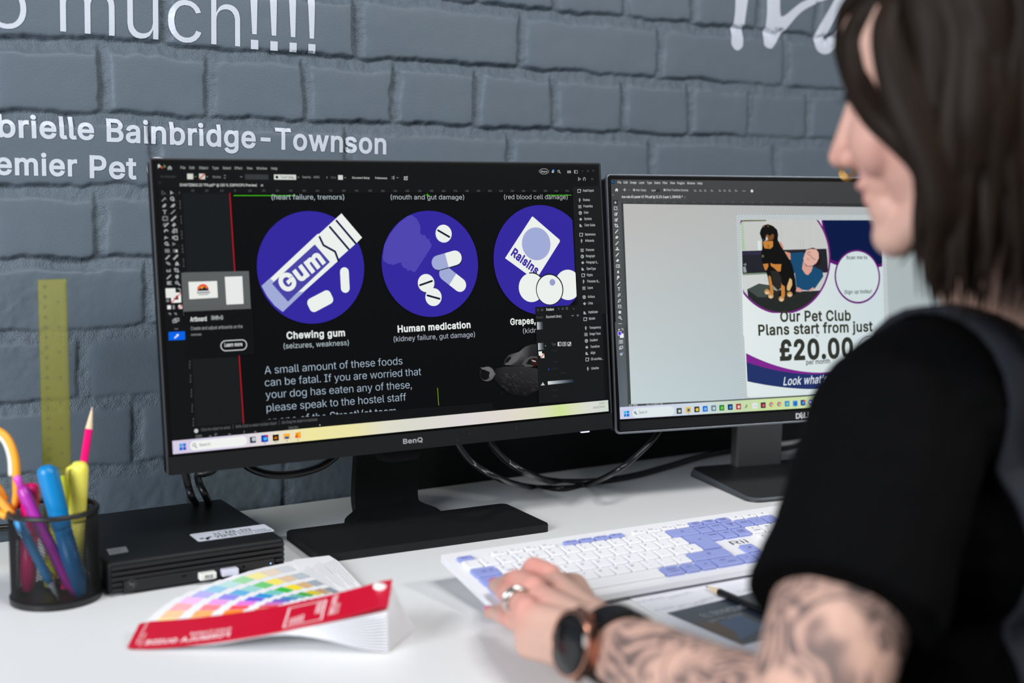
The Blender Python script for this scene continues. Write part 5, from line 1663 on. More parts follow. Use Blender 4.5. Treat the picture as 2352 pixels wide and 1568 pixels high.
cv.circ((2104, 92), (2124, 91), (220, 60, 60), 14)
for x, y in ((906, 224), (2015, 150), (2097, 146), (2180, 141)):
    cv.circ((x - 5, y), (x + 5, y), (120, 120, 136), 8)
cv.line([(2246, 139), (2270, 137)], 0.7, (90, 80, 130))
CV2 = cv


# ------------------------------------------------------------------ the left monitor itself
def local(fr, O):
    return frame_matrix(fr[0], fr[1], fr[2], fr[3], O)


O1 = np.array([0.268, -0.205, 0.0])
mon = thing('monitor', 'left black widescreen monitor showing purple pet-danger circles on a black page', 'monitor', tuple(O1), 0.0, 'computer monitors')
L1 = local(F1, O1)
g = G()
# frame: thin sides and top, deeper chin standing slightly proud
ox, ot, ob = 0.2688, 0.1518, -0.1696
g.prism(rrect(2 * ox, ot - ob, 0.004, 6, 0, (ot + ob) / 2), -0.017, -0.0004, 0, L1)
g.build('bezel', [M_PANEL], mon)
g = G()
g.prism([(-ox, ob + 0.004), (-ox + 0.003, ob), (ox - 0.003, ob), (ox, ob + 0.004), (ox, -0.1512), (-ox, -0.1512)], -0.018, 0.0014, 0, L1)
g.build('chin', [M_BLACK], mon)
g = G()
for pts in ([(-ox, ob), (-ox, ot), (ox, ot), (ox, ob)],):
    for a, b in zip(pts, pts[1:]):
        pa, pb = L1 @ Vector((a[0], a[1], -0.001)), L1 @ Vector((b[0], b[1], -0.001))
        g.tube([pa, pb], 0.0013, 6, 0)
g.build('rim', [M_BLACK2], mon)
g = G()
bk = [(-0.262, 0.146), (0.262, 0.146), (0.262, -0.160), (-0.262, -0.160)]
b2 = [(-0.17, 0.085), (0.17, 0.085), (0.17, -0.10), (-0.17, -0.10)]
vs = [(x, y, -0.017) for x, y in bk] + [(x, y, -0.030) for x, y in bk] + [(x, y, -0.055) for x, y in b2]
fs = [[i, (i + 1) % 4, 4 + (i + 1) % 4, 4 + i] for i in range(4)] + [[4 + i, 4 + (i + 1) % 4, 8 + (i + 1) % 4, 8 + i] for i in range(4)] + [[8, 9, 10, 11], [3, 2, 1, 0]]
g.add(vs, fs, 0, L1)
g.build('back_cover', [M_BLACK], mon)
CV1.g.v = [tuple(L1 @ Vector(p)) for p in CV1.g.v]
CV1.g.build('screen', [M_SCREEN], mon)
M_LOGO2A = mat('faint_mark', (70, 72, 76), rough=0.5)
M_LOGO = mat('printed_grey', (150, 151, 154), rough=0.5)


def m1p(u, v, d=0.0017):
    P = on_plane(u, v, F1[0] + F1[3] * d, F1[3]) - F1[0]
    return (float(P @ F1[1]), float(P @ F1[2]))


g = G()
tr = text_fit('BenQ', m1p(926, 1019), m1p(971, 1014.5), bold=26, cap=0.0052)
g.tris2d(tr, 0.0017, 0, L1)
g.build('logo', [M_LOGO], mon)
for q in ((1079, 996), (1187, 983)):
    a = m1p(*q)
    g = G()
    g.tris2d(stroke2d([(a[0], a[1] - .0008), (a[0], a[1] + .0008)], 0.0006), 0.0017, 0, L1)
    g.build('sensor_mark', [M_LOGO2A], mon)
g = G()
pa = m1p(1347, 988.5)
g.box((pa[0], ob - 0.0006, -0.002), (0.0105, 0.0022, 0.004), 0, L1)
plab(g.build('power_light', [mat('white_light', (230, 230, 255), emit=(225, 222, 255), estr=1.0)], mon), 'lit white power light')
g = G()
ca, cb_, cc, cdp = m1p(886, 1043), m1p(994, 1029), m1p(985, 1056), m1p(908, 1063)
g.prism([(ca[0], ob + 0.003), (cb_[0], ob + 0.003), (cb_[0] - 0.008, ob - 0.014), (ca[0] + 0.012, ob - 0.014)][::-1], -0.050, -0.020, 0, L1)
g.build('cable_clip', [mat('matt_black', (16, 16, 18), rough=0.7, spec=0.2)], mon)
# stand: bent sheet neck flowing into a flat plate
M_STAND = mat('black_powder_coat', (20, 21, 22), rough=0.6, spec=0.25, bump=0.3, bscale=1200)
S = Matrix.Translation((0.1383 - O1[0], -0.151 - O1[1], 0)) @ Matrix.Rotation(-0.0567, 4, 'Z')
g = G()
pl = rrect(0.2835, 0.112, 0.006, 6, 0.1418, -0.056)
bm = bmesh.new()
lo = [bm.verts.new((x, y, 0.0)) for x, y in pl]
hi = [bm.verts.new((x, y, 0.0092)) for x, y in pl]
bm.faces.new(lo[::-1])
ft = bm.faces.new(hi)
for i in range(len(pl)):
    j = (i + 1) % len(pl)
    bm.faces.new([lo[i], lo[j], hi[j], hi[i]])
bmesh.ops.bevel(bm, geom=[e for e in ft.edges], offset=0.0012, segments=2, affect='EDGES')
g.bm(bm, 0, S)
g.build('stand_base', [M_STAND], mon)
g = G()
prof = spline([(-0.012, 0.0075), (0.004, 0.008), (0.016, 0.013), (0.0245, 0.022), (0.026, 0.034), (0.023, 0.055), (0.017, 0.09), (0.014, 0.13), (0.012, 0.20)], 5)
hw0, hw1 = 0.0615, 0.041
vs, fs = [], []
for i, q in enumerate(prof):
    t, z = q
    d = np.array(prof[min(i + 1, len(prof) - 1)]) - np.array(prof[max(i - 1, 0)])
    d /= np.hypot(*d)
    nn = np.array([d[1], -d[0]])
    k = min(1.0, max(0.0, (z - 0.008) / 0.012))
    w = hw0 + (hw1 - hw0) * (k * k * (3 - 2 * k))
    th = 0.013
    for sx, o in ((-1, 0), (1, 0), (1, th), (-1, th)):
        tt, zz = q + nn * o
        vs.append((0.136 + sx * w, tt, max(zz, 0.0006)))
for i in range(len(prof) - 1):
    for k in range(4):
        fs.append([i * 4 + k, i * 4 + (k + 1) % 4, (i + 1) * 4 + (k + 1) % 4, (i + 1) * 4 + k])
fs += [[0, 1, 2, 3][::-1], [(len(prof) - 1) * 4 + k for k in range(4)]]
g.add(vs, fs, 0, S)
g.build('stand_neck', [M_STAND], mon, angle=30)

# ------------------------------------------------------------------ the right monitor itself
O2 = np.array([0.845, -0.166, 0.0])
mon2 = thing('monitor', 'right silver-rimmed monitor showing a pet club poster, partly behind the person', 'monitor', tuple(O2), 0.0, 'computer monitors')
L2 = local(F2, O2)
M_SILV = mat('silver_rim', (126, 132, 140), rough=0.42, metal=0.7)
M_STEEL = mat('brushed_grey', (118, 118, 120), rough=0.42, metal=0.55, bump=0.05, bscale=900)
ox, ot, ob = 0.2672, 0.1528, -0.1640
g = G()
g.prism(rrect(2 * ox, ot - ob, 0.0045, 6, 0, (ot + ob) / 2), -0.012, -0.0005, 0, L2)
g.build('bezel', [M_PANEL], mon2)
g = G()
rr_ = rrect(2 * ox + 0.0024, ot - ob + 0.0024, 0.0055, 6, 0, (ot + ob) / 2)
g.tube([L2 @ Vector((x, y, -0.0022)) for x, y in rr_ + rr_[:2]], 0.0018, 8, 0, cap=False)
g.build('rim', [M_SILV], mon2, smooth=True)
g = G()
g.prism([(-ox + 0.003, ob + 0.001), (ox - 0.003, ob + 0.001), (ox - 0.003, -0.1512), (-ox + 0.003, -0.1512)], -0.006, 0.0006, 0, L2)
g.build('chin', [M_BLACK], mon2)
g = G()
bk = rrect(2 * ox - 0.001, ot - ob - 0.001, 0.006, 4, 0, (ot + ob) / 2)
g.prism(bk, -0.026, -0.006, 0, L2)
g.prism(rrect(0.40, 0.22, 0.02, 4, 0, 0), -0.048, -0.026, 0, L2)
g.build('back_cover', [M_BLACK], mon2)
CV2.g.v = [tuple(L2 @ Vector(p)) for p in CV2.g.v]
CV2.g.build('screen', [M_SCREEN], mon2)


def m2p(u, v, d=0.0009):
    P = on_plane(u, v, F2[0] + F2[3] * d, F2[3]) - F2[0]
    return (float(P @ F2[1]), float(P @ F2[2]))


g = G()
M_LOGO2 = mat('printed_white', (190, 190, 192), rough=0.5)
a, b = m2p(1828, 961), m2p(1866, 957.5)
w = (b[0] - a[0]) / 4
for k, ch in enumerate('DELL'):
    x = a[0] + w * k * 0.98
    y = a[1] + (b[1] - a[1]) * k / 4
    tr = text_fit(ch, (x, y), (x + w * (1.05 if ch != 'E' else 0.9), y), bold=34, cap=0.0066)
    if ch == 'E':     # the leaning middle letter
        c_ = (x + w * 0.45, y + 0.0033)
        ct, st = math.cos(math.radians(35)), math.sin(math.radians(35))
        tr = [[(c_[0] + (p[0] - c_[0]) * ct - (p[1] - c_[1]) * st, c_[1] + (p[0] - c_[0]) * st + (p[1] - c_[1]) * ct) for p in t] for t in tr]
    g.tris2d(tr, 0.0009, 0, L2)
g.build('logo', [M_LOGO2], mon2)
S2 = Matrix.Rotation(-0.1978, 4, 'Z')
g = G()
g.box((0, 0.010, 0.15), (0.074, 0.018, 0.285), 0, S2, r=0.003)
g.box((0, 0.006, 0.235), (0.10, 0.05, 0.10), 0, S2 @ Matrix.Translation((-0.02, -0.035, 0.03)), r=0.004)
g.build('stand_neck', [M_STEEL], mon2)
g = G()
pl = rrect(0.245, 0.175, 0.016, 8, 0.018, -0.066)
n = len(pl)
vs = [(x, y, 0.0) for x, y in pl] + [(x, y, 0.0035) for x, y in pl] + [(0.018 + (x - 0.018) * 0.975, -0.066 + (y + 0.066) * 0.97, 0.0055 + max(0, (y + 0.09)) * 0.05) for x, y in pl]
fs = [list(range(n))[::-1], [2 * n + i for i in range(n)]] + [[i, (i + 1) % n, n + (i + 1) % n, n + i] for i in range(n)] + [[n + i, n + (i + 1) % n, 2 * n + (i + 1) % n, 2 * n + i] for i in range(n)]
g.add(vs, fs, 0, S2)
for k in range(n, len(g.f)):
    g.m[k] = 1
g.m[1] = 0
g.build('stand_base', [mat('dark_grey_base', (66, 66, 69), rough=0.38, metal=0.3, bump=0.04, bscale=900), M_SILV], mon2)
# ------------------------------------------------------------------ small computer
PX0, PX1, PY0, PY1, PZ0, PZ1 = -0.0885, 0.0945, -0.2655, -0.0640, 0.002, 0.0335
PO = np.array([(PX0 + PX1) / 2, (PY0 + PY1) / 2, 0.0])
pc = thing('mini_computer', 'flat black mini desktop computer beside the pen pot, with white asset sticker on top', 'computer', tuple(PO))
M_PC = mat('black_casing', (20, 21, 23), rough=0.5, spec=0.3, bump=0.15, bscale=1500)
M_PCF = mat('black_grille', (32, 32, 34), rough=0.5, spec=0.3)
M_SLOT = mat('slot_black', (4, 4, 5), rough=0.8, spec=0.1)
g = G()
g.box((0, 0.002, (PZ0 + PZ1) / 2), (PX1 - PX0, PY1 - PY0 - 0.004, PZ1 - PZ0), 0, None, r=0.0045, seg=3)
g.build('case', [M_PC], pc, angle=40)


def pcf(u, v):
    P = on_plane(u, v, (0, PY0, 0), np.array([0, 1.0, 0])) - PO
    return (float(P[0]), float(P[2]))


FR = Matrix(((1, 0, 0, 0), (0, 0, -1, PY0 - PO[1]), (0, 1, 0, 0), (0, 0, 0, 1)))   # x, z on the front, depth towards the viewer
zp = lambda x, y: (200 + x / 4.612, 1100 + y / 4.612)
g = G()
w2 = (PX1 - PX0) / 2 - 0.003
for k, zc in enumerate((0.0292, 0.0238, 0.0184, 0.0130, 0.0076)):
    if k < 3:
        g.box((0, PY0 - PO[1] - 0.0002, zc - 0.0009), (2 * w2, 0.004, 0.0033), 0, None, r=0.0008)
    else:
        for sx in (-1, 1):
            g.box((sx * (w2 - 0.005), PY0 - PO[1] - 0.0002, zc - 0.0009), (0.010, 0.004, 0.0033), 0, None, r=0.0008)
g.box((0.0, PY0 - PO[1] - 0.0004, 0.0092), (2 * w2 - 0.022, 0.004, 0.0115), 0, None, r=0.001)
g.build('front_grille', [M_PCF], pc)
for c, w, h in ((zp(1020, 1018), 0.0055, 0.0014), (zp(1650, 920), 0.0026, 0.0026)):
    a = pcf(*c)
    g = G()
    g.tris2d(fill2d([rrect(w, h, min(w, h) / 2 - 1e-5, 5, *a)]), 0.0026, 0, FR)
    g.build('port', [M_SLOT], pc)
g = G()
a = pcf(*zp(465, 1105))
ring = []
R_ = 0.0046
pts = [(a[0] + R_ * math.cos(t * 0.1571), a[1] + R_ * math.sin(t * 0.1571)) for t in range(41)]
g.tris2d(stroke2d(pts, 0.0007, capn=3), 0.0026, 0, FR)
g.tris2d(stroke2d([(a[0] - .0018, a[1] + .0026), (a[0] - .0018, a[1] - .0014)], 0.0006, capn=3), 0.0026, 0, FR)
g.tris2d(stroke2d([(a[0] - .0018, a[1] + .0004), (a[0] - .0004, a[1] + .0006), (a[0] - .0004, a[1] - .0014)], 0.0006, capn=3), 0.0026, 0, FR)
g.tris2d(stroke2d([(a[0] + .0010, a[1] - .0030), (a[0] + .0010, a[1] + .0008), (a[0] + .0024, a[1] + .0008), (a[0] + .0024, a[1] - .0012), (a[0] + .0010, a[1] - .0012)], 0.0006, capn=3), 0.0026, 0, FR)
g.build('logo', [mat('logo_grey', (104, 106, 106), rough=0.4)], pc)
g = G()
a = pcf(*zp(1935, 885))
g.box((a[0], PY0 - PO[1] - 0.0026, a[1]), (0.0011, 0.0004, 0.0011), 0)
plab(g.build('power_light', [mat('blue_led', (120, 170, 255), emit=(150, 195, 255), estr=1.6)], pc), 'tiny blue power light')
M_STK = mat('sticker_white', (212, 216, 228), rough=0.4)
M_INKD = mat('print_ink', (44, 48, 58), rough=0.6)
ST = Matrix.Identity(4)


def pct(x, y):
    P = on_z(*zp(x, y), PZ1 + 0.0002) - PO
    return (float(P[0]), float(P[1]))


g = G()
q = [pct(1100, 582), pct(1893, 474), pct(1972, 546), pct(1165, 668)]
cx_, cy_ = sum(p[0] for p in q) / 4, sum(p[1] for p in q) / 4
ww = (abs(q[1][0] - q[0][0]) + abs(q[2][0] - q[3][0])) / 2
hh = (abs(q[0][1] - q[3][1]) + abs(q[1][1] - q[2][1])) / 2
g.prism(rrect(ww, hh, 0.003, 5, cx_, cy_), PZ1 - 0.0001, PZ1 + 0.00025, 0)
x0, yb = cx_ - ww / 2, cy_ - hh / 2
zt_ = PZ1 + 0.0003
for t, a, b, y, cap, bo in (('Asset No', 0.36, 0.55, 0.80, 0.10, 4), ('11-AAE-022', 0.27, 0.76, 0.50, 0.24, 24), ('VIPSI', 0.24, 0.52, 0.14, 0.26, 20), ('01244 442204', 0.55, 0.97, 0.10, 0.17, 14), ('support line', 0.55, 0.93, 0.34, 0.10, 4)):
    if t == 'support line':
        g.tris2d(stroke2d([(x0 + ww * a, yb + hh * (y + .05)), (x0 + ww * b, yb + hh * (y + .05))], hh * 0.05, capn=2), zt_, 1)
        continue
    g.tris2d(text_fit(t, (x0 + ww * a, yb + hh * y), (x0 + ww * b, yb + hh * y), bo, hh * cap), zt_, 1)
g.tris2d(stroke2d([(x0 + ww * .13, yb + hh * .12), (x0 + ww * .15, yb + hh * .30), (x0 + ww * .19, yb + hh * .34)], hh * 0.12, capn=4), zt_, 1)
g.tris2d(stroke2d([(x0 + ww * .075, yb + hh * .3), (x0 + ww * .085, yb + hh * .3)], hh * 0.14, capn=4), zt_, 1)
plab(g.build('asset_sticker', [M_STK, M_INKD], pc), 'white asset sticker with dark numbers')
g = G()
q = [pct(205, 742), pct(412, 712), pct(440, 768), pct(238, 802)]
g.prism([(p[0], p[1]) for p in q][::-1], PZ1 - 0.0001, PZ1 + 0.0002, 0)
for k in range(3):
    a, b = np.array(q[0]) + (np.array(q[3]) - np.array(q[0])) * (0.3 + 0.22 * k), np.array(q[1]) + (np.array(q[2]) - np.array(q[1])) * (0.3 + 0.22 * k)
    g.tris2d(stroke2d([tuple(a + (b - a) * .12), tuple(a + (b - a) * (.8 - .1 * k))], 0.0006, capn=2), PZ1 + 0.0003, 1)
plab(g.build('type_sticker', [mat('sticker_grey', (132, 136, 140), rough=0.5), M_INKD], pc), 'small grey sticker')
for k, (c, lbl) in enumerate(((zp(1255, 1005), 'white wireless receiver marked with letters, left of the two plugged into the mini computer'),
                              (zp(1490, 965), 'plain pale lilac wireless receiver, right of the two plugged into the mini computer'))):
    a = pcf(*c)
    g = G()
    P0 = np.array([a[0], 0, a[1]]) + PO + np.array([0, PY0 - PO[1], 0])
    g.box((0, -0.0055, 0), (0.0172, 0.0085, 0.0072), 0, None, r=0.0012)
    g.box((0, -0.0010, 0), (0.0124, 0.006, 0.0046), 1)
    if k == 0:
        M_ = Matrix(((1, 0, 0, 0), (0, 0, -1, -0.00985), (0, 1, 0, 0), (0, 0, 0, 1)))
        g.tris2d(text_fit('Rii', (-0.0036, -0.0019), (0.0044, -0.0019), 30, 0.0036), 0.0, 2, M_)
    o = g.build('usb_receiver', [mat('receiver_plastic', (226, 226, 220) if k == 0 else (205, 204, 222), rough=0.4), mat('usb_metal', (150, 152, 156), rough=0.3, metal=0.9), mat('receiver_print', (110, 112, 116), rough=0.6)], loc=tuple(P0))
    tag(o, lbl, 'usb plug', 'wireless receivers in the mini computer')

# ------------------------------------------------------------------ cables
M_CAB = mat('black_cable', (16, 16, 18), rough=0.35, spec=0.5)


def cable(pts, r, label, n=8):
    q = spline([tuple(p) for p in pts], n)
    o_ = Vector(tuple(q[len(q) // 2]))
    g = G()
    g.tube([Vector(tuple(p)) - o_ for p in q], r, 10)
    o = g.build('cable', [M_CAB], smooth=True, loc=tuple(o_))
    return tag(o, label, 'cable', 'black cables behind the monitors')


ZR = 0.0046
cable([at(1040, 985, 1.46), at(1047, 1012, 1.455), at(1085, 1062, 1.465), at(1150, 1100, 1.475), on_z(1215, 1117, ZR), on_z(1290, 1121, ZR), on_z(1350, 1112, ZR), at(1410, 1085, 1.585), at(1460, 1048, 1.60), at(1505, 1003, 1.62), at(1520, 975, 1.63)], 0.0038,
      'black cable looping low on the desk between the two monitors')
cable([at(1118, 985, 1.50), at(1130, 1020, 1.50), at(1165, 1058, 1.515), at(1215, 1088, 1.53), on_z(1270, 1104, ZR), on_z(1360, 1105, ZR), on_z(1450, 1093, ZR), on_z(1540, 1069, ZR), on_z(1610, 1048, ZR), on_z(1690, 1034, ZR), on_z(1790, 1030, ZR), on_z(1860, 1020, ZR)], 0.0042,
      'black cable running along the desk behind the right monitor stand')
cable([at(535, 1030, 1.405), at(563, 1066, 1.405), at(600, 1085, 1.405), at(645, 1091, 1.408), at(695, 1085, 1.412), at(745, 1067, 1.42), at(790, 1030, 1.43)], 0.0044,
      'black cable sagging under the left monitor above the wall joint')
c1 = np.array([0.058, -0.055, 0.016])
cable([at(420, 1062, 1.37), at(426, 1090, 1.372), at(433, 1118, 1.375), at(441, 1142, 1.38), np.array([0.072, -0.038, 0.022]), np.array([0.060, -0.054, 0.020])], 0.0040,
      'left of two black cables dropping behind the mini computer')
cable([at(500, 1060, 1.37), at(490, 1079, 1.372), at(470, 1087, 1.374), at(455, 1090, 1.376), at(458, 1110, 1.38), at(472, 1138, 1.385), np.array([0.088, -0.036, 0.020]), np.array([0.080, -0.054, 0.020])], 0.0040,
      'right of two black cables dropping behind the mini computer, with a small loop')
cable([on_wall(-60, 1212) + np.array([0, -0.012, 0]), on_wall(0, 1206) + np.array([0, -0.012, 0]), on_wall(60, 1204) + np.array([0, -0.012, 0]), on_wall(140, 1200) + np.array([0, -0.013, 0.0]), on_wall(260, 1190) + np.array([0, -0.014, -0.004])], 0.0040,
      'black cable lying against the wall behind the pen pot')

# ------------------------------------------------------------------ pen pot of wire mesh
CPX, CPY, CR, CH = -0.1320, -0.2395, 0.0405, 0.0905
pot = thing('pen_pot', 'round black wire mesh pen pot at the left end of the desk', 'pen holder', (CPX, CPY, 0))
M_WIRE = mat('black_wire', (20, 20, 22), rough=0.4, spec=0.5)
nseg, nrow = 62, 46
bm = bmesh.new()
vg = []
for j in range(nrow + 1):
    z = 0.006 + (CH - 0.012) * j / nrow
    vg.append([bm.verts.new((CR * math.cos(2 * math.pi * (i + 0.5 * (j % 2)) / nseg), CR * math.sin(2 * math.pi * (i + 0.5 * (j % 2)) / nseg), z)) for i in range(nseg)])
g = G()
for j in range(nrow - 1):
    for i in range(nseg):
        if j % 2 == 0:
            a, l, r_, t = vg[j][i], vg[j + 1][i - 1], vg[j + 1][i], vg[j + 2][i]
        else:
            a, l, r_, t = vg[j][i], vg[j + 1][i], vg[j + 1][(i + 1) % nseg], vg[j + 2][i]
        c = (a.co + l.co + r_.co + t.co) / 4
        n_ = Vector((c.x, c.y, 0)).normalized() * 0.0005
        q = [v.co for v in (a, r_, t, l)]
        inn = [c + (p - c) * 0.83 for p in q]
        vs = [p + n_ for p in q] + [p + n_ for p in inn] + [p - n_ for p in inn] + [p - n_ for p in q]
        g.add(vs, [[k, (k + 1) % 4, 4 + (k + 1) % 4, 4 + k] for k in range(4)] + [[4 + k, 4 + (k + 1) % 4, 8 + (k + 1) % 4, 8 + k] for k in range(4)] + [[8 + k, 8 + (k + 1) % 4, 12 + (k + 1) % 4, 12 + k] for k in range(4)], 0)
bm.free()
g.build('mesh_wall', [M_WIRE], pot)
g = G()
g.lathe([(CR - 0.0016, CH - 0.005), (CR + 0.0016, CH - 0.005), (CR + 0.0022, CH - 0.002), (CR + 0.0008, CH), (CR - 0.0012, CH), (CR - 0.0022, CH - 0.002), (CR - 0.0016, CH - 0.005)], 64, cap=False)
g.build('rim', [M_WIRE], pot, smooth=True)
g = G()
g.lathe([(0.0, 0.0015), (CR + 0.0012, 0.0015), (CR + 0.0018, 0.0), (CR + 0.0022, 0.006), (CR - 0.001, 0.008), (CR - 0.002, 0.003), (0.0, 0.003)], 64, cap=False)
g.build('base', [M_WIRE], pot)


def in_pot(P, z, lim=0.030):
    d = np.array([P[0] - CPX, P[1] - CPY])
    L = np.hypot(*d)
    if L > lim:
        d *= lim / L
    return np.array([CPX + d[0], CPY + d[1], z])


def stick(name, label, cat, top, bot, dt, prof_parts, z0=0.006, lim=0.030, twist=0.0, group=None):
    """a long thing standing in the pot; prof_parts(M, length) builds its parts, z up from the buried end"""
    P1 = at(top[0], top[1], dt)
    P0 = in_pot(on_z(bot[0], bot[1], z0), z0, lim)
    d = Vector(tuple(P1 - P0))
    L = d.length
    t = thing(name, label, cat, tuple(P0), group=group)
    t.rotation_mode = 'QUATERNION'
    t.rotation_quaternion = d.to_track_quat('Z', 'Y') @ Matrix.Rotation(twist, 4, 'Z').to_quaternion()
    prof_parts(t, L)
    return t


def pl(name, rgb, **k):
    return mat(name, rgb, **{**dict(rough=0.35, spec=0.5), **k})


def marker_parts(body, cap_c, r, cap_len, clip=True, ink=None):
    def f(t, L):
        g = G()
        g.lathe([(0.0, 0), (r * 0.55, 0.0), (r * 0.62, 0.002), (r * 0.92, 0.014), (r * 0.92, L - cap_len)], 24)
        g.build('barrel', [body], t, smooth=True)
        g = G()
        z0 = L - cap_len
        g.lathe([(r * 0.97, z0), (r, z0 + 0.002), (r, L - r * 0.9), (r * 0.92, L - r * 0.45), (r * 0.7, L - r * 0.12), (r * 0.4, L), (0.0, L)], 28)
        g.build('cap', [cap_c], t, smooth=True)
        if clip:
            g = G()
            g.tube([(r * 0.7, 0, L - r * 0.4), (r * 1.25, 0, L - r * 0.75), (r * 1.36, 0, L - r * 1.6), (r * 1.22, 0, L - cap_len * 0.85)], [r * 0.30, r * 0.32, r * 0.30, r * 0.22], 8, flat=0.7)
            g.build('clip', [cap_c], t, smooth=True)
    return f


M_BLU = pl('marker_blue', (0, 126, 190))
M_YEL = pl('highlighter_yellow', (240, 232, 96))
M_LIM = pl('highlighter_lime', (226, 236, 14))
M_MAG = pl('highlighter_pink', (226, 0, 112))
M_PUR = pl('pen_purple', (178, 44, 168))
stick('marker', 'thick blue marker pen with cap up in the mesh pen pot', 'marker', (103, 1069), (214, 1372), 1.205, marker_parts(M_BLU, M_BLU, 0.0092, 0.062), twist=2.6)
stick('highlighter', 'pale yellow highlighter with clip at the right of the mesh pen pot', 'highlighter', (183, 1061), (200, 1322), 1.235, marker_parts(M_YEL, M_YEL, 0.0086, 0.060), twist=2.9, group='highlighters in the pen pot')
stick('highlighter', 'lime yellow highlighter leaning behind the pale yellow one in the pot', 'highlighter', (150, 1094), (112, 1346), 1.240, marker_parts(M_LIM, M_LIM, 0.0085, 0.05, False), group='highlighters in the pen pot')
stick('highlighter', 'hot pink highlighter low at the left of the mesh pen pot', 'highlighter', (70, 1110), (64, 1356), 1.225, marker_parts(M_MAG, M_MAG, 0.0085, 0.05, False), group='highlighters in the pen pot')


def purple_pen(t, L):
    g = G()
    g.lathe([(0.0008, 0), (0.0026, 0.008), (0.0054, 0.018), (0.0058, 0.03), (0.0058, L - 0.040), (0.0064, L - 0.022), (0.0056, L - 0.014), (0.0040, L - 0.012)], 18)
    g.build('barrel', [M_PUR], t, smooth=True)
    g = G()
    g.lathe([(0.0036, L - 0.013), (0.0036, L - 0.001), (0.0028, L), (0, L)], 16)
    g.build('button', [pl('pen_button', (206, 70, 190))], t, smooth=True)
    g = G()
    g.tube([(0.0048, 0, L - 0.014), (0.0066, 0, L - 0.018), (0.0060, 0, L - 0.045)], [0.0012, 0.0014, 0.001], 6)
    g.build('clip', [M_PUR], t)


stick('pen', 'purple push-button pen leaning left in the mesh pen pot', 'pen', (37, 1093), (192, 1378), 1.215, purple_pen, twist=2.9)


def clear_pen(t, L):
    g = G()
    g.lathe([(0.0006, 0), (0.0018, 0.01), (0.0036, 0.020)], 14)
    plab(g.build('tip', [pl('clear_tip', (150, 160, 166), rough=0.2)], t, smooth=True), 'clear grey pen tip')
    g = G()
    g.lathe([(0.0036, 0.020), (0.0044, 0.03), (0.0044, L - 0.002), (0.003, L), (0, L)], 16)
    g.build('barrel', [pl('pen_blue', (40, 140, 200))], t, smooth=True)


stick('pen', 'slim light blue pen inside the mesh pen pot, top just under the rim', 'pen', (40, 1192), (140, 1388), 1.195, clear_pen, z0=0.006)


def pencil_parts(paint, wood, lead, L, r=0.0037):
    def f(t, L):
        g = G()
        g.lathe([(r, 0.0), (r, L - 0.022)], 6)
        g.build('shaft', [paint], t)
        g = G()
        g.lathe([(r, L - 0.022), (0.0011, L - 0.004)], 12, cap=False)
        plab(g.build('sharpened_wood', [wood], t, smooth=True), 'bare wood cone')
        g = G()
        g.lathe([(0.0011, L - 0.004), (0.0003, L)], 10)
        g.build('lead', [lead], t, smooth=True)
    return f


M_WOOD = mat('pencil_wood', (224, 200, 168), rough=0.7, var=0.08, vscale=300)
stick('pencil', 'hot pink pencil with pale point up at the right of the pen pot', 'pencil', (212, 934), (148, 1352), 1.262, pencil_parts(pl('pencil_pink', (232, 0, 112)), M_WOOD, mat('pink_lead', (226, 196, 190), rough=0.6), 0))

# ruler, see-through yellow
mt = bpy.data.materials.new('clear_yellow_plastic')
mt.use_nodes = True
nt = mt.node_tree
nt.nodes.clear()
outn = nt.nodes.new('ShaderNodeOutputMaterial')
tr_ = nt.nodes.new('ShaderNodeBsdfTransparent')
tr_.inputs[0].default_value = (0.86, 0.84, 0.34, 1)
df = nt.nodes.new('ShaderNodeBsdfDiffuse')
df.inputs[0].default_value = (0.42, 0.38, 0.03, 1)
gl = nt.nodes.new('ShaderNodeBsdfGlossy')
gl.inputs['Roughness'].default_value = 0.35
m1x, m2x = nt.nodes.new('ShaderNodeMixShader'), nt.nodes.new('ShaderNodeMixShader')
m1x.inputs[0].default_value = 0.10
m2x.inputs[0].default_value = 0.012
nt.links.new(tr_.outputs[0], m1x.inputs[1])
nt.links.new(df.outputs[0], m1x.inputs[2])
nt.links.new(m1x.outputs[0], m2x.inputs[1])
nt.links.new(gl.outputs[0], m2x.inputs[2])
nt.links.new(m2x.outputs[0], outn.inputs[0])
M_RULER = mt
M_TICK = mat('ruler_print', (58, 60, 18), rough=0.6)


def ruler_parts(t, L):
    g = G()
    g.box((0, 0, L / 2), (0.0285, 0.0016, L), 0, None, r=0.0004, seg=1)
    g.build('blade', [M_RULER], t)
    g = G()
    M_ = Matrix(((1, 0, 0, 0), (0, 0, -1, -0.00095), (0, 1, 0, 0), (0, 0, 0, 1)))
    for k in range(int(L / 0.001) - 6):
        z = 0.004 + k * 0.001
        ln = 0.006 if k % 10 == 0 else (0.0045 if k % 5 == 0 else 0.003)
        g.add([(0.0138, z, 0), (0.0138 - ln * .7, z, 0), (0.0138 - ln * .7, z + 0.0002, 0), (0.0138, z + 0.0002, 0)], [[0, 1, 2, 3]], 0, M_)
        if k % 10 == 0:
            g.tris2d(text_fit(str(k // 10), (-0.0088, z - 0.001), (-0.0058, z - 0.001), 14, 0.003), 0, 0, M_)
        if k % 25 == 0:
            g.add([(-0.0138, z, 0), (-0.0105, z, 0), (-0.0105, z + 0.0003, 0), (-0.0138, z + 0.0003, 0)], [[0, 1, 2, 3]], 0, M_)
            g.tris2d(text_fit(str(k // 25), (0.0046, z - 0.001), (0.0066, z - 0.001), 14, 0.0028), 0, 0, M_)
    g.build('scale_marks', [M_TICK], t)


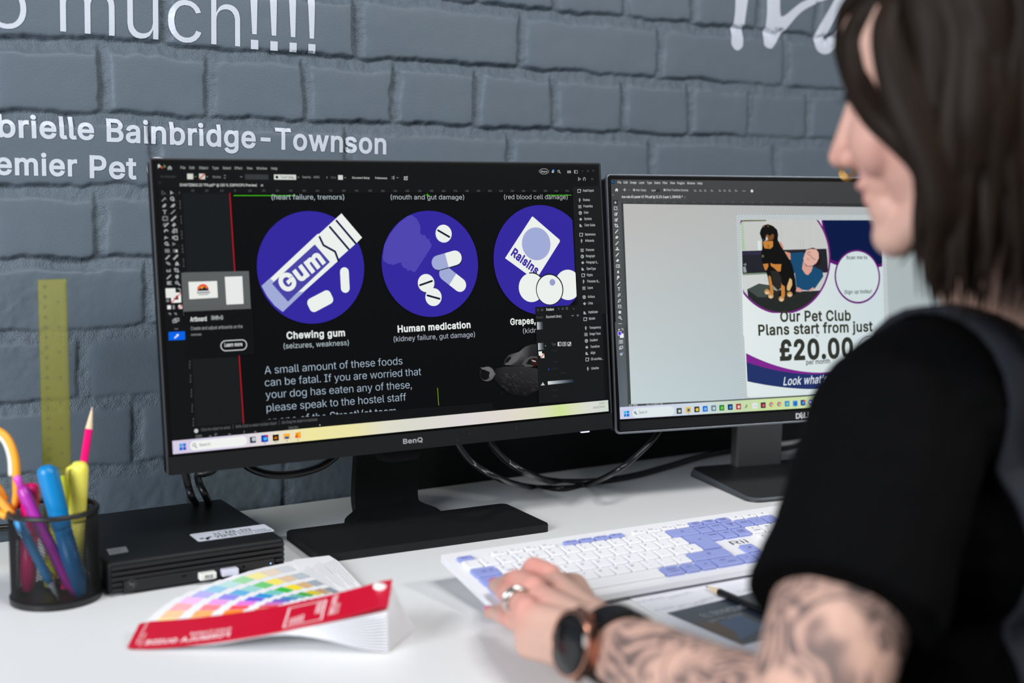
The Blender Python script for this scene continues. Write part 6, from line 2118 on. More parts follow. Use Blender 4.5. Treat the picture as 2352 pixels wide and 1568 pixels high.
P1 = at(119.5, 641, 1.262)
P0 = at(140, 1340, 1.262)
P0 = in_pot(P0, 0.006, 0.022)
d = Vector(tuple(P1 - P0)).normalized()
rul = thing('ruler', 'see-through yellow plastic ruler standing upright in the pen pot', 'ruler', tuple(P0))
xax = Vector((RX[0], RX[1], 0))
xax = (xax - d * xax.dot(d)).normalized()
yax = d.cross(xax)
rul.rotation_mode = 'QUATERNION'
rul.rotation_quaternion = Matrix((xax, yax, d)).transposed().to_quaternion()
ruler_parts(rul, float(np.linalg.norm(P1 - P0)))

# scissors with orange handles
M_ORG = pl('handle_orange', (246, 166, 44))
M_GRIP = pl('handle_white', (226, 224, 216))
sc = thing('scissors', 'orange-handled scissors pointing down at the left of the pen pot', 'scissors', (CPX - 0.014, CPY, 0.008))
so = np.array([CPX - 0.014, CPY, 0.008])


def sp(u, v, d=1.222):
    return Vector(tuple(at(u, v, d) - so))


for k, (pts, dd) in enumerate((([(20, 1182), (36, 1150), (38, 1105), (34, 1050), (16, 1005), (-12, 988), (-40, 1004), (-52, 1050), (-38, 1095), (-8, 1118), (12, 1150)], 1.224),
                               ([(28, 1182), (10, 1160), (-14, 1130), (-30, 1100), (-60, 1095), (-92, 1112), (-98, 1150), (-70, 1176), (-35, 1176), (-6, 1176), (16, 1186)], 1.214))):
    g = G()
    q = spline([tuple(sp(u, v, dd)) for u, v in pts], 6)
    g.tube(q, 0.0048, 10, flat=0.8)
    h = g.build('handle', [M_ORG], sc, smooth=True)
    g = G()
    c = Vector((0, 0, 0))
    ring_ = pts[2:9]
    cu, cv_ = sum(p[0] for p in ring_) / 7, sum(p[1] for p in ring_) / 7
    q = spline([tuple(sp(cu + (u - cu) * 0.74, cv_ + (v - cv_) * 0.80, dd)) for u, v in ring_], 6)
    g.tube(q, 0.0036, 8, flat=0.8)
    plab(g.build('grip_lining', [M_GRIP], h, smooth=True), 'white grip lining')
g = G()
g.tube([sp(22, 1180), Vector((0.018, 0.004, 0.004))], [0.0062, 0.0012], 8, flat=0.25)
g.tube([sp(18, 1182, 1.219), Vector((0.012, 0.0, 0.002))], [0.0062, 0.0012], 8, flat=0.25)
g.build('blades', [mat('scissor_steel', (150, 154, 158), rough=0.25, metal=0.9)], sc, smooth=True)
# ------------------------------------------------------------------ colour fan deck
M_RED = mat('cover_red', (196, 4, 44), rough=0.3, spec=0.5)
M_PAPER = mat('card_white', (240, 240, 243), rough=0.45)
M_PRW = mat('cover_print', (240, 206, 210), rough=0.5)
fan_o = np.array([0.02, -0.45, 0.0])
fan = thing('color_fan_deck', 'colour swatch fan deck with red cover spread open in front of the mini computer', 'colour swatches', tuple(fan_o))


def unit(v):
    return v / np.linalg.norm(v)


LEN0, WID = 0.2205, 0.0455
e0, wv0 = np.array([-0.8226, 0.541, -0.1752]), np.array([0.5047, 0.8365, 0.2133])
cA, cD = np.array([-0.1119, -0.4152, 0.0010]), np.array([0.0765, -0.5391, 0.0410])
r0 = cD + wv0 * (WID * 0.76) + e0 * 0.0085
r1 = np.array([0.105, -0.487, 0.0042])
AZ0, AZ1 = math.atan2(e0[1], e0[0]), math.radians(82.5)


def blade(s, sag=0.0):
    """strip frame for fan position s = 0 (cover) .. 1 (lowest card): along a (0 rivet .. 1 tip), across c (-1 .. 1)"""
    az = AZ0 + (AZ1 - AZ0) * s
    r = r0 + (r1 - r0) * s
    zt = 0.0050 + 0.0065 * s
    LEN = LEN0 * (1 + 0.055 * min(1.0, s * 3) - 0.045 * s)
    ez = (zt - r[2]) / LEN
    e = unit(np.array([math.cos(az), math.sin(az), ez]))
    v = np.array([-math.sin(az), math.cos(az), 0.0])
    v = v + np.array([0, 0, -0.2133 * (1 - s)])
    v = unit(v - e * np.dot(v, e))
    n = unit(np.cross(e, v))
    if n[2] < 0:
        n = -n

    def f(a, c, h=0.0):
        b = sag * 4 * a * (1 - a) if a > 0 else 0.0
        P = r + e * (a * LEN) + v * ((c + 1) / 2 * WID - WID * 0.24) + np.array([0, 0, -b]) + n * h
        P[2] = max(P[2], 0.0008 + max(0.0, h) * 0.5)
        return P - fan_o
    return f


def strip_mesh(g, f, a0, a1, c0, c1, h, mi, na=12, round_tip=False):
    vs, fs = [], []
    for i in range(na + 1):
        a = a0 + (a1 - a0) * i / na
        k = 1.0
        if round_tip:
            e = max(0.0, (a - 0.975) / 0.025)
            k = 1 - 0.16 * e * e
        vs += [f(a, c0 * k, h), f(a, c1 * k, h)]
    for i in range(na):
        fs.append([2 * i, 2 * i + 1, 2 * i + 3, 2 * i + 2])
    g.add([tuple(float(q) for q in v) for v in vs], fs, mi)


def slab(g, f, h0, h1, mi=0, na=12):
    """thin card with thickness"""
    vs, fs = [], []
    for i in range(na + 1):
        a = -0.045 + (1.0 + 0.045) * i / na
        e = max(0.0, (a - 0.97) / 0.03)
        k = 1 - 0.14 * e * e
        vs += [f(a, -k, h0), f(a, k, h0), f(a, k, h1), f(a, -k, h1)]
    for i in range(na):
        for q in range(4):
            fs.append([4 * i + q, 4 * i + (q + 1) % 4, 4 * i + 4 + (q + 1) % 4, 4 * i + 4 + q])
    fs += [[3, 2, 1, 0], [4 * na + q for q in range(4)]]
    g.add([tuple(float(q) for q in v) for v in vs], fs, mi)


HUES = [(242, 208, 40), (252, 140, 40), (252, 84, 96), (232, 120, 220), (112, 96, 226), (40, 150, 214), (120, 200, 196), (60, 190, 70), (250, 224, 50), (220, 178, 130), (164, 174, 184)]
NB = 11
tints = {}


def tint(c, k):
    key = (c, round(k, 2))
    if key not in tints:
        rgb = tuple(int(255 - (255 - v) * (1 - k)) if k > 0 else int(v * (1 + k)) for v in c)
        tints[key] = mat('swatch_ink', rgb, rough=0.5, spec=0.3)
    return tints[key]


for i in range(NB + 3):
    s = 0.075 + 0.925 * (i / (NB + 2)) ** 0.92
    f = blade(s, sag=0.007 * (1 - s))
    g = G()
    slab(g, f, -0.0034, -0.0026)
    mats = [M_PAPER]
    if i < NB:
        c = HUES[i]
        mats += [tint(c, k) for k in (0.55, 0.30, 0.0, -0.12, -0.25, -0.4, -0.5)]
        for q in range(7):
            a1 = 0.955 - q * 0.131
            strip_mesh(g, f, a1 - 0.083, a1, -0.97, 0.97, -0.0024, 1 + q, 2)
    else:
        mats.append(mat('text_grey', (150, 152, 158), rough=0.6))
        for q in range(5):
            strip_mesh(g, f, 0.60 - q * 0.06, 0.93 - q * 0.01, -0.86 + q * 0.14, -0.845 + q * 0.14, -0.0024, 1, 2)
    o = g.build('swatch_card', mats, fan)
    if i >= NB:
        plab(o, 'plain white index card')
f = blade(0.0, sag=0.007)
g = G()
slab(g, f, 0.0012, 0.0024, na=24)
TRI = []


def on_cover(s, a0, a1, cbase, cap, bold, flip=True):
    """lettering along the cover; reads upside down from the viewer's side"""
    tris, lo, hi = text2d(s, bold)
    out = []
    for t in tris:
        q = []
        for x, y in t:
            a = a0 + (a1 - a0) * (x - lo) / (hi - lo)
            c = cbase + cap * y / CAPH
            q.append((a, c))
        out.append(q)
    return out


def across_cover(s, c0, c1, abase, acap, bold):
    tris, lo, hi = text2d(s, bold)
    return [[(abase + acap * y / CAPH, c0 + (c1 - c0) * (x - lo) / (hi - lo)) for x, y in t] for t in tris]


TRI += on_cover('FORMULA GUIDE', 0.592, 0.935, 0.74, -0.30, 34)
TRI += on_cover('Solid Coated', 0.595, 0.76, 0.30, -0.20, 20)
TRI += across_cover('PANTONE', -0.80, 0.62, 0.195, -0.020, 36)
TRI += across_cover('Matching System', -0.10, 0.62, 0.168, -0.012, 14)
TRI += across_cover('color', -0.55, 0.30, 0.255, -0.030, 30)
TRI += across_cover('formula guide system', -0.90, 0.80, 0.972, -0.012, 10)
TRI += across_cover('solid coated', -0.1, 0.80, 0.955, -0.010, 10)
for a, b in (((0.222, -0.62), (0.222, 0.80)), ((0.222, 0.80), (0.372, 0.80)), ((0.372, 0.80), (0.372, -0.62)), ((0.372, -0.62), (0.222, -0.62))):
    wa, wc = 0.004, 0.03
    x0, x1, y0_, y1_ = min(a[0], b[0]) - wa, max(a[0], b[0]) + wa, min(a[1], b[1]) - wc, max(a[1], b[1]) + wc
    TRI += [[(x0, y0_), (x1, y0_), (x1, y1_)], [(x0, y0_), (x1, y1_), (x0, y1_)]]
for k in range(5):
    x0 = 0.300 + k * 0.012
    TRI += [[(x0, 0.10 + k * .03), (x0 + 0.006, 0.10 + k * .03), (x0 + 0.006, 0.66)], [(x0, 0.10 + k * .03), (x0 + 0.006, 0.66), (x0, 0.66)]]
for t in TRI:
    g.add([tuple(float(q) for q in f(a, c, 0.00265)) for a, c in t], [[0, 1, 2]], 1)
o = g.build('cover', [M_RED, M_PRW], fan)
plab(o, 'red cover strip with pale upside-down lettering')
# rivet
g = G()
Mr = Matrix.Translation(Vector(tuple(f(0.0, -0.52, 0.0026)))) @ Vector((0.1, -0.16, 1)).to_track_quat('Z', 'Y').to_matrix().to_4x4()
g.lathe([(0.0, 0.0026), (0.0040, 0.0024), (0.0058, 0.0016), (0.0062, 0.0002), (0.0062, -0.001)], 28, 0, Mr)
plab(g.build('rivet', [mat('rivet_white', (244, 244, 244), rough=0.3)], fan, smooth=True), 'round white rivet')
# the half of the deck that stays closed under the cover, pile of white card ends at the rivet
for k in range(14):
    q = k / 13
    zr = 0.0385 * (1 - q) + 0.0012
    D_ = np.array([cD[0] + 0.001 * q, cD[1] + 0.002 * q, zr])
    C_ = cD + wv0 * WID + np.array([0.026 * q, 0.004 * q, 0])
    C_[2] = zr + 0.008 * (1 - q)
    ee = unit(np.array([e0[0], e0[1] + 0.05 * q, 0]))
    g = G()
    vs, fs = [], []
    for m_ in range(17):
        a = m_ / 16
        z = zr * (1 - a) ** 1.5 + (0.016 * q) * math.sin(math.pi * min(1, a * 1.15)) ** 2 * (1 - 0.5 * a) + 0.0010
        P = D_ + ee * (0.222 - 0.02 * q) * a
        Q = P + (C_ - D_) * np.array([1, 1, 0]) * (1 - 0.25 * a)
        for (X, zz) in ((P, z), (Q, z + (C_[2] - zr) * (1 - a)), (Q, z + 0.0007 + (C_[2] - zr) * (1 - a)), (P, z + 0.0007)):
            vs.append((float(X[0] - fan_o[0]), float(X[1] - fan_o[1]), float(zz)))
    for m_ in range(16):
        for t in range(4):
            fs.append([4 * m_ + t, 4 * m_ + (t + 1) % 4, 4 * m_ + 4 + (t + 1) % 4, 4 * m_ + 4 + t])
    fs += [[3, 2, 1, 0], [64, 65, 66, 67]]
    g.add(vs, fs, 0)
    if k == 0:
        plab(g.build('back_cover', [mat('cover_dark_red', (172, 12, 40), rough=0.35)], fan), 'darker red second cover just under the front one')
    else:
        plab(g.build('swatch_card', [M_PAPER], fan), 'white card edge in the closed half of the deck')

# ------------------------------------------------------------------ keyboard
KX, KY, KZ, KYAW, KTILT, U = 0.215, -0.4106, 0.0331, -0.0459, 0.1635, 0.019
kb = thing('keyboard', 'white full-size keyboard with lilac function keys in front of the monitors', 'keyboard', (KX, KY, 0.0))
ka = Vector((math.cos(KYAW), math.sin(KYAW), 0))
kbv = Vector((-math.sin(KYAW) * math.cos(KTILT), math.cos(KYAW) * math.cos(KTILT), math.sin(KTILT)))
kn = ka.cross(kbv)
KM = Matrix.Identity(4)
for i in range(3):
    KM[i][0], KM[i][1], KM[i][2] = ka[i], kbv[i], kn[i]
KM[2][3] = KZ
M_KW = mat('key_white', (232, 232, 236), rough=0.45)
M_KB = mat('key_lilac', (142, 153, 212), rough=0.45)
M_KL = mat('key_legend', (62, 58, 132), rough=0.6)
M_BODY = mat('keyboard_white', (230, 230, 234), rough=0.4)
g = G()
xl_, xr_, yt_, yb_ = -0.52 * U, 22.95 * U, 0.78 * U, -6.05 * U
g.prism(rrect(xr_ - xl_, yt_ - yb_, 0.004, 5, (xl_ + xr_) / 2, (yt_ + yb_) / 2), -0.0095, -0.0032, 0, KM)
g.build('body', [M_BODY], kb, angle=40)
for sx in (1.6, 20.6):
    g = G()
    g.box((sx * U, yt_ - 0.010, -0.0145), (0.030, 0.006, 0.0115), 0, KM, r=0.001)
    g.box((sx * U, yt_ - 0.004, -0.0185), (0.030, 0.012, 0.0030), 0, KM @ Matrix.Rotation(-KTILT, 4, 'X'))
    g.build('foot', [M_BODY], kb)


def key(x, y, w=1.0, h=1.0, lil=False, leg=(), poly=None):
    g = G()
    gap = 0.0022
    ww_, hh_ = w * U - gap, h * U - gap
    cx_, cy_ = x * U, -y * U
    base = rrect(ww_, hh_, 0.0016, 3, cx_, cy_) if poly is None else poly
    mx_, my_ = sum(p[0] for p in base) / len(base), sum(p[1] for p in base) / len(base)
    ins = 0.0007
    top = [(p[0] - ins * (1 if p[0] > mx_ else -1), p[1] - ins * (1 if p[1] > my_ else -1)) for p in base] if poly is None else base
    n = len(base)
    vs = [(p[0], p[1], -0.0031) for p in base] + [(p[0], p[1], -0.0006) for p in base] + [(p[0], p[1], 0.0) for p in top]
    fs = [list(range(n))[::-1], [2 * n + i for i in range(n)]]
    for k in (0, 1):
        fs += [[k * n + i, k * n + (i + 1) % n, (k + 1) * n + (i + 1) % n, (k + 1) * n + i] for i in range(n)]
    g.add(vs, fs, 0, KM)
    for t, dx, dy, sz, ln in leg:
        tr, lo, hi = text2d(t, 14)
        k = sz / CAPH
        if ln and (hi - lo) * k > ln:
            kx = ln / (hi - lo)
        else:
            kx = k
        g.tris2d([[(cx_ + dx + (p[0] - (lo + hi) / 2) * kx, cy_ + dy + p[1] * k) for p in q] for q in tr], 0.00008, 1, KM)
    g.build('key', [M_KB if lil else M_KW, M_KL], kb)


def L1_(t):
    return ((t, -0.0035, 0.0006, 0.0030, 0.010),)


def two(a, b):
    return ((a, -0.0040, 0.0030, 0.0024, 0.01), (b, -0.0036, -0.0042, 0.0026, 0.01))


fy, fh = 0.231, 0.56
key(0.5, fy, 1, fh, True, (('Esc', -0.001, -0.001, 0.0026, 0.009), ('·', 0.004, -0.002, 0.003, 0.004)) if '·' in FONT else (('Esc', -0.001, -0.001, 0.0026, 0.009),))
for i in range(12):
    x = 2.5 + i if i < 4 else (7 + i - 4 if i < 8 else 11.5 + i - 8)
    key(x, fy, 1, fh, 4 <= i < 8, (('F%d' % (i + 1), -0.003, 0.0004, 0.0022, 0.007), ('*', 0.003, -0.0022, 0.0026, 0.004)))
for i, t in enumerate((('Print', 'SysRq'), ('Scroll', 'Lock'), ('Pause', 'Break'))):
    key(15.45 + i, fy, 1, fh, True, ((t[0], 0, 0.0006, 0.0020, 0.011), (t[1], 0, -0.0026, 0.0020, 0.011)))
for i in range(3):
    key(18.46 + i, fy, 1, fh, False, (('#', 0, -0.001, 0.0026, 0.006),))
for i, (a, b) in enumerate(zip(('|', '!', '"', '£', '$', '%', '^', '&', '*', '(', ')', '_', '+'), '`1234567890-=')):
    key(0.5 + i, 1, leg=two(a, b))
key(14, 1, 2, 1, True, (('←', 0, -0.001, 0.004, 0.008),))
key(0.75, 2, 1.5, 1, True, (('Tab', -0.002, -0.001, 0.0026, 0.009), ('⇧', 0.006, -0.001, 0.003, 0.005)))
for i, c in enumerate('QWERTYUIOP'):
    key(2 + i, 2, leg=L1_(c) + ((('Switch', 0.001, -0.0052, 0.0018, 0.009),) if i < 2 else ()))
key(12, 2, leg=two('{', '['))
key(13, 2, leg=two('}', ']'))
e = 0.0011
key(14.3, 2.5, lil=True, leg=(('↵', 0.0, 0.004, 0.004, 0.009),), poly=[(13.5 * U + e, -2.5 * U + e), (13.75 * U + e, -2.5 * U + e), (13.75 * U + e, -3.5 * U + e), (15 * U - e, -3.5 * U + e), (15 * U - e, -1.5 * U - e), (13.5 * U + e, -1.5 * U - e)])
key(0.875, 3, 1.75, 1, True, (('Caps Lock', 0, -0.001, 0.0026, 0.018),))
for i, c in enumerate('ASDFGHJKL'):
    key(2.25 + i, 3, leg=L1_(c))
key(11.25, 3, leg=two(':', ';'))
key(12.25, 3, leg=two('@', "'"))
key(13.25, 3, leg=two('~', '#'))
key(0.625, 4, 1.25, 1, True, (('⇧', 0, -0.001, 0.0034, 0.006),))
key(1.75, 4, leg=two('|', '\\'))
for i, c in enumerate('ZXCVBNM'):
    key(2.75 + i, 4, leg=L1_(c))
key(9.75, 4, leg=two('<', ','))
key(10.75, 4, leg=two('>', '.'))
key(11.75, 4, leg=two('?', '/'))
key(13.625, 4, 2.75, 1, True, (('⇧', 0, -0.001, 0.0040, 0.008),))
key(0.625, 5, 1.25, 1, True, (('Ctrl', 0, -0.001, 0.0028, 0.012),))
key(1.8, 5, 1.1, 1, True)
key(2.95, 5, 1.2, 1, True, (('Alt', 0, -0.001, 0.0028, 0.012),))
key(6.67, 5, 6.1, 1)
key(10.40, 5, 1.28, 1, True, (('Alt Gr', 0.000, 0.0006, 0.0028, 0.012), ('control', 0.001, -0.0040, 0.0022, 0.012)))
key(11.56, 5, 1.0, 1, True, (('Fn', -0.001, -0.001, 0.0028, 0.01),))
key(12.62, 5, 1.05, 1, True, (('▤', 0, -0.001, 0.004, 0.006),) if '▤' in FONT else (('=', 0, -0.001, 0.004, 0.006),))
key(14.08, 5, 1.82, 1, True, (('Ctrl', -0.004, 0.0010, 0.0028, 0.012), ('control', 0.004, -0.0034, 0.0022, 0.014)))
for i, ts in enumerate(((('Insert',), ('Home',), ('Page', 'Up')), (('Delete',), ('End',), ('Page', 'Down')))):
    for j, t in enumerate(ts):
        key(15.45 + j, 1 + i, lil=True, leg=tuple((w_, 0, 0.0012 - 0.0036 * q, 0.0024, 0.012) for q, w_ in enumerate(t)))
key(16.45, 4, lil=True, leg=(('▲', 0, -0.001, 0.003, 0.005),))
for j, t in enumerate('←↵'):
    key(15.45 + j, 5, lil=True, leg=((t, 0, -0.001, 0.003, 0.007),))
key(17.45, 5, lil=True, leg=(('>', 0, -0.001, 0.003, 0.007),))
for j, t in enumerate(('Num', '/', '*')):
    key(18.46 + j, 1, lil=True, leg=((t, 0, -0.0005, 0.0028, 0.010),))
for j, (t, b) in enumerate((('7', 'Home'), ('8', ''), ('9', 'PgUp'))):
    key(18.46 + j, 2, leg=((t, -0.001, 0.001, 0.003, 0.01),) + (((b, 0.001, -0.0036, 0.002, 0.010),) if b else ()))
for j, t in enumerate('456'):
    key(18.46 + j, 3, leg=L1_(t))
for j, t in enumerate('123'):
    key(18.46 + j, 4, leg=L1_(t))
key(18.96, 5, 2.0, 1, leg=L1_('0'))
g = G()
g.tris2d([[(p[0], p[1]) for p in t] for t in text_fit('Rii', (15.95 * U, -3.16 * U), (17.15 * U, -3.16 * U), 4, 0.0088)], -0.0031, 0, KM)
g.build('logo', [mat('logo_grey_dark', (74, 76, 80), rough=0.6)], kb)

# ------------------------------------------------------------------ papers and pencil by the keyboard
M_SHEET = mat('note_paper', (238, 239, 246), rough=0.7)
M_RULE = mat('paper_rule', (196, 200, 226), rough=0.8)
M_PINK = mat('pencil_writing', (150, 152, 166), rough=0.8)
pa = [on_z(1348, 1352), on_z(1660, 1519), on_z(2010, 1290), on_z(1700, 1242)]
# the back edge tucks under the keyboard's raised front
p_fl = on_z(1664, 1518)
p_bl = on_z(1392, 1340)
ex = unit(p_bl - p_fl)
ey = np.array([ex[1], -ex[0], 0])
if np.dot(ey, np.array([1.0, 0, 0])) < 0:
    ey = -ey
Lp, Wp = 0.297, 0.21
PM = Matrix(((ex[0], ey[0], 0, 0), (ex[1], ey[1], 0, 0), (0, 0, 1, 0), (0, 0, 0, 1)))
org = p_fl
pad = thing('note_pad', 'lined note pad with faint pencil writing beside the hand, under the dark card', 'note pad', (org[0], org[1], 0))


def pad_xy(u, v, z=0.0012):
    P = on_z(u, v, z) - org
    return (float(P @ ex), float(P @ ey))


g = G()
g.box((Lp / 2, Wp / 2, 0.0006), (Lp, Wp, 0.0012), 0, PM)
g.build('sheets', [M_SHEET], pad)
g = G()
dirv = unit(np.array(pad_xy(1700, 1282)) - np.array(pad_xy(1440, 1330)))
for k in range(34):
    yq = Lp - 0.012 - k * 0.008
    g.tris2d(stroke2d([(yq, 0.004), (yq, Wp - 0.004)], 0.0004, capn=2), 0.00125, 0, PM)
for t, a, b, cap in (('SVAHS', (1458, 1381), (1520, 1370), 0.006), ('SVAFT12', (1528, 1372), (1580, 1358), 0.0065), ('W WAN', (1498, 1400), (1542, 1392), 0.006), ("'BUT", (1550, 1394), (1578, 1384), 0.006), ('HOMEX R', (1585, 1386), (1640, 1366), 0.0075), ('CANVAS', (1690, 1358), (1742, 1344), 0.007)):
    g.tris2d(text_fit(t, pad_xy(*a), pad_xy(*b), -12, cap, slant=0.15), 0.0013, 1, PM)
g.build('writing', [M_RULE, M_PINK], pad)
# dark printed card
c0, c1, c2 = on_z(1533, 1408, 0.0014), on_z(1672, 1484, 0.0014), on_z(1712, 1366, 0.0014)
cxv = unit(c2 - c0)
cyv = np.array([cxv[1], -cxv[0], 0])
cardo = thing('printed_card', 'dark glossy printed leaflet with pale heading lying on the note pad', 'leaflet', (c0[0], c0[1], 0.00135))
CM = Matrix(((cxv[0], cyv[0], 0, 0), (cxv[1], cyv[1], 0, 0), (0, 0, 1, 0), (0, 0, 0, 1)))
g = G()
g.box((0.074, 0.050, 0.0003), (0.148, 0.100, 0.0006), 0, CM)
g.build('sheet', [mat('card_navy', (44, 52, 66), rough=0.3, spec=0.5), mat('card_blue', (62, 84, 118), rough=0.3), mat('card_brown', (84, 60, 44), rough=0.3), mat('card_print', (150, 156, 164), rough=0.4)], cardo)
g = G()


def card_xy(u, v):
    P = on_z(u, v, 0.002) - c0
    return (float(P @ cxv), float(P @ cyv))


def cpoly(pts):
    q = [card_xy(*p) for p in pts]
    q = [(min(max(x, 0.0), 0.148), min(max(y, 0.0), 0.1)) for x, y in q]
    return fill2d([q])


g.tris2d(cpoly([(1640, 1432), (1700, 1412), (1760, 1440), (1700, 1470)]), 0.00075, 0, CM)
g.tris2d(cpoly([(1600, 1432), (1640, 1424), (1690, 1452), (1690, 1492), (1672, 1480), (1630, 1462)]), 0.00078, 1, CM)
a, b = card_xy(1604, 1412), card_xy(1705, 1388)
g.tris2d(text_fit('ST BRANDING', a, b, 26, 0.010), 0.00085, 2, CM)
a, b = card_xy(1626, 1425), card_xy(1700, 1408)
g.tris2d(text_fit('leaflet', a, b, 10, 0.006), 0.00085, 2, CM)
g.build('print', [mat('card_blue_print', (66, 90, 124), rough=0.35), mat('card_brown_print', (92, 66, 48), rough=0.35), mat('card_pale_print', (146, 152, 160), rough=0.4)], cardo)

tipP, endP = on_z(1621, 1346, 0.004), on_z(1765, 1408, 0.0052)
dv = Vector(tuple(tipP - endP))
endP = tipP - np.array(dv.normalized()) * 0.165
pen2 = thing('pencil', 'black pencil with bare wood tip lying on the note pad', 'pencil', tuple(endP))
pen2.rotation_mode = 'QUATERNION'
pen2.rotation_quaternion = dv.to_track_quat('Z', 'Y')
pencil_parts(pl('pencil_black', (18, 20, 24)), M_WOOD, mat('graphite', (60, 60, 64), rough=0.5), 0)(pen2, 0.165)
# ------------------------------------------------------------------ the person at the desk


def V(p):
    return Vector(tuple(float(x) for x in p))


def tcap(g, p0, r0_, p1, r1_, seg=20, flat=None, up=None):
    """closed tapered limb segment with round ends"""
    p0, p1 = V(p0), V(p1)
    d = (p1 - p0)
    L = d.length
    q = d.to_track_quat('Z', 'Y').to_matrix().to_4x4() if up is None else None
    if up is not None:
        z = d.normalized()
        x = V(up)
        x = (x - z * x.dot(z)).normalized()
        y = z.cross(x)
        q = Matrix((x, y, z)).transposed().to_4x4()
    prof = []
    for k in range(7):
        a = -math.pi / 2 + (math.pi / 2) * k / 6
        prof.append((max(r0_ * math.cos(a), 0.0), r0_ * math.sin(a)))
    for k in range(7):
        a = (math.pi / 2) * k / 6
        prof.append((max(r1_ * math.cos(a), 0.0), L + r1_ * math.sin(a)))
    S_ = Matrix.Diagonal((1, flat or 1, 1, 1))
    vs, fs = [], []
    M = Matrix.Translation(p0) @ q @ S_
    for r, z in prof[1:-1]:
        for k in range(seg):
            w = 2 * math.pi * k / seg
            vs.append(M @ Vector((r * math.cos(w), r * math.sin(w), z)))
    n = len(prof) - 2
    for i in range(n - 1):
        for k in range(seg):
            fs.append([i * seg + k, i * seg + (k + 1) % seg, (i + 1) * seg + (k + 1) % seg, (i + 1) * seg + k])
    o = len(vs)
    vs += [M @ Vector((0, 0, prof[0][1])), M @ Vector((0, 0, prof[-1][1]))]
    for k in range(seg):
        fs.append([o, (k + 1) % seg, k])
        fs.append([o + 1, (n - 1) * seg + k, (n - 1) * seg + (k + 1) % seg])
    g.add(vs, fs)


def ellip(g, c, ax, radii, seg=24, rings=14):
    """ellipsoid with axes ax (3 vectors)"""
    M = Matrix((V(ax[0]), V(ax[1]), V(ax[2]))).transposed()
    vs, fs = [], []
    for i in range(1, rings):
        t = math.pi * i / rings
        for k in range(seg):
            w = 2 * math.pi * k / seg
            vs.append(V(c) + M @ Vector((radii[0] * math.sin(t) * math.cos(w), radii[1] * math.sin(t) * math.sin(w), radii[2] * math.cos(t))))
    for i in range(rings - 2):
        for k in range(seg):
            fs.append([i * seg + k, (i + 1) * seg + k, (i + 1) * seg + (k + 1) % seg, i * seg + (k + 1) % seg])
    o = len(vs)
    vs += [V(c) + M @ Vector((0, 0, radii[2])), V(c) - M @ Vector((0, 0, radii[2]))]
    for k in range(seg):
        fs.append([o, k, (k + 1) % seg])
        fs.append([o + 1, (rings - 2) * seg + (k + 1) % seg, (rings - 2) * seg + k])
    g.add(vs, fs)


def fuse(g, voxel, smooth, fac=0.5):
    """merge overlapping closed shapes into one continuous skin"""
    me = bpy.data.meshes.new('tmp')
    me.from_pydata(g.v, [], g.f)
    o = bpy.data.objects.new('tmp', me)
    COL.objects.link(o)
    r = o.modifiers.new('r', 'REMESH')
    r.mode = 'VOXEL'
    r.voxel_size = voxel
    r.use_smooth_shade = True
    if smooth:
        sm = o.modifiers.new('s', 'SMOOTH')
        sm.factor = fac
        sm.iterations = smooth
    dg = bpy.context.evaluated_depsgraph_get()
    dg.update()
    m2 = bpy.data.meshes.new_from_object(o.evaluated_get(dg))
    bpy.data.objects.remove(o)
    bpy.data.meshes.remove(me)
    m2.polygons.foreach_set('use_smooth', [True] * len(m2.polygons))
    return m2


# --- where the joints are
Wr = on_z(1378, 1462, 0.060)
El = at(1835, 1730, 0.775)
Sh = at(2060, 985, 0.905)
NOSE = at(1903, 367, 0.95)
fd = unit(np.array([-0.54, 0.842, 0.0]))
pit = math.radians(15)
HF = fd * math.cos(pit) + np.array([0, 0, -math.sin(pit)])          # face forward
HU = fd * math.sin(pit) + np.array([0, 0, math.cos(pit)])           # head up
HL = np.cross(HU, HF)                                               # person's left
bd = unit(np.array([-0.12, 0.99, 0.0]))                             # chest forward
bl = np.array([-bd[1], bd[0], 0.0])                                 # body left
po = np.array([0.50, -0.90, -0.20])
person = thing('person', 'person in black T-shirt and dark straps with brown shoulder-length hair, typing, tattooed left arm', 'person', tuple(po))


def hd(f, l, u):
    """head point in millimetres from the nose tip: forward, left, up"""
    return NOSE + HF * f * 1e-3 + HL * l * 1e-3 + HU * u * 1e-3 - po


AX = (HF, HL, HU)
mmr = lambda *r: [x * 1e-3 for x in r]
g = G()
ellip(g, hd(-114, 0, 50), AX, mmr(92, 74, 86))
ellip(g, hd(-74, 0, 4), AX, mmr(46, 58, 76))
ellip(g, hd(-48, 0, 72), AX, mmr(20, 44, 34))
ellip(g, hd(-42, 30, 2), AX, mmr(20, 22, 26))
ellip(g, hd(-42, -30, 2), AX, mmr(20, 22, 26))
ellip(g, hd(-38, 0, -20), AX, mmr(18, 28, 28))
ellip(g, hd(-36, 0, -66), AX, mmr(18, 22, 17))
ellip(g, hd(-37, 0, -46), AX, mmr(17, 24, 22))
for s_ in (-1, 1):
    tcap(g, hd(-41, 10 * s_, -66), 0.015, hd(-96, 50 * s_, -36), 0.017)
    tcap(g, hd(-96, 50 * s_, -36), 0.017, hd(-102, 62 * s_, 20), 0.012)
    ellip(g, hd(-17, 11 * s_, -3), AX, mmr(9, 7, 8))
    tcap(g, hd(-35, 4 * s_, 46), 0.008, hd(-44, 32 * s_, 50), 0.010)
    ellip(g, hd(-106, 71 * s_, 22), AX, mmr(17, 6, 31))
tcap(g, hd(-29, 0, 36), 0.0065, hd(-11, 0, 3), 0.0088)
ellip(g, hd(-9, 0, 0), AX, mmr(9, 9, 8.5))
ellip(g, hd(-24, 0, -25), AX, mmr(9, 21, 5))
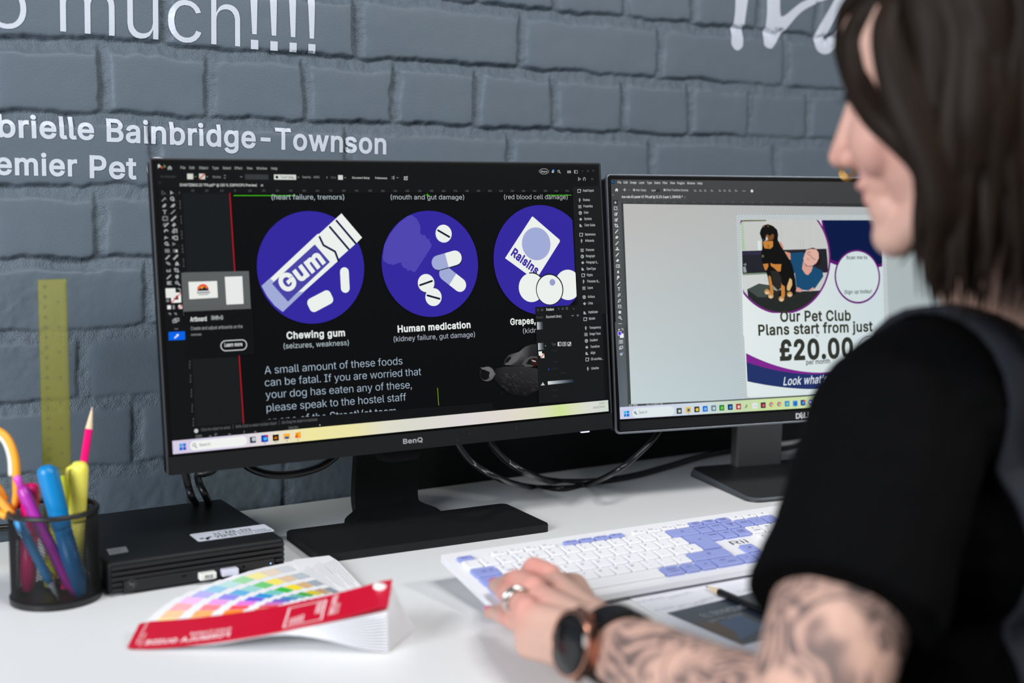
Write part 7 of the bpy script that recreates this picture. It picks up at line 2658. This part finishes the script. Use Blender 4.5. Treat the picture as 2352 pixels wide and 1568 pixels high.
ellip(g, hd(-27, 0, -36), AX, mmr(9, 19, 6))
nb = np.array([0.455, -0.868, 0.305]) - po
tcap(g, hd(-108, 0, -10), 0.052, nb, 0.056)
# torso
Shl = Sh - po
Shr = Shl - bl * 0.345
mid = (Shl + Shr) / 2
hip = mid + np.array([0.02, -0.07, -0.52])
tcap(g, nb + np.array([0, 0, -0.01]), 0.056, mid + np.array([0, 0, -0.06]), 0.085)
tcap(g, Shl + bl * -0.03, 0.050, Shr + bl * 0.03, 0.050)
for zz, wv_, dp in ((-0.10, 0.155, 0.095), (-0.20, 0.150, 0.10), (-0.30, 0.135, 0.095), (-0.40, 0.145, 0.10), (-0.50, 0.165, 0.11)):
    c = mid + (hip - mid) * (-zz / 0.52)
    ellip(g, c, (bd, bl, np.array([0, 0, 1.0])), (dp, wv_, 0.10))
# arms
Elp, Wp_ = El - po, Wr - po
tcap(g, Shl, 0.052, Shl + (Elp - Shl) * 0.5, 0.047)
tcap(g, Shl + (Elp - Shl) * 0.5, 0.047, Elp, 0.039)
fa = Wp_ - Elp
fup = np.array([0, 0, 1.0])
tcap(g, Elp, 0.039, Elp + fa * 0.30, 0.0425)
tcap(g, Elp + fa * 0.30, 0.0425, Elp + fa * 0.75, 0.032, flat=0.95)
side = unit(np.cross(unit(fa), fup))
tcap(g, Elp + fa * 0.75, 0.032, Wp_, 0.0298, up=side, flat=0.80)
Er = Shr + bd * 0.12 + np.array([0.06, 0, -0.24])
tcap(g, Shr, 0.050, Er, 0.040)
tcap(g, Er, 0.040, Er + bd * 0.20 + bl * 0.05 + np.array([0, 0, 0.065]), 0.028)
# left hand: palm and five fingers, bent over the keys
hz = lambda u, v, z: on_z(u, v, z) - po
MCP = [hz(1262, 1322, 0.062), hz(1226, 1352, 0.066), hz(1212, 1398, 0.061), hz(1216, 1442, 0.048)]     # index .. little
PIP = [hz(1226, 1303, 0.064), hz(1187, 1332, 0.064), hz(1166, 1362, 0.056), hz(1172, 1420, 0.044)]
DIP = [hz(1212, 1318, 0.044), hz(1168, 1336, 0.047), hz(1146, 1346, 0.043), hz(1144, 1408, 0.033)]
TIP = [hz(1206, 1332, 0.030), hz(1160, 1350, 0.032), hz(1137, 1343, 0.031), hz(1126, 1406, 0.025)]
RAD = [(0.0112, 0.0098, 0.0084, 0.0070), (0.0114, 0.0098, 0.0084, 0.0070), (0.0106, 0.0092, 0.0079, 0.0066), (0.0098, 0.0083, 0.0072, 0.0060)]
for a, b, c, d_, r in zip(MCP, PIP, DIP, TIP, RAD):
    tcap(g, a, r[0], b, r[1])
    tcap(g, b, r[1], c, r[2])
    tcap(g, c, r[2], d_, r[3])
WL = Wp_ + side * 0.013
WR = Wp_ - side * 0.013
low = np.array([0, 0, -0.007])
for k, a in enumerate(MCP):
    base = WL * (k / 3.0) + WR * (1 - k / 3.0) if np.dot(MCP[3] - MCP[0], side) > 0 else WR * (k / 3.0) + WL * (1 - k / 3.0)
    tcap(g, base + low * 0.3, 0.0185, a + low * 0.8, 0.0125)
    tcap(g, base + low * 1.6, 0.0150, a + low * 2.0, 0.0115)
# thumb leaves the side of the palm near the wrist, tucked towards the keys
th0 = Wp_ * 0.62 + MCP[0] * 0.38 + np.array([0.012, 0.004, -0.012])
th1 = hz(1320, 1345, 0.040)
th2 = hz(1282, 1338, 0.034)
th3 = hz(1252, 1340, 0.030)
tcap(g, th0, 0.0165, th1, 0.0118)
tcap(g, th1, 0.0118, th2, 0.0104)
tcap(g, th2, 0.0104, th3, 0.0080)
body_me = fuse(g, 0.0022, 5, 0.45)
bodyo = bpy.data.objects.new('body', body_me)
COL.objects.link(bodyo)
bodyo.parent = person
# skin: warm base, redder knuckles and cheeks, inked forearm
n = len(body_me.vertices)
co = np.empty(n * 3, np.float32)
body_me.vertices.foreach_get('co', co)
co = co.reshape(-1, 3).astype(float)
red = np.zeros(n)
for c, r in [(m_, 0.013) for m_ in MCP[:3]] + [(p_, 0.010) for p_ in PIP] + [(t_, 0.011) for t_ in TIP] + [(hd(-50, 40, -4), 0.030), (hd(-6, 0, -2), 0.014), (hd(-50, -40, -4), 0.030)]:
    red += (0.32 if r in (0.030, 0.014) else 0.7) * np.exp(-np.sum((co - c) ** 2, 1) / (2 * r * r))
lipm = np.exp(-np.sum(((co - hd(-18, 0, -30)) / 0.010) ** 2, 1) / 2)
red = np.clip(red + lipm, 0, 1)
tf = ((co - Wp_) @ fa) / (fa @ fa)                       # 0 at wrist, -1 at elbow
dist_ax = np.linalg.norm((co - Wp_) - np.outer(np.clip(tf, -1, 0), fa), axis=1)
ua = Elp - Shl
tu = np.clip(((co - Shl) @ ua) / (ua @ ua), 0, 1)
dist_u = np.linalg.norm((co - Shl) - np.outer(tu, ua), axis=1)
tat = np.where((dist_ax < 0.06) & (tf < -0.10), sstep(-0.10, -0.30, tf), 0)
tat = np.maximum(tat, np.where((dist_u < 0.06) & (tu > 0.3), 1.0, 0))
for nm, arr in (('red', red), ('ink', tat)):
    a = body_me.attributes.new(nm, 'FLOAT', 'POINT')
    a.data.foreach_set('value', arr.astype(np.float32))
M_SKIN = mat('skin', (214, 164, 140), rough=0.48, spec=0.35, sss=0.12)
nt = M_SKIN.node_tree
b = nt.nodes['Principled BSDF']


def node(t, **k):
    x = nt.nodes.new(t)
    for q, v_ in k.items():
        setattr(x, q, v_)
    return x


tc = node('ShaderNodeTexCoord')
ar, ai = node('ShaderNodeAttribute', attribute_name='red'), node('ShaderNodeAttribute', attribute_name='ink')
mxr = node('ShaderNodeMix', data_type='RGBA')
mxr.inputs['A'].default_value = lin((204, 164, 148)) + [1]
mxr.inputs['B'].default_value = lin((214, 134, 126)) + [1]
nt.links.new(ar.outputs['Fac'], mxr.inputs['Factor'])
# flowing linework (thin dark lines of a warped wave) over soft grey shading
ns0 = node('ShaderNodeTexNoise')
ns0.inputs['Scale'].default_value = 17
ns0.inputs['Detail'].default_value = 1.5
ns0.inputs['Distortion'].default_value = 1.1
nt.links.new(tc.outputs['Object'], ns0.inputs['Vector'])
k1 = node('ShaderNodeMath', operation='MULTIPLY')
k1.inputs[1].default_value = 6.0
k2 = node('ShaderNodeMath', operation='PINGPONG')
k2.inputs[1].default_value = 0.5
nt.links.new(ns0.outputs['Fac'], k1.inputs[0])
nt.links.new(k1.outputs[0], k2.inputs[0])
ln1 = node('ShaderNodeMapRange', interpolation_type='SMOOTHSTEP')
ln1.inputs['From Min'].default_value, ln1.inputs['From Max'].default_value = 0.17, 0.04
ln1.inputs['To Max'].default_value = 0.95
nt.links.new(k2.outputs[0], ln1.inputs['Value'])
shd = node('ShaderNodeMapRange', interpolation_type='SMOOTHSTEP')
shd.inputs['From Min'].default_value, shd.inputs['From Max'].default_value = 0.10, 0.48
shd.inputs['To Max'].default_value = 0.95
nt.links.new(k2.outputs[0], shd.inputs['Value'])
ns = node('ShaderNodeTexNoise')
ns.inputs['Scale'].default_value = 24
ns.inputs['Detail'].default_value = 2
nt.links.new(tc.outputs['Object'], ns.inputs['Vector'])
rm2 = node('ShaderNodeMapRange', interpolation_type='SMOOTHSTEP')
rm2.inputs['From Min'].default_value, rm2.inputs['From Max'].default_value = 0.38, 0.56
nt.links.new(ns.outputs['Fac'], rm2.inputs['Value'])
mu1 = node('ShaderNodeMath', operation='MULTIPLY')
nt.links.new(shd.outputs['Result'], mu1.inputs[0])
nt.links.new(rm2.outputs['Result'], mu1.inputs[1])
mx_ = node('ShaderNodeMath', operation='MAXIMUM')
nt.links.new(ln1.outputs['Result'], mx_.inputs[0])
nt.links.new(mu1.outputs[0], mx_.inputs[1])
mu2 = node('ShaderNodeMath', operation='MULTIPLY')
mu3 = node('ShaderNodeMath', operation='MULTIPLY')
mu3.inputs[1].default_value = 0.86
nt.links.new(mx_.outputs[0], mu2.inputs[0])
nt.links.new(ai.outputs['Fac'], mu2.inputs[1])
nt.links.new(mu2.outputs[0], mu3.inputs[0])
mxi = node('ShaderNodeMix', data_type='RGBA')
mxi.inputs['B'].default_value = lin((66, 62, 66)) + [1]
nt.links.new(mu3.outputs[0], mxi.inputs['Factor'])
nt.links.new(mxr.outputs['Result'], mxi.inputs['A'])
nt.links.new(mxi.outputs['Result'], b.inputs['Base Color'])
body_me.materials.clear()
body_me.materials.append(M_SKIN)

# nails
M_NAIL = mat('pink_nail', (232, 60, 170), rough=0.2, spec=0.6, coat=0.4)
for d_, t_, r in zip(DIP, TIP, RAD):
    e_ = unit(t_ - d_)
    upn = np.array([0, 0, 1.0]) - e_ * e_[2]
    upn = unit(upn)
    s_ = np.cross(e_, upn)
    g = G()
    ellip(g, t_ + e_ * (r[3] * 0.55) + upn * (r[3] * 0.55), (e_, s_, upn), (r[3] * 1.15, r[3] * 0.82, r[3] * 0.50), 16, 10)
    g.build('fingernail', [M_NAIL], person, smooth=True)

# eye with lashes (left side of the face is the one in view)
for s_ in (1, -1):
    g = G()
    ellip(g, hd(-43, 30 * s_, 34), AX, mmr(11, 13, 11))
    g.build('eye', [mat('eye_white', (214, 208, 204), rough=0.2)], person, smooth=True)
    g = G()
    q = [hd(-33, 16 * s_, 35), hd(-30, 26 * s_, 37), hd(-32, 37 * s_, 37), hd(-39, 46 * s_, 34)]
    g.tube(spline([tuple(x) for x in q], 5), 0.0044, 8)
    for k in range(9):
        t = k / 8
        p_ = np.array(q[1]) * (1 - t) + np.array(q[3]) * t
        g.tube([tuple(p_), tuple(p_ + HF * 0.010 - HU * 0.001 + HL * s_ * 0.003 * t)], [0.0010, 0.0003], 5)
    g.build('eyelashes', [mat('lash_black', (18, 16, 18), rough=0.6)], person)
    g = G()
    q = [hd(-29, 12 * s_, 54), hd(-32, 26 * s_, 59), hd(-42, 42 * s_, 57)]
    g.tube(spline([tuple(x) for x in q], 5), [0.002 + 0.0015 * math.sin(math.pi * min(1, k / 10)) for k in range(11)], 8)
    g.build('eyebrow', [mat('brow_brown', (52, 38, 32), rough=0.8)], person, smooth=True)

# T-shirt: torso, shoulders and short sleeves, cut clean at hem and neck
M_TEE = mat('black_cotton', (8, 8, 9), rough=0.95, spec=0.05, bump=0.35, bscale=900)
g = G()
tcap(g, Shl + bl * -0.03 + np.array([0, 0, 0.012]), 0.066, Shr + bl * 0.03 + np.array([0, 0, 0.012]), 0.066)
tcap(g, Shl, 0.0635, Shl + (Elp - Shl) * 0.25, 0.064)
tcap(g, Shr, 0.0655, Shr + (Er - Shr) * 0.25, 0.064)
tcap(g, nb + np.array([0, -0.006, -0.045]), 0.070, mid + np.array([0, 0, -0.06]), 0.100)
for zz, w_, dp in ((-0.09, 0.178, 0.112), (-0.18, 0.176, 0.118), (-0.28, 0.166, 0.116), (-0.38, 0.168, 0.118), (-0.47, 0.178, 0.124)):
    c = mid + (hip - mid) * (-zz / 0.52)
    ellip(g, c, (bd, bl, np.array([0, 0, 1.0])), (dp, w_, 0.10))


def sleeve(g, a, b_, r0_, r1_):
    a, b_ = V(a), V(b_)
    g.tube([a, a + (b_ - a) * 0.35, a + (b_ - a) * 0.7, b_], [r0_, r0_ * 1.02, (r0_ + r1_) / 2, r1_], 40)


hemc = Shl + (Elp - Shl) * 0.615
sleeve(g, Shl - (Elp - Shl) * 0.02, hemc, 0.062, 0.0635)
sleeve(g, Shr, Shr + (Er - Shr) * 0.7, 0.062, 0.063)
tee = fuse(g, 0.0035, 6, 0.5)
tee.materials.clear()
tee.materials.append(M_TEE)
o = bpy.data.objects.new('t_shirt', tee)
COL.objects.link(o)
o.parent = person
dtex = bpy.data.textures.new('cloth_folds', 'CLOUDS')
dtex.noise_scale = 0.07
dm = o.modifiers.new('folds', 'DISPLACE')
dm.texture = dtex
dm.strength = 0.010
dm.mid_level = 0.5
# dungaree strap over each shoulder
M_STRAP = mat('dark_grey_canvas', (34, 36, 43), rough=0.85, spec=0.2, bump=0.5, bscale=700)
bvh = BVHTree.FromPolygons([v.co.copy() for v in tee.vertices], [list(p.vertices) for p in tee.polygons])
for k, lat in enumerate((0.112, -0.105)):
    ctr = mid + bl * lat + np.array([0, 0, -0.10])
    pts, nrm = [], []
    for t in np.linspace(-0.35, 1.30, 60):
        dirv_ = bd * math.cos(math.pi * t) + np.array([0, 0, math.sin(math.pi * t)])
        skew = bl * (0.030 * (t - 0.5) * (1 if k == 0 else -1))
        hit = bvh.ray_cast(V(ctr + skew + dirv_ * 0.6), V(-dirv_))
        if hit[0] is not None:
            pts.append(hit[0] + V(dirv_) * 0.0045)
            nrm.append(V(dirv_))
    g = G()
    n_ = len(pts)
    vs, fs = [], []
    for i, P in enumerate(pts):
        t_ = (pts[min(i + 1, n_ - 1)] - pts[max(i - 1, 0)]).normalized()
        sd = V(bl)
        sd = (sd - t_ * sd.dot(t_)).normalized()
        for (a, h) in ((-0.024, -0.001), (0.024, -0.001), (0.024, 0.004), (-0.024, 0.004)):
            vs.append(P + sd * a + nrm[i] * h)
    for i in range(n_ - 1):
        for q in range(4):
            fs.append([4 * i + q, 4 * i + (q + 1) % 4, 4 * i + 4 + (q + 1) % 4, 4 * i + 4 + q])
    fs += [[3, 2, 1, 0], [4 * n_ - 4 + q for q in range(4)]]
    g.add(vs, fs)
    g.build('shoulder_strap', [M_STRAP], person, smooth=True)

# hair: dark brown, shoulder length, in tapering locks over a close cap
M_HAIR = mat('dark_brown_hair', (30, 21, 15), rough=0.55, spec=0.12, var=0.5, vscale=26)
g = G()
rng = random.Random(11)
HC = hd(-112, 0, 52)


def onhead(az, el, k=1.0):
    """az 0 = front, + = left; el 90 = crown"""
    ca, sa, ce, se = math.cos(az), math.sin(az), math.cos(el), math.sin(el)
    return HC + (HF * (0.100 * ca * ce) + HL * (0.083 * sa * ce) + HU * (0.093 * se)) * k


def lock(pts, w, th, seg=8):
    q = [V(p) for p in spline([tuple(p) for p in pts], 5)]
    n_ = len(q)
    rr = [w * (0.55 + 0.45 * math.sin(math.pi * min(1.0, 0.15 + 0.75 * i / (n_ - 1)))) * (1 if i < n_ * 0.7 else max(0.06, 1 - (i / (n_ - 1) - 0.7) / 0.31)) for i in range(n_)]
    out = (q[n_ // 3] - V(HC)).normalized()
    g.tube(q, rr, seg, 0, None, True, th, out)


def hang(az, drop, w, k, curl=0.0, sw=0.0, th=0.34):
    pts = []
    for el in (82, 60, 36, 14, -4):
        pts.append(onhead(az + sw * math.radians(82 - el) * 0.3, math.radians(el), k))
    P = pts[-1]
    outv = unit((P - HC) * np.array([1, 1, 0]))
    for t in (0.35, 0.7, 1.0):
        pts.append(P + np.array([0, 0, -drop * t]) - outv * (0.016 * t * t) + outv * curl * t * t + np.array([rng.uniform(-1, 1), rng.uniform(-1, 1), 0]) * 0.006)
    lock(pts, w, th)


cap_g = G()
# close cap from crown to nape, open at the face
vs, fs = [], []
NA, NE = 48, 18
for i in range(NE + 1):
    for k in range(NA):
        az = 2 * math.pi * k / NA
        ang = abs((az + math.pi) % (2 * math.pi) - math.pi)
        low_el = 52 if ang < 0.75 else (52 - (ang - 0.75) * 95 if ang < 1.5 else -20 - (ang - 1.5) * 16)
        el = math.radians(90 - (90 - max(low_el, -50)) * i / NE)
        vs.append(onhead(az, el, 0.985) )
for i in range(NE):
    for k in range(NA):
        fs.append([i * NA + k, i * NA + (k + 1) % NA, (i + 1) * NA + (k + 1) % NA, (i + 1) * NA + k])
g.add([tuple(v) for v in vs], fs)
for i in range(260):
    az = rng.uniform(1.45, 2 * math.pi - 1.35)
    a_ = min(az, 2 * math.pi - az)
    drop = 0.142 + 0.03 * rng.random() + 0.02 * (a_ - 1.0)
    hang(az, drop, rng.uniform(0.008, 0.015), rng.uniform(0.96, 1.06), rng.uniform(-0.012, 0.018), rng.uniform(-0.15, 0.15))
for i in range(46):      # crown sweep
    az = rng.uniform(0.35, 1.1) * rng.choice((1, -1))
    continue
    hang(az * 1.25, 0.10 + 0.04 * rng.random(), rng.uniform(0.007, 0.012), rng.uniform(1.0, 1.07), 0.006, 0.55 * (1 if az > 0 else -1))
# the strands in front of the left cheek and at the forehead, placed by where they cross the face
D = lambda u, v, d: at(u, v, d) - po
for du, dd in ((0, 0), (8, 0.004), (-6, 0.005), (15, -0.002), (22, 0.0)):
    lock([D(2070 + du, -60, 0.872 + dd), D(1985 + du, 20, 0.882 + dd), D(1948 + du, 100, 0.892 + dd), D(1958 + du, 185, 0.886 + dd), D(2000 + du, 265, 0.864 + dd), D(2060 + du * .7, 325, 0.850 + dd), D(2112 + du * .6, 385, 0.842 + dd), D(2130 + du * .5, 465, 0.842 + dd), D(2108 + du * .2, 545, 0.856 + dd), D(2066, 612, 0.872 + dd)], 0.0074, 0.5)
for k in range(6):
    o_ = k * 17
    lock([D(2100 + o_, -60, 0.862), D(2036 + o_, 50, 0.848), D(2050 + o_, 180, 0.838), D(2090 + o_, 290, 0.832), D(2136 + o_ * .8, 390, 0.830), D(2152 + o_ * .7, 500, 0.834), D(2142 + o_ * .6, 600, 0.846), D(2146 + o_ * .6, 700, 0.856)], 0.0110, 0.45)
for k in range(4):
    lock([D(2040 + 16 * k, -80, 0.885), D(1952 + 11 * k, 0, 0.902), D(1932 + 8 * k, 60, 0.916), D(1928 + 6 * k, 130, 0.925), D(1938 + 5 * k, 205, 0.925)], 0.0090, 0.5)
g.build('hair', [M_HAIR], person, smooth=True)

# ------------------------------------------------------------------ what the person wears loose
gold = mat('gold', (216, 160, 60), rough=0.22, metal=1.0)
silver = mat('polished_silver', (214, 212, 208), rough=0.16, metal=1.0)


def ring_at(c, axis, R, r, mt, name, label, cat, flat=1.0, twist=False, group=None):
    o_ = np.array(c)
    ax = V(axis).normalized()
    M = ax.to_track_quat('Z', 'Y').to_matrix().to_4x4()
    g = G()
    for ph in ((0,) if not twist else (0, 1)):
        pts = []
        for k in range(37):
            w = 2 * math.pi * k / 36
            z = 0.0 if not twist else (0.0028 * math.sin(w + (math.pi if ph else 0)))
            pts.append(M @ Vector((R * math.cos(w), R * math.sin(w), z)))
        g.tube(pts, r, 8, 0, None, False, flat)
    o = g.build(name, [mt], smooth=True, loc=tuple(o_))
    return tag(o, label, cat, group)


c = (PIP[2] * 0.45 + MCP[2] * 0.55) + po
ax = PIP[2] - MCP[2]
ring_at(c + unit(ax) * 0.004, ax, 0.0112, 0.0015, silver, 'finger_ring', 'wide silver band nearest the nail on the ring finger', 'ring', group='silver rings on the left hand')
ring_at(c - unit(ax) * 0.004, ax, 0.0118, 0.0013, silver, 'finger_ring', 'silver crossover ring nearest the knuckle on the ring finger', 'ring', twist=True, group='silver rings on the left hand')
ring_at(hd(-12, 0, -11.5) + po, HF * 0.3 + HL * 1.0, 0.0052, 0.0014, gold, 'nose_ring', 'small gold hoop through the nose of the person', 'ring')

# watch
wq = Wp_ + unit(-fa) * 0.022
wo = wq + po
watch = thing('smartwatch', 'round rose-gold smartwatch with black strap on the left wrist', 'watch', tuple(wo))
zax = unit(fa)
# the dial sits on the outer side of the wrist, towards the camera
toc = unit(CAM - wo)
dn = unit(toc * 0.35 + side * (1 if np.dot(side, np.array([-1, 0, 0])) > 0 else -1) * 0.95 + np.array([0, 0, 0.12]))
dn = unit(dn - zax * np.dot(dn, zax))
e2 = np.cross(zax, dn)
g = G()
band = []
R1, R2 = 0.0312, 0.0268
nb_ = 40
vs, fs = [], []
for k in range(nb_):
    w = 2 * math.pi * k / nb_
    cs, sn = math.cos(w), math.sin(w)
    # ellipse following the wrist: wide along side, thin along up
    dirv_ = side * cs + np.cross(zax, side) * sn
    rad = 1 / math.sqrt((cs / R1) ** 2 + (sn / R2) ** 2)
    for (a, h) in ((-0.0115, 0.0), (0.0115, 0.0), (0.0115, 0.0026), (-0.0115, 0.0026)):
        vs.append(tuple(dirv_ * (rad + h) + zax * a))
for k in range(nb_):
    k2 = (k + 1) % nb_
    for q in range(4):
        fs.append([4 * k + q, 4 * k + (q + 1) % 4, 4 * k2 + (q + 1) % 4, 4 * k2 + q])
g.add(vs, fs)
g.build('strap', [mat('black_rubber', (16, 16, 18), rough=0.6, spec=0.3)], watch, smooth=False)
Mw = Matrix((V(e2), V(zax), V(dn))).transposed().to_4x4()
Mw.translation = V(dn * 0.0305)
g = G()
g.lathe([(0.0, 0.0), (0.0228, 0.0), (0.0250, 0.002), (0.0254, 0.0085), (0.0246, 0.0112), (0.0230, 0.0120), (0.0223, 0.0116)], 48, 0, Mw, cap=False)
for s_ in (-1, 1):
    g.box((s_ * 0.0215, 0, 0.003), (0.010, 0.019, 0.005), 0, Mw, r=0.0015)
g.box((0, 0.0238, 0.006), (0.005, 0.003, 0.004), 0, Mw, r=0.001)
g.build('case', [mat('rose_gold', (206, 150, 128), rough=0.22, metal=1.0)], watch, angle=35)
g = G()
g.lathe([(0.0225, 0.0108), (0.0222, 0.0120), (0.014, 0.0126), (0.0, 0.0128)], 48, 0, Mw, cap=False)
g.build('screen', [mat('watch_glass', (10, 10, 11), rough=0.12, spec=0.5)], watch, smooth=True)
